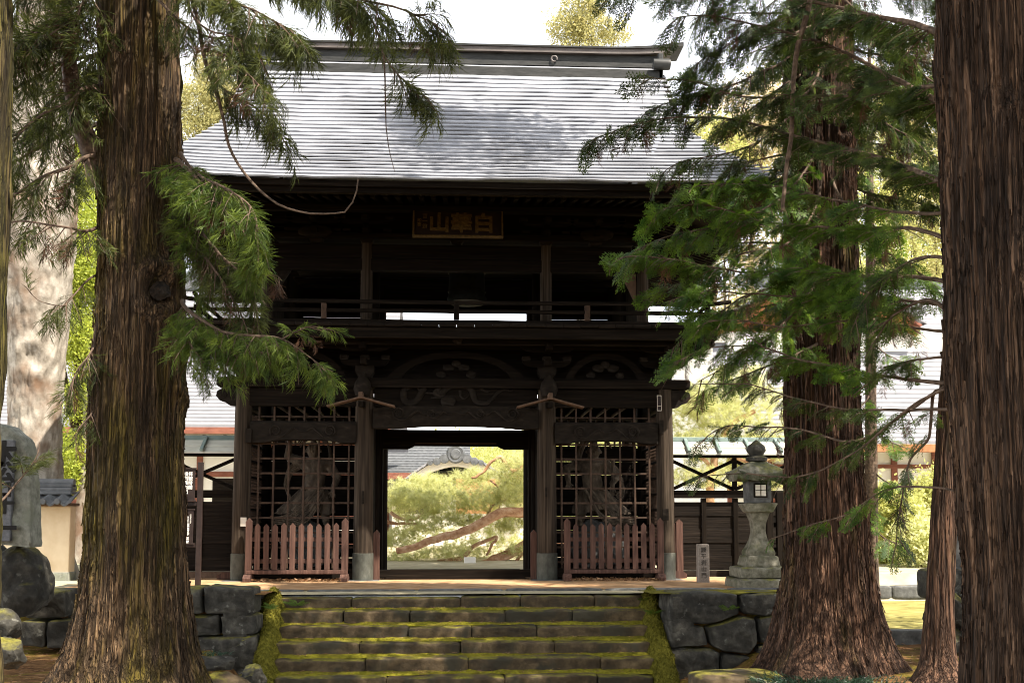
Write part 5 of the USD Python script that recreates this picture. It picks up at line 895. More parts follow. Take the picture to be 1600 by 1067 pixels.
# long limbs leaving the right-edge cedar and crossing in front of the thick one
for pts, r0, a, every, size, mat, down in (
    ([(1490, 170, -11.0), (1430, 140, -10.2), (1370, 108, -9.6), (1300, 72, -9.2), (1200, 45, -8.9), (1110, 25, -8.8), (1050, 30, -8.8)], 0.030, 0.05, 0.045, (0.26, 0.46), LF_HIN, -0.6),
    ([(1490, 60, -11.0), (1420, 35, -10.2), (1350, 22, -9.6), (1250, 0, -9.2), (1130, -20, -8.9), (1010, -10, -8.8), (950, -10, -8.8)], 0.030, 0.1, 0.045, (0.26, 0.44), LF_HIN, -0.8),
    ([(1490, 292, -11.0), (1400, 255, -10.0), (1330, 234, -9.4), (1240, 211, -8.9), (1150, 188, -8.7), (1090, 182, -8.7), (1020, 190, -8.7), (960, 205, -8.7), (915, 222, -8.7)], 0.028, 0.05, 0.042, (0.22, 0.40), LF_HIN, -0.45),
    ([(1490, 130, -11.0), (1410, 142, -10.2), (1350, 150, -9.6), (1250, 152, -9.2), (1150, 150, -8.9), (1070, 125, -8.8), (1000, 120, -8.8)], 0.020, 0.1, 0.055, (0.24, 0.42), LF_HIN, -0.5),
    ([(1490, 380, -11.0), (1420, 356, -10.2), (1330, 358, -9.6), (1240, 352, -9.2), (1180, 345, -9.0), (1080, 320, -9.0), (1020, 330, -9.0)], 0.020, 0.25, 0.040, (0.24, 0.42), LF_HINY, -0.35),
    ([(1495, 445, -11.0), (1430, 432, -10.2), (1330, 430, -9.6), (1240, 420, -9.2), (1150, 422, -9.0), (1060, 408, -9.0), (1000, 400, -9.0), (948, 408, -9.0)], 0.020, 0.25, 0.034, (0.22, 0.40), LF_HINY, -0.30),
    ([(1490, 330, -11.0), (1400, 330, -10.0), (1300, 310, -9.4), (1200, 290, -9.0), (1100, 288, -9.0), (1060, 300, -9.0)], 0.016, 0.3, 0.045, (0.24, 0.42), LF_HINY, -0.35),
    ([(1495, 480, -11.0), (1420, 470, -10.2), (1300, 465, -9.4), (1200, 460, -9.0), (1100, 455, -9.0), (1040, 470, -9.0)], 0.016, 0.25, 0.045, (0.24, 0.40), LF_HINY, -0.4),
    ([(1500, 600, -11.0), (1400, 590, -10.2), (1330, 578, -9.6), (1240, 560, -9.2), (1180, 540, -9.0), (1110, 545, -9.0), (1050, 570, -9.0)], 0.018, 0.3, 0.05, (0.22, 0.38), LF_HINY, -0.35),
    ([(1500, 520, -11.0), (1420, 510, -10.0), (1330, 500, -9.5), (1230, 510, -9.2), (1150, 500, -9.0), (1090, 510, -9.0)], 0.014, 0.3, 0.055, (0.22, 0.38), LF_HINY, -0.3),
    ([(1500, 640, -11.0), (1400, 640, -10.2), (1330, 640, -9.6), (1240, 620, -9.3), (1160, 600, -9.2), (1080, 600, -9.2)], 0.014, 0.4, 0.07, (0.20, 0.34), LF_HIN, -0.5),
    ([(1500, 590, -11.0), (1420, 640, -10.3), (1330, 690, -9.8), (1240, 670, -9.5), (1150, 665, -9.4), (1085, 700, -9.4)], 0.016, 0.15, 0.07, (0.20, 0.34), LF_HIN, -0.4),
    ([(1500, 610, -11.0), (1462, 612, -10.6), (1452, 680, -10.4), (1420, 720, -10.3), (1405, 800, -10.3), (1400, 850, -10.3)], 0.018, 0.3, 0.075, (0.18, 0.30), LF_HIN, -0.4),
    ([(1500, 600, -11.0), (1440, 625, -10.6), (1330, 710, -10.0), (1240, 745, -9.8), (1150, 740, -9.7), (1090, 745, -9.7)], 0.012, 0.3, 0.085, (0.18, 0.28), LF_HIN, -0.5),
    ([(1500, 770, -11.0), (1400, 760, -10.4), (1330, 800, -10.0), (1240, 830, -9.9), (1200, 845, -9.9)], 0.010, 0.3, 0.10, (0.20, 0.30), LF_HINY, -0.4),
    ([(1495, 410, -11.0), (1430, 405, -10.6), (1380, 440, -10.3), (1350, 480, -10.2), (1330, 520, -10.2)], 0.016, 0.2, 0.06, (0.22, 0.36), LF_HIN, -0.4),
    ([(1500, 520, -11.0), (1440, 470, -10.6), (1390, 500, -10.3), (1360, 560, -10.2)], 0.022, 0.3, 0.06, (0.22, 0.36), LF_HIN, -0.4),
    ([(1500, 560, -11.0), (1440, 560, -10.6), (1400, 570, -10.3), (1370, 575, -10.2)], 0.014, 0.3, 0.07, (0.22, 0.36), LF_HIN, -0.4)):
    S += 1; hin(T4, B4, px_path(pts), r0, 0.004, a, 1.0, every, size, mat, down, seed=S)
# greenery hanging between the two right trunks, from the thick cedar's own limbs
for i, (x0, y0, x1, y1, Y) in enumerate(((1330, 20, 1480, 60, -6.6), (1330, 60, 1490, 110, -6.2), (1335, 120, 1480, 170, -6.8), (1335, 180, 1480, 220, -6.0), (1335, 230, 1490, 290, -6.6), (1335, 280, 1490, 330, -6.2), (1300, -40, 1480, 0, -6.4), (1335, 150, 1490, 190, -5.0), (1335, 90, 1490, 130, -5.2), (1335, 200, 1480, 250, -4.8))):
    hin(T3, B3, px_path([(1290, y0 - 20, -6.9), ((x0 + x1) / 2 - 40, (y0 + y1) / 2, Y), (x1, y1, Y)]), 0.022, 0.005, 0.2, 1.0, 0.05, (0.26, 0.46), LF_HIN, -0.55, seed=200 + i, dead=0.08)
for i, (x0, y0, x1, y1, Y) in enumerate(((1230, 60, 1120, 100, -7.4), (1230, 130, 1130, 200, -7.2), (1230, 240, 1100, 260, -7.6), (1225, 20, 1100, 20, -7.0), (1225, 280, 1080, 330, -7.0), (1225, 380, 1060, 370, -7.2), (1230, 470, 1080, 490, -7.4), (1230, 560, 1100, 610, -7.6))):
    hin(T3, B3, px_path([(1285, y0 - 30, -6.9), (x0, y0, Y), (x1, y1, Y)]), 0.020, 0.004, 0.25, 1.0, 0.05, (0.26, 0.44), LF_HIN if i < 4 else LF_HINY, -0.45, seed=230 + i)
limb(T4, B4, px_path([(1275, -60, -9.3), (1262, 20, -9.3), (1243, 90, -9.3), (1238, 170, -9.3), (1236, 220, -9.3), (1228, 280, -9.3), (1222, 330, -9.3)]), 0.030, 0.018, BK_T, wob=.02, seed=5, name='hanging_vine')
for i, pts in enumerate((
    [(1290, 0, -7.3), (1230, 90, -8.2), (1150, 130, -8.6), (1080, 150, -8.6), (1010, 175, -8.6)], [(1290, 60, -7.3), (1225, 190, -8.2), (1140, 240, -8.5), (1070, 250, -8.5), (1030, 275, -8.5)],
    [(1290, -60, -7.3), (1240, 20, -8.3), (1160, 60, -8.6), (1100, 90, -8.6), (1060, 130, -8.6)], [(1280, 200, -7.3), (1220, 310, -8.2), (1130, 350, -8.6), (1040, 370, -8.6), (985, 395, -8.6)],
    [(1280, 250, -7.3), (1230, 380, -8.2), (1150, 400, -8.5), (1070, 440, -8.5), (1030, 455, -8.5)], [(1280, 330, -7.3), (1220, 440, -8.1), (1150, 470, -8.4), (1080, 520, -8.4), (1050, 545, -8.4)],
    [(1300, -20, -7.3), (1370, 50, -8.0), (1430, 100, -8.2), (1470, 150, -8.2)], [(1300, 90, -7.3), (1380, 190, -8.0), (1440, 230, -8.2), (1480, 290, -8.2)],
    [(1300, 280, -7.3), (1380, 390, -8.0), (1430, 420, -8.2), (1480, 470, -8.2)], [(1280, 420, -7.3), (1210, 520, -8.2), (1150, 560, -8.4), (1090, 600, -8.4)])):
    hin(T3, B3, px_path(pts), 0.018, 0.004, 0.22, 1.0, 0.05, (0.26, 0.44), LF_HINY if i in (3, 4, 5, 8, 9) else LF_HIN, -0.5, seed=280 + i, dead=.05)
# slim tree's sprays
for i, (x1, y1) in enumerate(((1310, 720), (1400, 760), (1340, 820), (1400, 850), (1340, 640), (1420, 700), (1400, 560), (1330, 480), (1400, 430), (1320, 380), (1410, 330), (1330, 280))):
    hin(T6, B6, px_path([(1361, y1 - 30, 1.0), ((1361 + x1) / 2, y1 - 10, .8), (x1, y1, .6)]), 0.02, 0.006, 0.2, 1.0, 0.10, (0.35, 0.6), LF_HINY, -0.3, seed=260 + i)
# ---- crowns of the big cedars above the picture, and the avenue behind the camera
CLUMP = [leaf_proto(500 + i, 18) for i in range(4)]
def high_crown(tree, base, x, y, z0, z1, rad, n, seed, mat=LF_SUGI):
    r = R(seed); z = z0 + (z1 - z0) * r.random(n) ** 1.25; a = r.uniform(0, 6.283, n); t = (z - z0) / (z1 - z0); rr = rad * (1 - t) ** 0.75 * (0.72 + 0.5 * meshkit.noise(np.stack([np.cos(a) * 2, np.sin(a) * 2, z * .7], -1), seed)) * r.uniform(0.15, 1, n) ** .5
    p = np.stack([x + rr * np.cos(a), y + rr * np.sin(a), z - 0.25 * rr], 1); d = np.stack([np.cos(a), np.sin(a), -0.5 + 0 * a], 1)
    part('crown', loc(scatter(CLUMP, p, d, r.uniform(.35, .75, n), r, .5), base), mat, tree)
high_crown(TL_, B, -2.75, -7.9, 9.0, 16.5, 2.2, 1300, 1)
high_crown(T3, B3, 4.0, -6.9, 9.2, 12.2, 2.2, 900, 2)
high_crown(T3, B3, 5.0, -4.9, 16.0, 19.5, 1.6, 420, 12)
high_crown(T4, B4, 3.6, -11.3, 8.2, 17.0, 2.8, 1300, 3)
high_crown(Tm, Bm, -3.7, -10.6, 8.2, 15.0, 2.2, 1200, 4)
for i, (x, y, h, rad, w) in enumerate(((6.8, -16.5, 15, 2.4, 'right of the camera, nearest'), (4.8, -20.5, 17, 2.6, 'just behind the camera on the right'), (-4.4, -15.0, 16, 2.4, 'left of the camera, nearest'), (8.9, -9.5, 16, 2.4, 'far out to the right beyond the right-edge trunk'), (9.2, -6.6, 15, 2.3, 'right of the moss lawn'), (-5.2, -20.0, 16, 2.6, 'behind the camera on the left'), (11.0, -18.0, 17, 2.8, 'farthest out on the right behind the camera'))):
    lab = 'tall dark cedar of the avenue standing ' + w
    if i == 0:
        b_ = np.array([x, y, -0.6]); av = tree_thing('avenue_cedar', lab, 'tree', b_, 'cedars of the avenue outside the photo')
        tr = trunk([(x, y, -0.8), (x, y, 4), (x + .1, y, h * .7), (x + .1, y, h + 1)], [0.5, 0.4, 0.25, 0.04], (0.3, 0.4), 90, 0.02, nth=60, nz=60); part('trunk', loc(tr[:2], b_), BK_F, av, True); high_crown(av, b_, x, y, 6.5, h + 1.5, rad, 800, 20)
    else: copy(av, 'avenue_cedar', lab, (x, y, -0.6), 53.0 * i, (rad / 2.4, rad / 2.4, h / 15))
# ------------------------------------------------------------------ side fences with roofed tops
def sheet_fence(name, label, x0, x1, Y, s):
    t = thing(name, label, 'fence', (0, 0, 0))
    n = int(round((x1 - x0) / 0.62)); step = (x1 - x0) / n
    for i in range(n + 1): x = x0 + i * step; part('post', cb(x - .045, x + .045, Y - .05, Y + .05, 0, 1.42, .006), WV, t)
    for i in range(n):
        for k in range(5): z = 0.12 + k * 0.245; part('board', cb(x0 + i * step + .047, x0 + (i + 1) * step - .047, Y - .016 + .014 * (k % 2), Y + .006 + .014 * (k % 2), z - .004, z + .252, .005), WB, t)
    part('ground_sill', cb(x0, x1, Y - .07, Y + .07, 0.0, 0.11, .01), WP if s < 0 else WK, t)
    part('top_rail', cb(x0 - .05, x1 + .05, Y - .09, Y + .09, 1.424, 1.56, .01), WH, t)
    nb = max(1, int(round((x1 - x0) / 1.35))); sb = (x1 - x0) / nb
    for i in range(nb):
        a, b = x0 + i * sb, x0 + (i + 1) * sb
        part('brace', bar((a, Y - .03, 1.58), (b, Y - .03, 2.12), .05, .06), WH, t); part('brace', bar((a, Y + .04, 2.12), (b, Y + .04, 1.58), .05, .06), WH, t)
        part('brace_post', cb(a - .04, a + .04, Y - .04, Y + .04, 1.565, 2.16, .006), WV, t)
    part('roof_beam', cb(x0 - .08, x1 + .08, Y - .07, Y + .07, 2.165, 2.27, .008), WH, t)
    for k, (y0, z0, y1, z1) in enumerate(((-.42, 2.22, -.24, 2.33), (-.26, 2.345, -.05, 2.46))): part('roof_sheet', (np.array([(x0 - .1, Y + y0, z0), (x1 + .1, Y + y0, z0), (x1 + .1, Y + y1, z1), (x0 - .1, Y + y1, z1), (x0 - .1, Y + y0, z0 - .025), (x1 + .1, Y + y0, z0 - .025), (x1 + .1, Y + y1, z1 - .025), (x0 - .1, Y + y1, z1 - .025)]), np.array([[0, 1, 2], [0, 2, 3], [4, 6, 5], [4, 7, 6], [0, 4, 5], [0, 5, 1], [1, 5, 6], [1, 6, 2], [3, 2, 6], [3, 6, 7], [0, 3, 7], [0, 7, 4]])), PALE, t)
    part('roof_sheet', (np.array([(x0 - .1, Y + .42, 2.22), (x1 + .1, Y + .42, 2.22), (x1 + .1, Y + .05, 2.46), (x0 - .1, Y + .05, 2.46), (x0 - .1, Y + .42, 2.19), (x1 + .1, Y + .42, 2.19)]), np.array([[1, 0, 3], [1, 3, 2], [0, 1, 5], [0, 5, 4]])), PALE, t)
    part('ridge_cap', cb(x0 - .12, x1 + .12, Y - .07, Y + .07, 2.455, 2.54, .012), GREENM, t)
    x = x0 + .25
    while x < x1: part('roof_rib', bar((x, Y - .45, 2.25), (x, Y - .06, 2.50), .06, .05), GREENM, t); x += 0.56
    return t
sheet_fence('roofed_fence', 'dark board fence with braced pale sheet roof left of the gate', -6.4, -3.95, 0.9, -1)
sheet_fence('roofed_fence', 'dark board fence with braced pale sheet roof right of the gate, behind the stone lantern', 3.95, 6.3, 0.9, 1)
pf = thing('post_fence', 'tall dark posts with rails between the roofed fence and the thick right cedar', 'fence', (0, 0, 0))
for px in (1204, 1220, 1238, 1256): c = at(px, 900, 0.2); part('post', cb(c[0] - .06, c[0] + .06, .15, .25, -.02, at(px, 768, .2)[2], .008), WV, pf)
for py in (820, 860): part('rail', cb(at(1200, py, .3)[0], at(1260, py, .3)[0], .255, .29, at(0, py, .3)[2] - .04, at(0, py, .3)[2] + .04, .006), WH, pf)
# ------------------------------------------------------------------ notice boards
nb_ = thing('notice_board', 'brown notice board with two panels of white vertical writing beside the left cedar', 'notice board', (0, 0, 0))
Yn = -1.6
def xz(px, py): p = at(px, py, Yn); return p[0], p[2]
for px in (211, 312): x, _ = xz(px, 800); part('post', cb(x - .04, x + .04, Yn - .035, Yn + .035, -.02, xz(px, 722)[1], .006), SIGN, nb_)
x0, z1 = xz(216, 733); x1, z0 = xz(305, 781); pu = part('panel', cb(x0, x1, Yn - .045, Yn - .02, z0, z1, .006), SIGN, nb_)
for z in (z0 - .012, z1 + .012): part('panel_frame', cb(x0 - .02, x1 + .02, Yn - .055, Yn - .015, z - .012, z + .012, .004), SIGN, nb_)
for j, (px, tx) in enumerate(((299, '拝観時間'), (292, '境内案内門'), (285, '自由参拝所'), (279, '慈雲寺御朱'), (271, '白華山本堂'), (262, '臨済宗妙心'), (253, '寺務所案内'))):
    x, z = xz(px, 740); v, f = glyphs(tx, .062, .004, 1, True); part('lettering', (v + [x, Yn - .046, z], f), GLYPH, nb_)
x0, z1 = xz(216, 797); x1, z0 = xz(302, 848); pu2 = part('panel', cb(x0, x1, Yn - .045, Yn - .02, z0, z1, .006), SIGN, nb_)
for z in (z0 - .012, z1 + .012): part('panel_frame', cb(x0 - .02, x1 + .02, Yn - .055, Yn - .015, z - .012, z + .012, .004), SIGN, nb_)
x, z = xz(294, 808); v, f = glyphs('重要文', .045, .004, 0, True); part('lettering', (v + [x, Yn - .046, z], f), GLYPH, nb_)
x, z = xz(294, 820); v, f = glyphs('慈雲寺本堂', .058, .004, 1, True); part('lettering', (v + [x, Yn - .046, z], f), GLYPH, nb_)
x, z = xz(299, 804); v, f = glyphs('町指定文化財', .022, .003, 0, True); part('lettering', (v + [x, Yn - .046, z], f), GLYPH, nb_)
for j in range(9):
    x, z = xz(289.5 - 3.4 * j, 803); v, f = glyphs(('この本堂は江戸時代に建てられたもので', 'たいへん古い寺の建物として伝えられる', '柱や梁の彫刻は当時の大工の手による')[j % 3], .022, .003, 0, True); part('lettering', (v + [x, Yn - .046, z], f), GLYPH, nb_)
for py in (787, 852): part('rail', cb(xz(213, py)[0], xz(310, py)[0], Yn - .02, Yn + .02, xz(0, py)[1] - .03, xz(0, py)[1] + .03, .005), SIGN, nb_)
# ------------------------------------------------------------------ stone lanterns
def lantern(label, c):
    t = thing('stone_lantern', label, 'stone lantern', c, group=None)
    def sq(z0, z1, a, b, name, par=t, mat=ST_LAMP, seed=1, n=None, bul=0.0):
        m = trimesh.creation.box((2, 2, 2)); 
        for _ in range(3): m = m.subdivide()
        v = np.array(m.vertices); r = (np.abs(v) ** 14).sum(1) ** (1 / 14); v = v / r[:, None]
        u = (v[:, 2] + 1) / 2; w = a + (b - a) * u + bul * np.sin(np.pi * np.clip(u, 0, 1)); v = np.stack([v[:, 0] * w / 2, v[:, 1] * w / 2, z0 + (z1 - z0) * u], 1)
        v += (meshkit.fbm(v * 6 + seed * 9, 3, seed)[:, None] - .5) * 0.025; return part(name, (v, np.array(m.faces)), mat, par, 40)
    sq(-.10, .16, 1.05, 1.03, 'base_block', seed=1); sq(.16, .36, 0.92, 0.90, 'base_block', seed=2)
    sq(.36, .56, 0.66, 0.58, 'foot', seed=3)
    prof_ = [(0.235, .55), (0.24, .62), (0.20, .70), (0.135, .86), (0.112, 1.00), (0.118, 1.12), (0.155, 1.26), (0.175, 1.33)]
    v, f = lathe(spline(np.array([(a * 1.42, 0, b) for a, b in prof_]), 26)[:, [0, 2]], 4); v = v @ rz(math.pi / 4).T; part('pillar', (v, f), ST_LAMP, t, 30)
    sq(1.33, 1.50, 0.46, 0.62, 'platform', seed=5)
    fb_ = sq(1.50, 1.92, 0.42, 0.44, 'fire_box', seed=6, mat=ST_KERB)
    part('window_frame', cb(-.125, .125, -.235, -.212, 1.60, 1.86, .004), WK, fb_)
    part('window', cb(-.095, .095, -.242, -.236, 1.63, 1.83, .002), PAPER, fb_)
    for a in (cb(-.006, .006, -.250, -.243, 1.63, 1.83, .001), cb(-.095, -.007, -.250, -.243, 1.724, 1.736, .001), cb(.007, .095, -.250, -.243, 1.724, 1.736, .001)): part('window_bar', a, WK, fb_)
    # hip roof with lifted corners
    n = 21; X, Y = np.meshgrid(np.linspace(-1, 1, n), np.linspace(-1, 1, n)); m = np.maximum(np.abs(X), np.abs(Y)); cor = (np.abs(X) * np.abs(Y)) ** 3
    topz = 2.02 + 0.27 * (1 - m ** 1.6) + 0.08 * cor; lowz_ = 1.90 + 0.03 * (1 - m) + 0.07 * cor; V = np.concatenate([np.stack([X * .47, Y * .47, topz], -1).reshape(-1, 3), np.stack([X * .45, Y * .45, lowz_], -1).reshape(-1, 3)])
    V += (meshkit.fbm(V * 7, 3, 9)[:, None] - .5) * .02
    i, j = np.meshgrid(np.arange(n - 1), np.arange(n - 1), indexing='ij'); a = i * n + j; q = np.stack([a, a + 1, a + n + 1, a + n], -1).reshape(-1, 4); N2 = n * n; F = [q, q[:, ::-1] + N2]
    ed = list(range(n)) + [k * n + n - 1 for k in range(1, n)] + [N2 - 2 - k for k in range(n - 1)] + [N2 - n - k * n for k in range(1, n - 1)]
    ed = np.array(ed); e2 = np.roll(ed, -1); F.append(np.stack([ed, ed + N2, e2 + N2, e2], 1)); part('roof', (V, np.vstack(F)), ST_LAMP, t, 40)
    part('jewel', lathe([(0.03, 2.24), (0.19, 2.27), (0.20, 2.33), (0.12, 2.37), (0.13, 2.39), (0.175, 2.46), (0.15, 2.55), (0.06, 2.62), (0.01, 2.66)], 18), ST_WALL, t, 50)
    UsdGeom.Xformable(stage.GetPrimAtPath(t)).AddScaleOp().Set(Gf.Vec3f(.86, .86, .86)); return t
c = at(1186, 921, -2.0); c[2] = 0.0
LT = lantern('mossy stone lantern with paper window standing right of the gate before the fence', c)
copy(LT, 'stone_lantern', 'stone lantern almost wholly hidden behind the mossy left cedar', (-4.93, -2.0, 0.0), scale=(.86, .86, .86))
c = at(1098.5, 908, -0.9); sp = thing('inscribed_post', 'small square granite post with five engraved characters right of the gate', 'stone post', (c[0], -0.9, 0))
part('post', cb(-.095, .095, -.08, .08, -.02, 0.63, .012), ST_POST, sp)
for i, ch in enumerate('護平岩山門'): v, f = glyphs(ch, .085, .004, 1); part('engraving', (v + [0, -.079, .545 - .105 * i], f), INKG, sp)
# ------------------------------------------------------------------ inscribed monument, dark monument at the right
Ym = -6.3; mo = thing('inscribed_monument', 'tall grey inscribed stone slab with dark sunken panel at the left edge', 'monument', (0, 0, 0))
w = np.array([at(a, b, Ym)[[0, 2]] for a, b in [(-45, 846), (52, 855), (48, 760), (42, 700), (37, 685), (12, 664), (-10, 660), (-50, 690)]])
m = wallstone(w[:, :], Ym, 0.28, 5, 0.012, 0.0); part('slab', m, ST_MON, mo, 40)
a, b = at(-40, 845, Ym - .02), at(25, 688, Ym - .02); part('panel', cb(a[0], b[0], Ym - .085, Ym - .005, a[2], b[2], .006), ST_SLATE, mo)
for i, (ch, px, py, h) in enumerate((('木', 9, 706, .26), ('公', 10, 735, .22), ('口', 9, 762, .17), ('十', 10, 785, .20), ('一', 10, 822, .24))):
    v, f = glyphs(ch, h, .006, 3); c = at(px, py, Ym - .04); part('engraving', (v + [c[0], Ym - .086, c[2]], f), INK, mo)
Yd = -4.9; dm = thing('dark_monument', 'dark upright stone monument on a block among rocks right of the thin trunk', 'monument', (0, 0, 0))
a, b = at(1476, 890, Yd), at(1520, 738, Yd); v, f = rock((0.62, .34, b[2] - a[2]), 55, 8, .06, 8); part('slab', (v + [(a[0] + b[0]) / 2 + .06, Yd, (a[2] + b[2]) / 2], f), ST_KERB, dm, 40)
a, b = at(1462, 930, Yd), at(1530, 888, Yd); v, f = rock((0.95, .7, 0.40), 56, 8, .05, 9); part('base', (v + [(a[0] + b[0]) / 2 + .05, Yd, b[2] - .2], f), ST_WALL, dm, 40)
# ------------------------------------------------------------------ ochre wall with tiled top
pw = thing('plaster_wall', 'ochre plaster wall with grey tiled coping left of the left cedar', 'wall', (0, 0, 0)); Yw = 0.2
xa, xb = at(-60, 900, Yw)[0], -6.6; zt = at(0, 790, Yw)[2]
part('wall_body', cb(xa, xb, Yw, Yw + .3, 0.06, zt, .01), PLASTER, pw); part('plinth', cb(xa - .02, xb + .02, Yw - .04, Yw + .34, -.05, 0.14, .01), ST_MON, pw)
part('coping', cb(xa, xb, Yw - .16, Yw + .46, zt, zt + .05, .01), WP, pw)
x = xa
while x < xb:
    part('coping_tile', (strip(x, x + .235, 7, lambda q: [(Yw - .27, zt + .055 + .035 * math.cos((q - x) / .235 * 6.283)), (Yw + .12, zt + .22 + .035 * math.cos((q - x) / .235 * 6.283)), (Yw + .12, zt + .19 + .035 * math.cos((q - x) / .235 * 6.283)), (Yw - .27, zt + .02 + .035 * math.cos((q - x) / .235 * 6.283))])), TILE, pw, 40)
    part('end_tile', lathe([(0.0, 0), (.05, 0.0), (.055, .02), (.05, .05), (0, .05)], 10)[0] @ rx(math.pi / 2).T + [x, Yw - .26, zt + .075] if False else (lathe([(0.001, 0), (.05, 0.0), (.055, .02), (.05, .05), (0.001, .05)], 10)[0] @ rx(math.pi / 2).T + [x, Yw - .25, zt + .07], lathe([(0.001, 0), (.05, 0.0), (.055, .02), (.05, .05), (0.001, .05)], 10)[1]), TILE, pw, 40); x += .235
for k, (h0, wd) in enumerate(((.20, .16), (.26, .14), (.32, .12))): part('ridge_tile_row', cb(xa, xb, Yw + .15 - wd, Yw + .15 + wd, zt + h0, zt + h0 + .055, .015), TILE, pw)
part('ridge_tile_row', tube([(xa, Yw + .15, zt + .40), (xb, Yw + .15, zt + .40)], .07, 12), TILE, pw, 40)
# ------------------------------------------------------------------ temple buildings behind
def slope_rows(t, x0, x1, y0, z0, y1, z1, n, mat, name, sag=0.0, taper=0.0):
    for k in range(n):
        a, b = k / n, (k + 1.12) / n; q = lambda u: (y0 + (y1 - y0) * u, z0 + (z1 - z0) * u - sag * math.sin(math.pi * min(u, 1)))
        (ya, za), (yb, zb) = q(a), q(b); th = .07
        part(name, (np.array([(x0 + taper * a, ya, za - .02), (x1 - taper * a, ya, za - .02), (x1 - taper * a, ya, za + th), (x0 + taper * a, ya, za + th), (x0 + taper * b, yb, zb + .01), (x1 - taper * b, yb, zb + .01)]), np.array([[0, 1, 2], [0, 2, 3], [3, 2, 5], [3, 5, 4], [0, 3, 4], [1, 5, 2]])), mat, t)
hl = thing('main_hall', 'long temple hall with wide pale grey roof behind the left cedar and gate', 'hall', (0, 0, 0)); Yh = 14.0
k = (Yh + 18.9) / 1700; ez = 1.05 + (810 - 668) * k; x0, x1 = at(-260, 668, Yh)[0], at(610, 668, Yh)[0]
slope_rows(hl, x0, x1, Yh, ez, Yh + 6.0, ez + 5.4, 34, ROOFB, 'roof_row', .35)
part('roof_ridge', cb(x0 + .3, x1 - .3, Yh + 5.8, Yh + 6.6, ez + 5.35, ez + 5.95, .05), TILE, hl)
part('rear_roof', (np.array([(x0, Yh + 12.5, ez), (x1, Yh + 12.5, ez), (x1, Yh + 6.2, ez + 5.4), (x0, Yh + 6.2, ez + 5.4)]), np.array([[1, 0, 3], [1, 3, 2]])), ROOFB, hl)
part('eave_fascia', cb(x0, x1, Yh - .03, Yh + .1, ez - .22, ez - .025, .01), REDW, hl)
x = x0 + .2
while x < x1: part('rafter_end', cb(x - .05, x + .05, Yh + .1, Yh + 1.6, ez - .36, ez - .24, .01), WP, hl); x += .62
part('wall_body', cb(x0 + .8, x1 - .8, Yh + 1.6, Yh + 11, 0.0, ez + .1, .02), WHITE, hl)
x = x0 + .8
while x < x1 - .7: part('post', cb(x - .09, x + .09, Yh + 1.52, Yh + 1.597, 0, ez - .3, .01), REDW, hl); x += 1.9
for z, h in ((0.05, .5), (1.0, .18), (2.35, .16), (ez - .55, .16)): part('rail', cb(x0 + .8, x1 - .8, Yh + 1.50, Yh + 1.518, z, z + h, .005), REDW, hl)
for i in range(12): x = x0 + 1.9 + i * 1.9; part('shutter', cb(x - .7, x + .7, Yh + 1.575, Yh + 1.598, 1.2, 2.3, .005), (ORW, REDW, WB)[i % 3], hl)
# gabled kitchen hall at the right
kh = thing('gabled_hall', 'temple hall with orange-brown gable and pale roof behind the right cedars', 'hall', (0, 0, 0)); Yk = 13.0
k = (Yk + 18.9) / 1700; X_ = lambda px, Y=Yk: at(px, 700, Y)[0]; Z_ = lambda py, Y=Yk: 1.05 + (810 - py) * (Y + 18.9) / 1700
xa, xb, xm = X_(1120), X_(1440), X_(1284); za, zm = Z_(512), Z_(425)
part('gable_panel', prism_xz([(xa + .4, za), (xb - .4, za), (xm, zm - .15)], Yk + .5, Yk + .55), ORW, kh)
for i in range(15): x = xa + .9 + i * (xb - xa - 1.8) / 14; h = (zm - za) * (1 - abs(x - xm) / ((xb - xa) / 2)) - .35; part('gable_lattice_bar', cb(x - .035, x + .035, Yk + .44, Yk + .495, za, za + max(.1, h), .005), REDW, kh)
for i in range(3): z = za + .35 + i * .42; w = (xb - xa) / 2 * (1 - (z - za) / (zm - za)) - .35; part('gable_rail', cb(xm - w, xm + w, Yk + .40, Yk + .438, z - .04, z + .04, .005), REDW, kh)
for s, xe in ((-1, xa), (1, xb)):
    part('bargeboard', bar((xe, Yk - .05, za), (xm, Yk - .05, zm), .10, .30), ORW, kh); part('bargeboard_edge', bar((xe, Yk - .22, za + .17), (xm, Yk - .22, zm + .17), .16, .08), REDW, kh)
    n = 12
    for i in range(n):
        a, b = i / n, (i + 1.15) / n; ex = xe + (xe - xm) * .05
        P = [(ex + (xm - ex) * a, z0 + (zm - za) * a * 1.02) for z0 in (za + .22,)][0]; Q = (ex + (xm - ex) * b, za + .22 + (zm - za) * b * 1.02)
        part('gable_roof_row', (np.array([(P[0], Yk - .3, P[1]), (P[0], Yk + 14, P[1]), (P[0], Yk + 14, P[1] + .08), (P[0], Yk - .3, P[1] + .08), (Q[0], Yk - .3, Q[1] + .01), (Q[0], Yk + 14, Q[1] + .01)]), np.array([[0, 1, 2], [0, 2, 3], [3, 2, 5], [3, 5, 4], [0, 3, 4], [1, 5, 2]])), ROOFB, kh)
e0, e1 = X_(1090), X_(1560)
slope_rows(kh, e0, e1, Yk - 2.2, Z_(690, Yk - 2.2), Yk + .42, Z_(528), 22, ROOFB, 'skirt_row', .1, .6)
part('eave_fascia', cb(e0, e1, Yk - 2.24, Yk - 2.1, Z_(690, Yk - 2.2) - .25, Z_(690, Yk - 2.2) - .03, .01), ORW, kh)
part('wall_body', cb(e0 + 1.0, e1 - .5, Yk + .2, Yk + 12, 0, za + .02, .02), WHITE, kh)
x = e0 + 1.0
while x < e1 - .5: part('post', cb(x - .09, x + .09, Yk + .12, Yk + .197, 0, Z_(690) - .2, .01), REDW, kh); x += 1.25
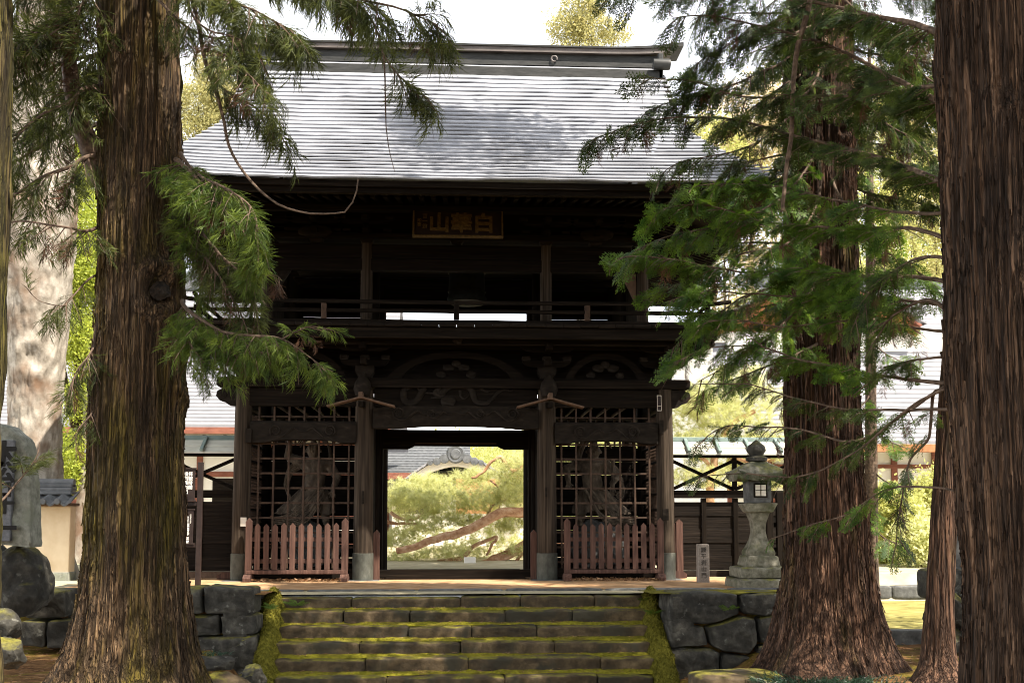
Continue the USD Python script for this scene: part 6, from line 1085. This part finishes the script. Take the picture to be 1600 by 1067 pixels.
for z, h in ((0.05, .45), (1.05, .14), (2.0, .12), (2.55, .12)): part('rail', cb(e0 + 1.0, e1 - .5, Yk + .10, Yk + .118, z, z + h, .005), REDW, kh)
for i in range(26): x = X_(1425) + i * .09; part('window_slat', cb(x - .02, x + .02, Yk + .08, Yk + .098, .62, 1.75, .004), REDW, kh)
# ridge of the big roof at the far right
rh = thing('rear_hall', 'long grey roofed hall rising behind the orange gable at the right', 'hall', (0, 0, 0)); Yr = 24.0
k = (Yr + 18.9) / 1700; a, b = at(1240, 560, Yr)[0], at(1720, 560, Yr)[0]; z0, z1 = 1.05 + (810 - 620) * k, 1.05 + (810 - 440) * (k + 5 / 1700)
slope_rows(rh, a, b, Yr, z0, Yr + 5, z1, 22, ROOFB, 'roof_row', .2); part('roof_ridge', cb(a, b, Yr + 4.9, Yr + 5.6, z1, z1 + .5, .05), TILE, rh); part('wall_body', cb(a + .8, b - .8, Yr + 1, Yr + 9, 0, z0 + .6, .02), WHITE, rh)
# hall with curved gable seen through the gate
ch_ = thing('entrance_hall', 'white curved-gable porch roof with ridge-end ornament seen through the gateway', 'hall', (0, 0, 0)); Yc = 22.0
xz2 = lambda px, py: at(px, py, Yc)[[0, 2]]
pts = np.array([xz2(*q) for q in ((590, 790), (620, 775), (650, 752), (680, 735), (712, 728), (745, 735), (775, 752), (805, 775), (835, 790))]); cs = spline(np.c_[pts[:, 0], 0 * pts[:, 0], pts[:, 1]], 31)
n = len(cs); th = .32; prof_c = np.concatenate([cs[:, [0, 2]] + [0, th], cs[::-1][:, [0, 2]]]); part('curved_gable', prism_xz(prof_c[::-1], Yc, Yc + .5), WHITE, ch_, 30)
for i in range(n - 1): part('curved_roof_row', (np.array([(cs[i, 0], Yc - .3, cs[i, 2] + th), (cs[i, 0], Yc + 6, cs[i, 2] + th), (cs[i + 1, 0], Yc + 6, cs[i + 1, 2] + th + .03), (cs[i + 1, 0], Yc - .3, cs[i + 1, 2] + th + .03), (cs[i, 0], Yc - .3, cs[i, 2] + th + .1), (cs[i, 0], Yc + 6, cs[i, 2] + th + .1), (cs[i + 1, 0], Yc + 6, cs[i + 1, 2] + th + .1), (cs[i + 1, 0], Yc - .3, cs[i + 1, 2] + th + .1)]), np.array([[4, 7, 6], [4, 6, 5], [0, 4, 5], [0, 5, 1], [3, 2, 6], [3, 6, 7], [0, 3, 7], [0, 7, 4]])), ROOFB, ch_)
c = xz2(712, 712); v, f = lathe([(0.01, -.08), (.30, -.08), (.36, 0), (.30, .08), (.2, .06), (.17, .10), (.01, .10)], 20); v = v @ rx(math.pi / 2).T; orn = part('ridge_ornament', (v + [c[0], Yc - .3, c[1] + .05], f), TILE, ch_, 40)
for s in (-1, 1):
    for i, (dx, dz, r_) in enumerate(((.42, -.12, .17), (.70, -.22, .14), (.95, -.27, .10))): v, f = lathe([(0.01, -.06), (r_, -.06), (r_ * 1.1, 0), (r_, .06), (.01, .07)], 14); part('scroll', (v @ rx(math.pi / 2).T + [c[0] + s * dx, Yc - .3, c[1] + dz], f), TILE, orn, 40)
part('wall_body', cb(pts[0, 0] + .5, pts[-1, 0] - .5, Yc + .6, Yc + 6, 0, pts[0, 1] + .3, .02), WHITE, ch_)
sh = thing('side_hall', 'grey tiled low hall with red-brown eaves beyond the gateway, left of the curved porch', 'hall', (0, 0, 0)); Ys = 26.0
a, b = at(540, 735, Ys)[0], at(690, 735, Ys)[0]; ks = (Ys + 18.9) / 1700; zE = 1.05 + (810 - 738) * ks
slope_rows(sh, a, b + 1.2, Ys, zE, Ys + 4, zE + 1.9, 14, TILE, 'roof_row', .1); part('eave_fascia', cb(a, b + 4.2, Ys - .02, Ys + .1, zE - .3, zE - .03, .01), REDW, sh); part('wall_body', cb(a + .5, b + 3.8, Ys + 1, Ys + 4, 0, zE + .1, .02), WHITE, sh)
for i in range(7): x = a + .6 + i * 1.05; part('post', cb(x - .08, x + .08, Ys + .9, Ys + .97, 0, zE - .1, .01), REDW, sh)
# ------------------------------------------------------------------ garden pine seen through the gateway
def pine(label, base, limbs, tufts, seed, size=0.18):
    r = R(seed); t = thing('garden_pine', label, 'tree', base)
    for i, (pts, r0, r1) in enumerate(limbs): limb(t, base, pts, r0, r1, BK_PINE, n=44, wob=.09, seed=seed + i, name='trunk' if i == 0 else 'branch', sides=10)
    P, D, S_ = [], [], []
    for (c, rad, n) in tufts: p, d, s = crown_blob(np.asarray(c), rad, int(n * .78), size, r, .15); P.append(p); D.append(d); S_.append(s)
    part('needles', loc(scatter(TUFT, np.vstack(P), np.vstack(D), np.concatenate(S_), r, .6), base), LF_PINE, t); return t
Yp = 9.0; q = lambda px, py, Y=Yp: at(px, py, Y)
pine('spreading garden pine with long propped limbs framed by the gateway', q(850, 905), 
     [([q(905, 900), q(850, 840), q(790, 868), q(745, 885), q(720, 888)], .20, .09), ([q(850, 800), q(790, 800, 8.6), q(745, 822, 8.4), q(700, 836, 8.3), q(660, 850, 8.2), q(622, 860, 8.2)], .15, .08), ([q(850, 760), q(828, 725), q(800, 735), q(780, 712), q(755, 738), q(735, 750)], .08, .03), ([q(690, 880), q(720, 872), q(745, 850), q(775, 838), q(760, 868)], .07, .03),
      ([q(610, 800), q(640, 812), q(660, 800), q(668, 780)], .05, .02), ([q(760, 815), q(770, 790), q(790, 780)], .05, .02), ([q(640, 890), q(690, 875), q(730, 868)], .05, .02), ([q(600, 812), q(625, 818), q(655, 816)], .05, .03), ([q(765, 750), q(782, 770), q(775, 800)], .03, .015), ([q(800, 890), q(812, 870), q(830, 862)], .05, .03)],
     [(q(640, 775), (.7, .6, .32), 260), (q(690, 785), (.7, .7, .36), 280), (q(745, 780), (.7, .7, .34), 260), (q(800, 770), (.6, .6, .4), 260), (q(805, 730), (.6, .6, .35), 220), (q(740, 745, 9.6), (.6, .6, .28), 180), (q(660, 815), (.7, .6, .28), 220), (q(720, 810), (.6, .5, .2), 150), (q(620, 840), (.5, .5, .3), 150), (q(800, 820), (.5, .5, .25), 150), (q(670, 750, 10), (.6, .6, .2), 140), (q(700, 862), (.9, .6, .16), 150), (q(625, 875), (.5, .5, .16), 90), (q(810, 860), (.4, .4, .2), 90), (q(625, 790, 10), (.5, .5, .4), 150), (q(650, 770, 10.5), (.6, .5, .35), 160), (q(790, 790, 10.5), (.8, .6, .5), 220), (q(740, 835, 10.5), (1.2, .6, .35), 260), (q(650, 835, 10.5), (.7, .6, .3), 170), (q(820, 850, 10.5), (.5, .6, .3), 120), (q(770, 752, 11), (.8, .6, .3), 160), (q(690, 770, 11), (.9, .6, .25), 170), (q(630, 765, 9.5), (.55, .5, .3), 170), (q(680, 760, 9.5), (.7, .5, .25), 170), (q(810, 750, 9.5), (.5, .5, .5), 170), (q(760, 860, 11), (1.6, .6, .35), 260), (q(640, 865, 11), (.8, .6, .35), 160), (q(820, 720, 9.8), (.4, .4, .35), 120)], 7)
pine('garden pine with bright needles right of the gate behind the roofed fence', q(1100, 905, 8), 
     [([q(1120, 905, 8), q(1110, 760, 8), q(1130, 680, 8), q(1180, 640, 8)], .14, .06), ([q(1115, 740, 8), q(1080, 700, 8), q(1060, 690, 8)], .06, .03), ([q(1120, 700, 8), q(1170, 720, 8), q(1210, 720, 8)], .06, .03)],
     [(q(1085, 620, 8), (.8, .7, .4), 260), (q(1130, 650, 8), (.9, .7, .4), 280), (q(1180, 620, 8), (.8, .7, .4), 220), (q(1090, 690, 8), (.8, .6, .3), 240), (q(1170, 690, 8), (.9, .6, .3), 240), (q(1100, 745, 8), (.9, .7, .3), 220), (q(1190, 750, 8), (.8, .7, .3), 200), (q(1230, 700, 8), (.6, .6, .4), 160), (q(1110, 640, 8.6), (1, .7, .5), 280), (q(1150, 590, 8.8), (.9, .7, .4), 230), (q(1210, 660, 8.6), (.8, .7, .5), 230), (q(1075, 660, 8.6), (.6, .7, .5), 180), (q(1130, 720, 8.6), (1.2, .7, .4), 260)], 8)
gb_ = thing('garden_sign', 'small blank pale board standing under the pine beyond the gateway', 'sign', (0, 0, 0)); a, b = at(725, 888, 7.5), at(740, 870, 7.5)
part('board', cb(a[0], b[0] + .05, 7.48, 7.52, a[2] + .1, b[2], .01), WHITE, gb_); part('leg', cb(a[0] + .02, a[0] + .07, 7.5, 7.54, -.02, a[2] + .098, .004), WP, gb_); part('leg', cb(b[0] - .03, b[0] + .02, 7.5, 7.54, -.02, a[2] + .098, .004), WP, gb_)
# ------------------------------------------------------------------ background trees
def bgtree(name, label, base, h, blobs, mat, seed, tr=0.25, leaf=0.9, group=None):
    r = R(seed); t = thing(name, label, 'tree', base, group=group); base = np.asarray(base, float)
    part('trunk', tube([(0, 0, -.3), (.1, 0, h * .4), (0, .1, h * .8)], [tr, tr * .7, tr * .3], 8), BK_P if seed % 2 else BK_F, t, True)
    m = MB(); P, D, S_ = [], [], []
    for (c, rad, n) in blobs:
        c = np.asarray(c, float); m.add(tube([(0, 0, h * .3), (c - base) * .6 + [0, 0, h * .05], c - base], [tr * .4, tr * .2, .02], 6)); p, d, s = crown_blob(c, rad, int(n * 2.2), leaf * .62, r, .35); P.append(p); D.append(d); S_.append(s)
    part('limbs', m, BK_F, t, True); part('crown', loc(scatter(LEAF_FAR if leaf > .7 else LEAF, np.vstack(P), np.vstack(D), np.concatenate(S_), r, .8), base), mat, t)
def qb(px, py, Y): return at(px, py, Y)
bgtree('broadleaf_tree', 'sunlit golden-green tree top rising behind the right part of the roof ridge', qb(910, 800, 40), 20, [(qb(905, 20, 40), (1.1, 1.1, 1.6), 150), (qb(885, 45, 40), (1.1, 1, .9), 110), (qb(925, 45, 40), (1.2, 1, 1), 120), (qb(960, 52, 40), (.9, .9, .5), 60), (qb(920, 0, 40), (.9, .9, 1.2), 90), (qb(915, 90, 40), (2, 1.5, 1.5), 150)], LF_OLV, 3)
bgtree('broadleaf_tree', 'yellow-green budding tree left of the gate roof behind the cedar trunk', qb(320, 800, 20), 12, [(qb(310, 165, 20), (.9, .9, .8), 140), (qb(345, 150, 20), (.8, .8, .7), 110), (qb(300, 210, 20), (1, .9, .6), 120), (qb(345, 200, 20), (.9, .9, .6), 110), (qb(370, 180, 20), (.6, .8, .9), 90), (qb(330, 110, 20), (.6, .6, .6), 70)], LF_OLV, 5, leaf=.5)
bgtree('maple_tree', 'bright fresh-green leafy tree between the pale trunk and the left cedar', qb(125, 900, 8), 8, [(qb(120, 430, 8), (.7, .7, .9), 160), (qb(115, 520, 8), (.5, .7, .8), 130), (qb(125, 340, 8), (.7, .7, .8), 140), (qb(110, 720, 8), (.5, .6, .7), 130), (qb(130, 620, 8), (.4, .6, .7), 60), (qb(60, 300, 8), (.9, .7, 1), 150), (qb(110, 250, 8), (.9, .7, .8), 120), (qb(150, 420, 8), (.5, .7, .8), 120)], LF_GRN, 7, leaf=.5)
bgtree('broadleaf_tree', 'tall hazy yellow tree behind the far-left cedar sprays', qb(60, 850, 26), 14, [(qb(40, 200, 26), (2, 1.5, 1.8), 200), (qb(110, 160, 26), (2, 1.5, 1.6), 200), (qb(10, 330, 26), (1.8, 1.5, 1.6), 160), (qb(120, 300, 26), (1.6, 1.5, 1.8), 180)], LF_YEL, 9, leaf=.8)
for i, (px, py, Y, w_) in enumerate(((1110, 230, 44, 2.6), (1170, 180, 46, 3.0), (1240, 150, 48, 3.2), (1330, 170, 50, 3.4), (1420, 130, 50, 3.6), (1490, 190, 48, 3.4), (1380, 270, 42, 3.0), (1130, 310, 40, 2.6), (1460, 330, 42, 3.0))):
    c = qb(px, py, Y); bgtree('hillside_tree', ('pale budding hillside tree nearest the right gable end of the gate roof', 'tall budding tree left of the thick right cedar', 'budding tree behind the thick right cedar', 'yellowish tree showing right of the thick right cedar', 'tallest budding tree between the two right trunks', 'budding tree half behind the right-edge trunk', 'low golden tree between the right trunks above the roofs', 'low golden tree right of the roof corner', 'golden tree low beside the right-edge trunk')[i], (c[0], Y, 0), c[2], [(c, (w_, w_ * .8, w_ * .8), 240), (c + [w_ * .6, 0, -w_ * .8], (w_ * .8, w_ * .8, w_ * .8), 160), (c + [-w_ * .6, 0, -w_ * .9], (w_ * .8, w_ * .8, w_ * .7), 160), (c + [0, 0, -w_ * 1.6], (w_, w_, w_ * .9), 160)], (LF_YEL, LF_BRN, LF_OLV)[i % 3], 20 + i, leaf=1.1)
r = R(5); n = 17000; hx = r.uniform(-70, 85, n); hy = r.uniform(58, 150, n); hz = hill_z(hx, hy) + r.uniform(0.2, 2.6, n)
part('far_wood', scatter(LEAF_FAR, np.stack([hx, hy, hz], 1), unit(r.normal(0, 1, (n, 3))), r.uniform(1.0, 2.0, n), r, .8), LF_YEL, kind='stuff', cat='wood', label='budding yellowish woodland covering the hillside behind the temple')
# garden shrubs seen low at the right and left
for i, (px, py, Y, mat, lab) in enumerate(((1400, 800, 6, LF_YEL, 'pale yellow-green shrub behind the slim grey trunk'), (1440, 850, 5, LF_PINE, 'pale clipped shrub above the lawn kerbs'), (1380, 860, 7, LF_YEL, 'low yellowish shrub left of the slim trunk base'), (1340, 780, 9, LF_PINE, 'pale pine-like shrub beside the thick right cedar'), (1470, 770, 9, LF_YEL, 'tall yellow shrub before the slatted window'))):
    c = qb(px, py, Y); t = thing('garden_shrub', lab, 'shrub', (c[0], Y, 0)); rr = R(60 + i); p, d, s = crown_blob(np.array([0, 0, c[2]]), (.55, .6, .5), 170, .42, rr, .2)
    part('foliage', scatter(LEAF, p, d, s, rr, .8), mat, t); part('stem', tube([(0, 0, -.5 if px > 1385 and Y < 1 else -.02), (.03, 0, c[2] * .5), (0, 0, c[2])], [.05, .04, .02], 6), BK_T, t, True)
# ------------------------------------------------------------------ small plants
def grass_tuft(label, px, py, Y, n, h, rad, seed, mat=LF_GRASS, z=None):
    r = R(seed); c = at(px, py, Y); c[2] = z if z is not None else c[2]; t = None
    a = r.uniform(0, 6.283, n); rr = rad * np.sqrt(r.random(n)); p = np.stack([rr * np.cos(a) * 1.6, rr * np.sin(a), 0 * a], 1); d = unit(np.stack([np.cos(a) * .5, np.sin(a) * .5, r.uniform(.5, 1.2, n)], 1) + r.normal(0, .25, (n, 3)))
    v, f = ribbons(p, d, h * r.uniform(.6, 1.2, n), .005, r, .6, 3); part('grass_clump', (v + c, f), mat, cat='grass', label=label, kind='stuff')
grass_tuft('dark strappy grass tufts at the foot of the thick right cedar', 1265, 1052, -7.7, 900, .20, .38, 3, z=-.62)
grass_tuft('sparser dark grass right of the thick right cedar roots', 1365, 1056, -7.9, 500, .14, .40, 4, z=-.62)
grass_tuft('thin grass under the left wall', 320, 1020, -5.3, 150, .12, .2, 5, z=-.6)
def fern(label, px, py, Y, n, L, seed, mat=LF_FERN):
    r = R(seed); c = at(px, py, Y); t = thing('fern', label, 'fern', c)
    for i in range(n):
        a = r.uniform(0, 6.283); d = np.array([math.cos(a), math.sin(a) * .6, .5]); v, f = scatter([HIN[i % 6]], [[0, 0, 0]], [d], L * r.uniform(.7, 1.1), r, .2); part('frond', (v, f), mat, t)
fern('small fern growing at the left end of the top step', 465, 946, -3.75, 6, .17, 1); fern('fern in the left moss bank', 425, 952, -4.6, 5, .15, 2); fern('fern hanging on the right moss bank', 1022, 958, -4.4, 5, .15, 3); fern('fern in the right wall between two big stones', 1140, 952, -4.75, 4, .13, 4)
fern('bright fern between the boulder and block wall at the left', 28, 955, -5.5, 6, .2, 5); fern('tiny fern above the right step end', 1005, 938, -3.6, 4, .12, 6); fern('fern growing beside the lawn kerb', 1405, 1030, -5.2, 6, .18, 7)
r = R(9); n = 7000; X = r.uniform(-7, 7, n); Y = r.uniform(-11, -4.7, n); k = (np.abs(X) > 2.7); X, Y = X[k], Y[k]; n = len(X)
p = np.stack([X, Y, lower_z(X, Y) + .012], 1); a = r.uniform(0, 6.283, n); part('leaf_litter', ribbons(p, unit(np.stack([np.cos(a), np.sin(a), r.normal(.05, .1, n)], 1)), r.uniform(.03, .11, n), .004, r, 0, 2), LITTER, kind='stuff', cat='leaf litter', label='dry twigs and needles scattered on the ground under the cedars')
n = 900; X = np.concatenate([r.uniform(-3.45, -1.85, n // 2), r.uniform(1.9, 3.5, n // 2)]); Y = r.uniform(-.55, -.1, n); a = r.uniform(0, 6.283, n)
part('leaf_litter', ribbons(np.stack([X, Y, np.full(n, .012) + r.uniform(0, .03, n)], 1), unit(np.stack([np.cos(a), np.sin(a), r.normal(.1, .2, n)], 1)), r.uniform(.03, .07, n), .012, r, 0, 2), LITTER, kind='stuff', cat='leaf litter', label='dry leaves drifted under the picket fences')

# ------------------------------------------------------------------ guardian statues
STAT = grain('statue_wood', [(0.28, (0.018, 0.013, 0.009)), (0.5, (0.075, 0.056, 0.039)), (0.75, (0.18, 0.14, 0.10))], (9, 9, 5), bump=0.2, dist=0.01)
def nio(label, cx, s, arm):
    base = np.array([cx, 1.05, 0.17]); t = thing('guardian_statue', label, 'statue', base)
    part('rock_base', (crag((1.15, .8, .95), 700 + int(s), 12, .08)[0] + [0, 0, .40], crag((1, 1, 1), 1)[1]), ST_KERB, t, 40)
    J = dict(head=(0.02, -.10, 2.12, .125), chin=(0.02, -.16, 2.03, .075), neck=(0.03, 0, 1.98, .085), chest=(0.05, 0, 1.80, .20), ribs=(0.06, -.02, 1.66, .18), belly=(0.04, -.06, 1.52, .185), hip=(0.02, 0, 1.36, .175),
             shl=(-.19, 0, 1.90, .10), shr=(.28, 0, 1.88, .10), hpl=(-.09, 0, 1.30, .13), hpr=(.13, 0, 1.30, .13), knl=(-.30, -.10, 1.06, .095), knr=(.24, -.05, 1.02, .095), anl=(-.46, -.10, .88, .055), anr=(.26, 0, .80, .055), tol=(-.58, -.20, .85, .04), tor=(.28, -.16, .78, .04))
    if arm == 'raised': J.update(ell=(-.44, -.05, 2.00, .07), wrl=(-.40, -.12, 2.26, .05), elr=(.46, -.02, 1.62, .07), wrr=(.40, -.22, 1.42, .05))
    else: J.update(ell=(-.42, -.05, 1.66, .07), wrl=(-.30, -.22, 1.52, .05), elr=(.52, -.02, 1.80, .07), wrr=(.50, -.18, 1.58, .05))
    bones = [('head', 'chin'), ('head', 'neck'), ('neck', 'chest'), ('chest', 'ribs'), ('ribs', 'belly'), ('belly', 'hip'), ('chest', 'shl'), ('chest', 'shr'), ('shl', 'ell'), ('ell', 'wrl'), ('shr', 'elr'), ('elr', 'wrr'), ('hip', 'hpl'), ('hip', 'hpr'), ('hpl', 'knl'), ('knl', 'anl'), ('anl', 'tol'), ('hpr', 'knr'), ('knr', 'anr'), ('anr', 'tor')]
    def sp(p, r, n=16): return m3.Manifold.sphere(r, n).translate([s * p[0], p[1], p[2]])
    def hull(a, ra, b, rb): return m3.Manifold.batch_hull([sp(a, ra), sp(b, rb)])
    M_ = [hull(J[a][:3], J[a][3], J[b][:3], J[b][3]) for a, b in bones]
    for q, sg in ((J['wrl'], -1), (J['wrr'], 1)):
        w = np.array(q[:3]); up = 1 if (arm == 'raised' and sg < 0) else -1; palm = w + [0.0, -.03, .07 * up]; M_.append(hull(w, .045, palm, .042))
        for k in range(4):
            a = palm + [(-.036 + .024 * k), -.01, .03 * up]; b2 = a + [(-.012 + .008 * k), -.02, (.055 - .006 * abs(k - 1)) * up]; c2 = b2 + [0, -.04, .012 * up]; M_ += [hull(a, .014, b2, .012), hull(b2, .012, c2, .010)]
        M_.append(hull(palm + [.03 * sg * -1, -.01, 0], .015, palm + [.075 * -sg, -.03, .03 * up], .012))
    hd = np.array(J['head'][:3]); 
    for dx, dy, dz, r_ in ((0, -.125, -.03, .026), (-.045, -.105, .01, .024), (.045, -.105, .01, .024), (-.05, -.10, .045, .03), (.05, -.10, .045, .03), (-.12, 0, -.02, .035), (.12, 0, -.02, .035), (0, -.105, -.085, .028), (0, .02, .13, .06), (0, .02, .20, .045)): M_.append(sp(hd + [dx, dy, dz], r_, 12))
    body = m3.Manifold.batch_boolean(M_, m3.OpType.Add).refine_to_length(.035); mm = body.to_mesh(); tm = trimesh.Trimesh(mm.vert_properties[:, :3], mm.tri_verts, process=True); trimesh.smoothing.filter_taubin(tm, .5, .53, 6)
    part('body', (np.array(tm.vertices), np.array(tm.faces)), STAT, t, True)
    # pleated skirt and flying scarves
    n, h = 72, 14; th = np.linspace(0, 2 * np.pi, n, endpoint=False); V = []
    for i in range(h):
        u = i / (h - 1); cxx = .02 - .17 * u ** 1.4 + .03 * u; rad = .185 + .24 * u ** .8; fold = 1 + (.03 + .10 * u) * np.sin(13 * th + 2.2 * u)
        V.append(np.stack([s * (cxx + rad * fold * np.cos(th) * 1.15), rad * fold * np.sin(th) * .7 - .02, 1.44 - .44 * u + .05 * u * np.sin(3 * th) + 0 * th], 1))
    i, j = np.meshgrid(np.arange(h - 1), np.arange(n), indexing='ij'); j2 = (j + 1) % n; part('skirt', (np.vstack(V), np.stack([i * n + j, i * n + j2, (i + 1) * n + j2, (i + 1) * n + j], -1).reshape(-1, 4)), STAT, t, True)
    for q, pts in enumerate(([(.10, -.22, 1.40), (-.06, -.30, 1.22), (-.22, -.34, 1.05), (-.45, -.36, .93), (-.66, -.34, .90)], [(.2, -.2, 1.42), (.08, -.33, 1.18), (-.04, -.36, 1.00), (-.22, -.38, .88), (-.40, -.38, .85)], [(-.2, .05, 1.95), (-.46, .06, 1.75), (-.50, 0, 1.50), (-.38, -.1, 1.30)], [(.3, .08, 1.98), (.2, .15, 2.35), (-.05, .18, 2.48), (-.30, .15, 2.30)])):
        P = spline(np.array(pts) * [s, 1, 1], 26); mb_ = MB()
        for e in range(5): mb_.add(tube(P + [0.012 * e, -.012 * (e % 2), -.030 * e], np.linspace(.026, .012, 26), 6))
        part('scarf', mb_, STAT, t, True)
    part('belt', tube([(s * (.02 + .21 * math.cos(a)), .17 * math.sin(a) - .03, 1.43 + .02 * math.sin(3 * a)) for a in np.linspace(0, 6.283, 30)], .028, 8), STAT, t, True)
    if arm != 'raised': part('club', tube([(s * -.30, -.26, 1.30), (s * -.30, -.26, 1.62), (s * -.31, -.25, 1.95)], [.03, .022, .04], 8), STAT, t, True)
nio('carved wooden guardian with raised fist lunging behind the left lattice', -2.60, 1, 'raised')
nio('carved wooden guardian with swirling skirt holding a club behind the right lattice', 2.55, -1, 'low')

r = R(12); n = 900; k = r.integers(1, 7, n); X = r.uniform(-2.1, 2.4, n); Y = TOPY - TREAD * k + r.uniform(.02, .34, n); a = r.uniform(0, 6.283, n)
part('leaf_litter', ribbons(np.stack([X, Y, TOPZ - RISE * k + .035 + 0 * X], 1), unit(np.stack([np.cos(a), np.sin(a), r.normal(.0, .08, n)], 1)), r.uniform(.02, .07, n), .0035, r, 0, 2), LITTER, kind='stuff', cat='leaf litter', label='brown needles and bits of twig lying on the step treads')
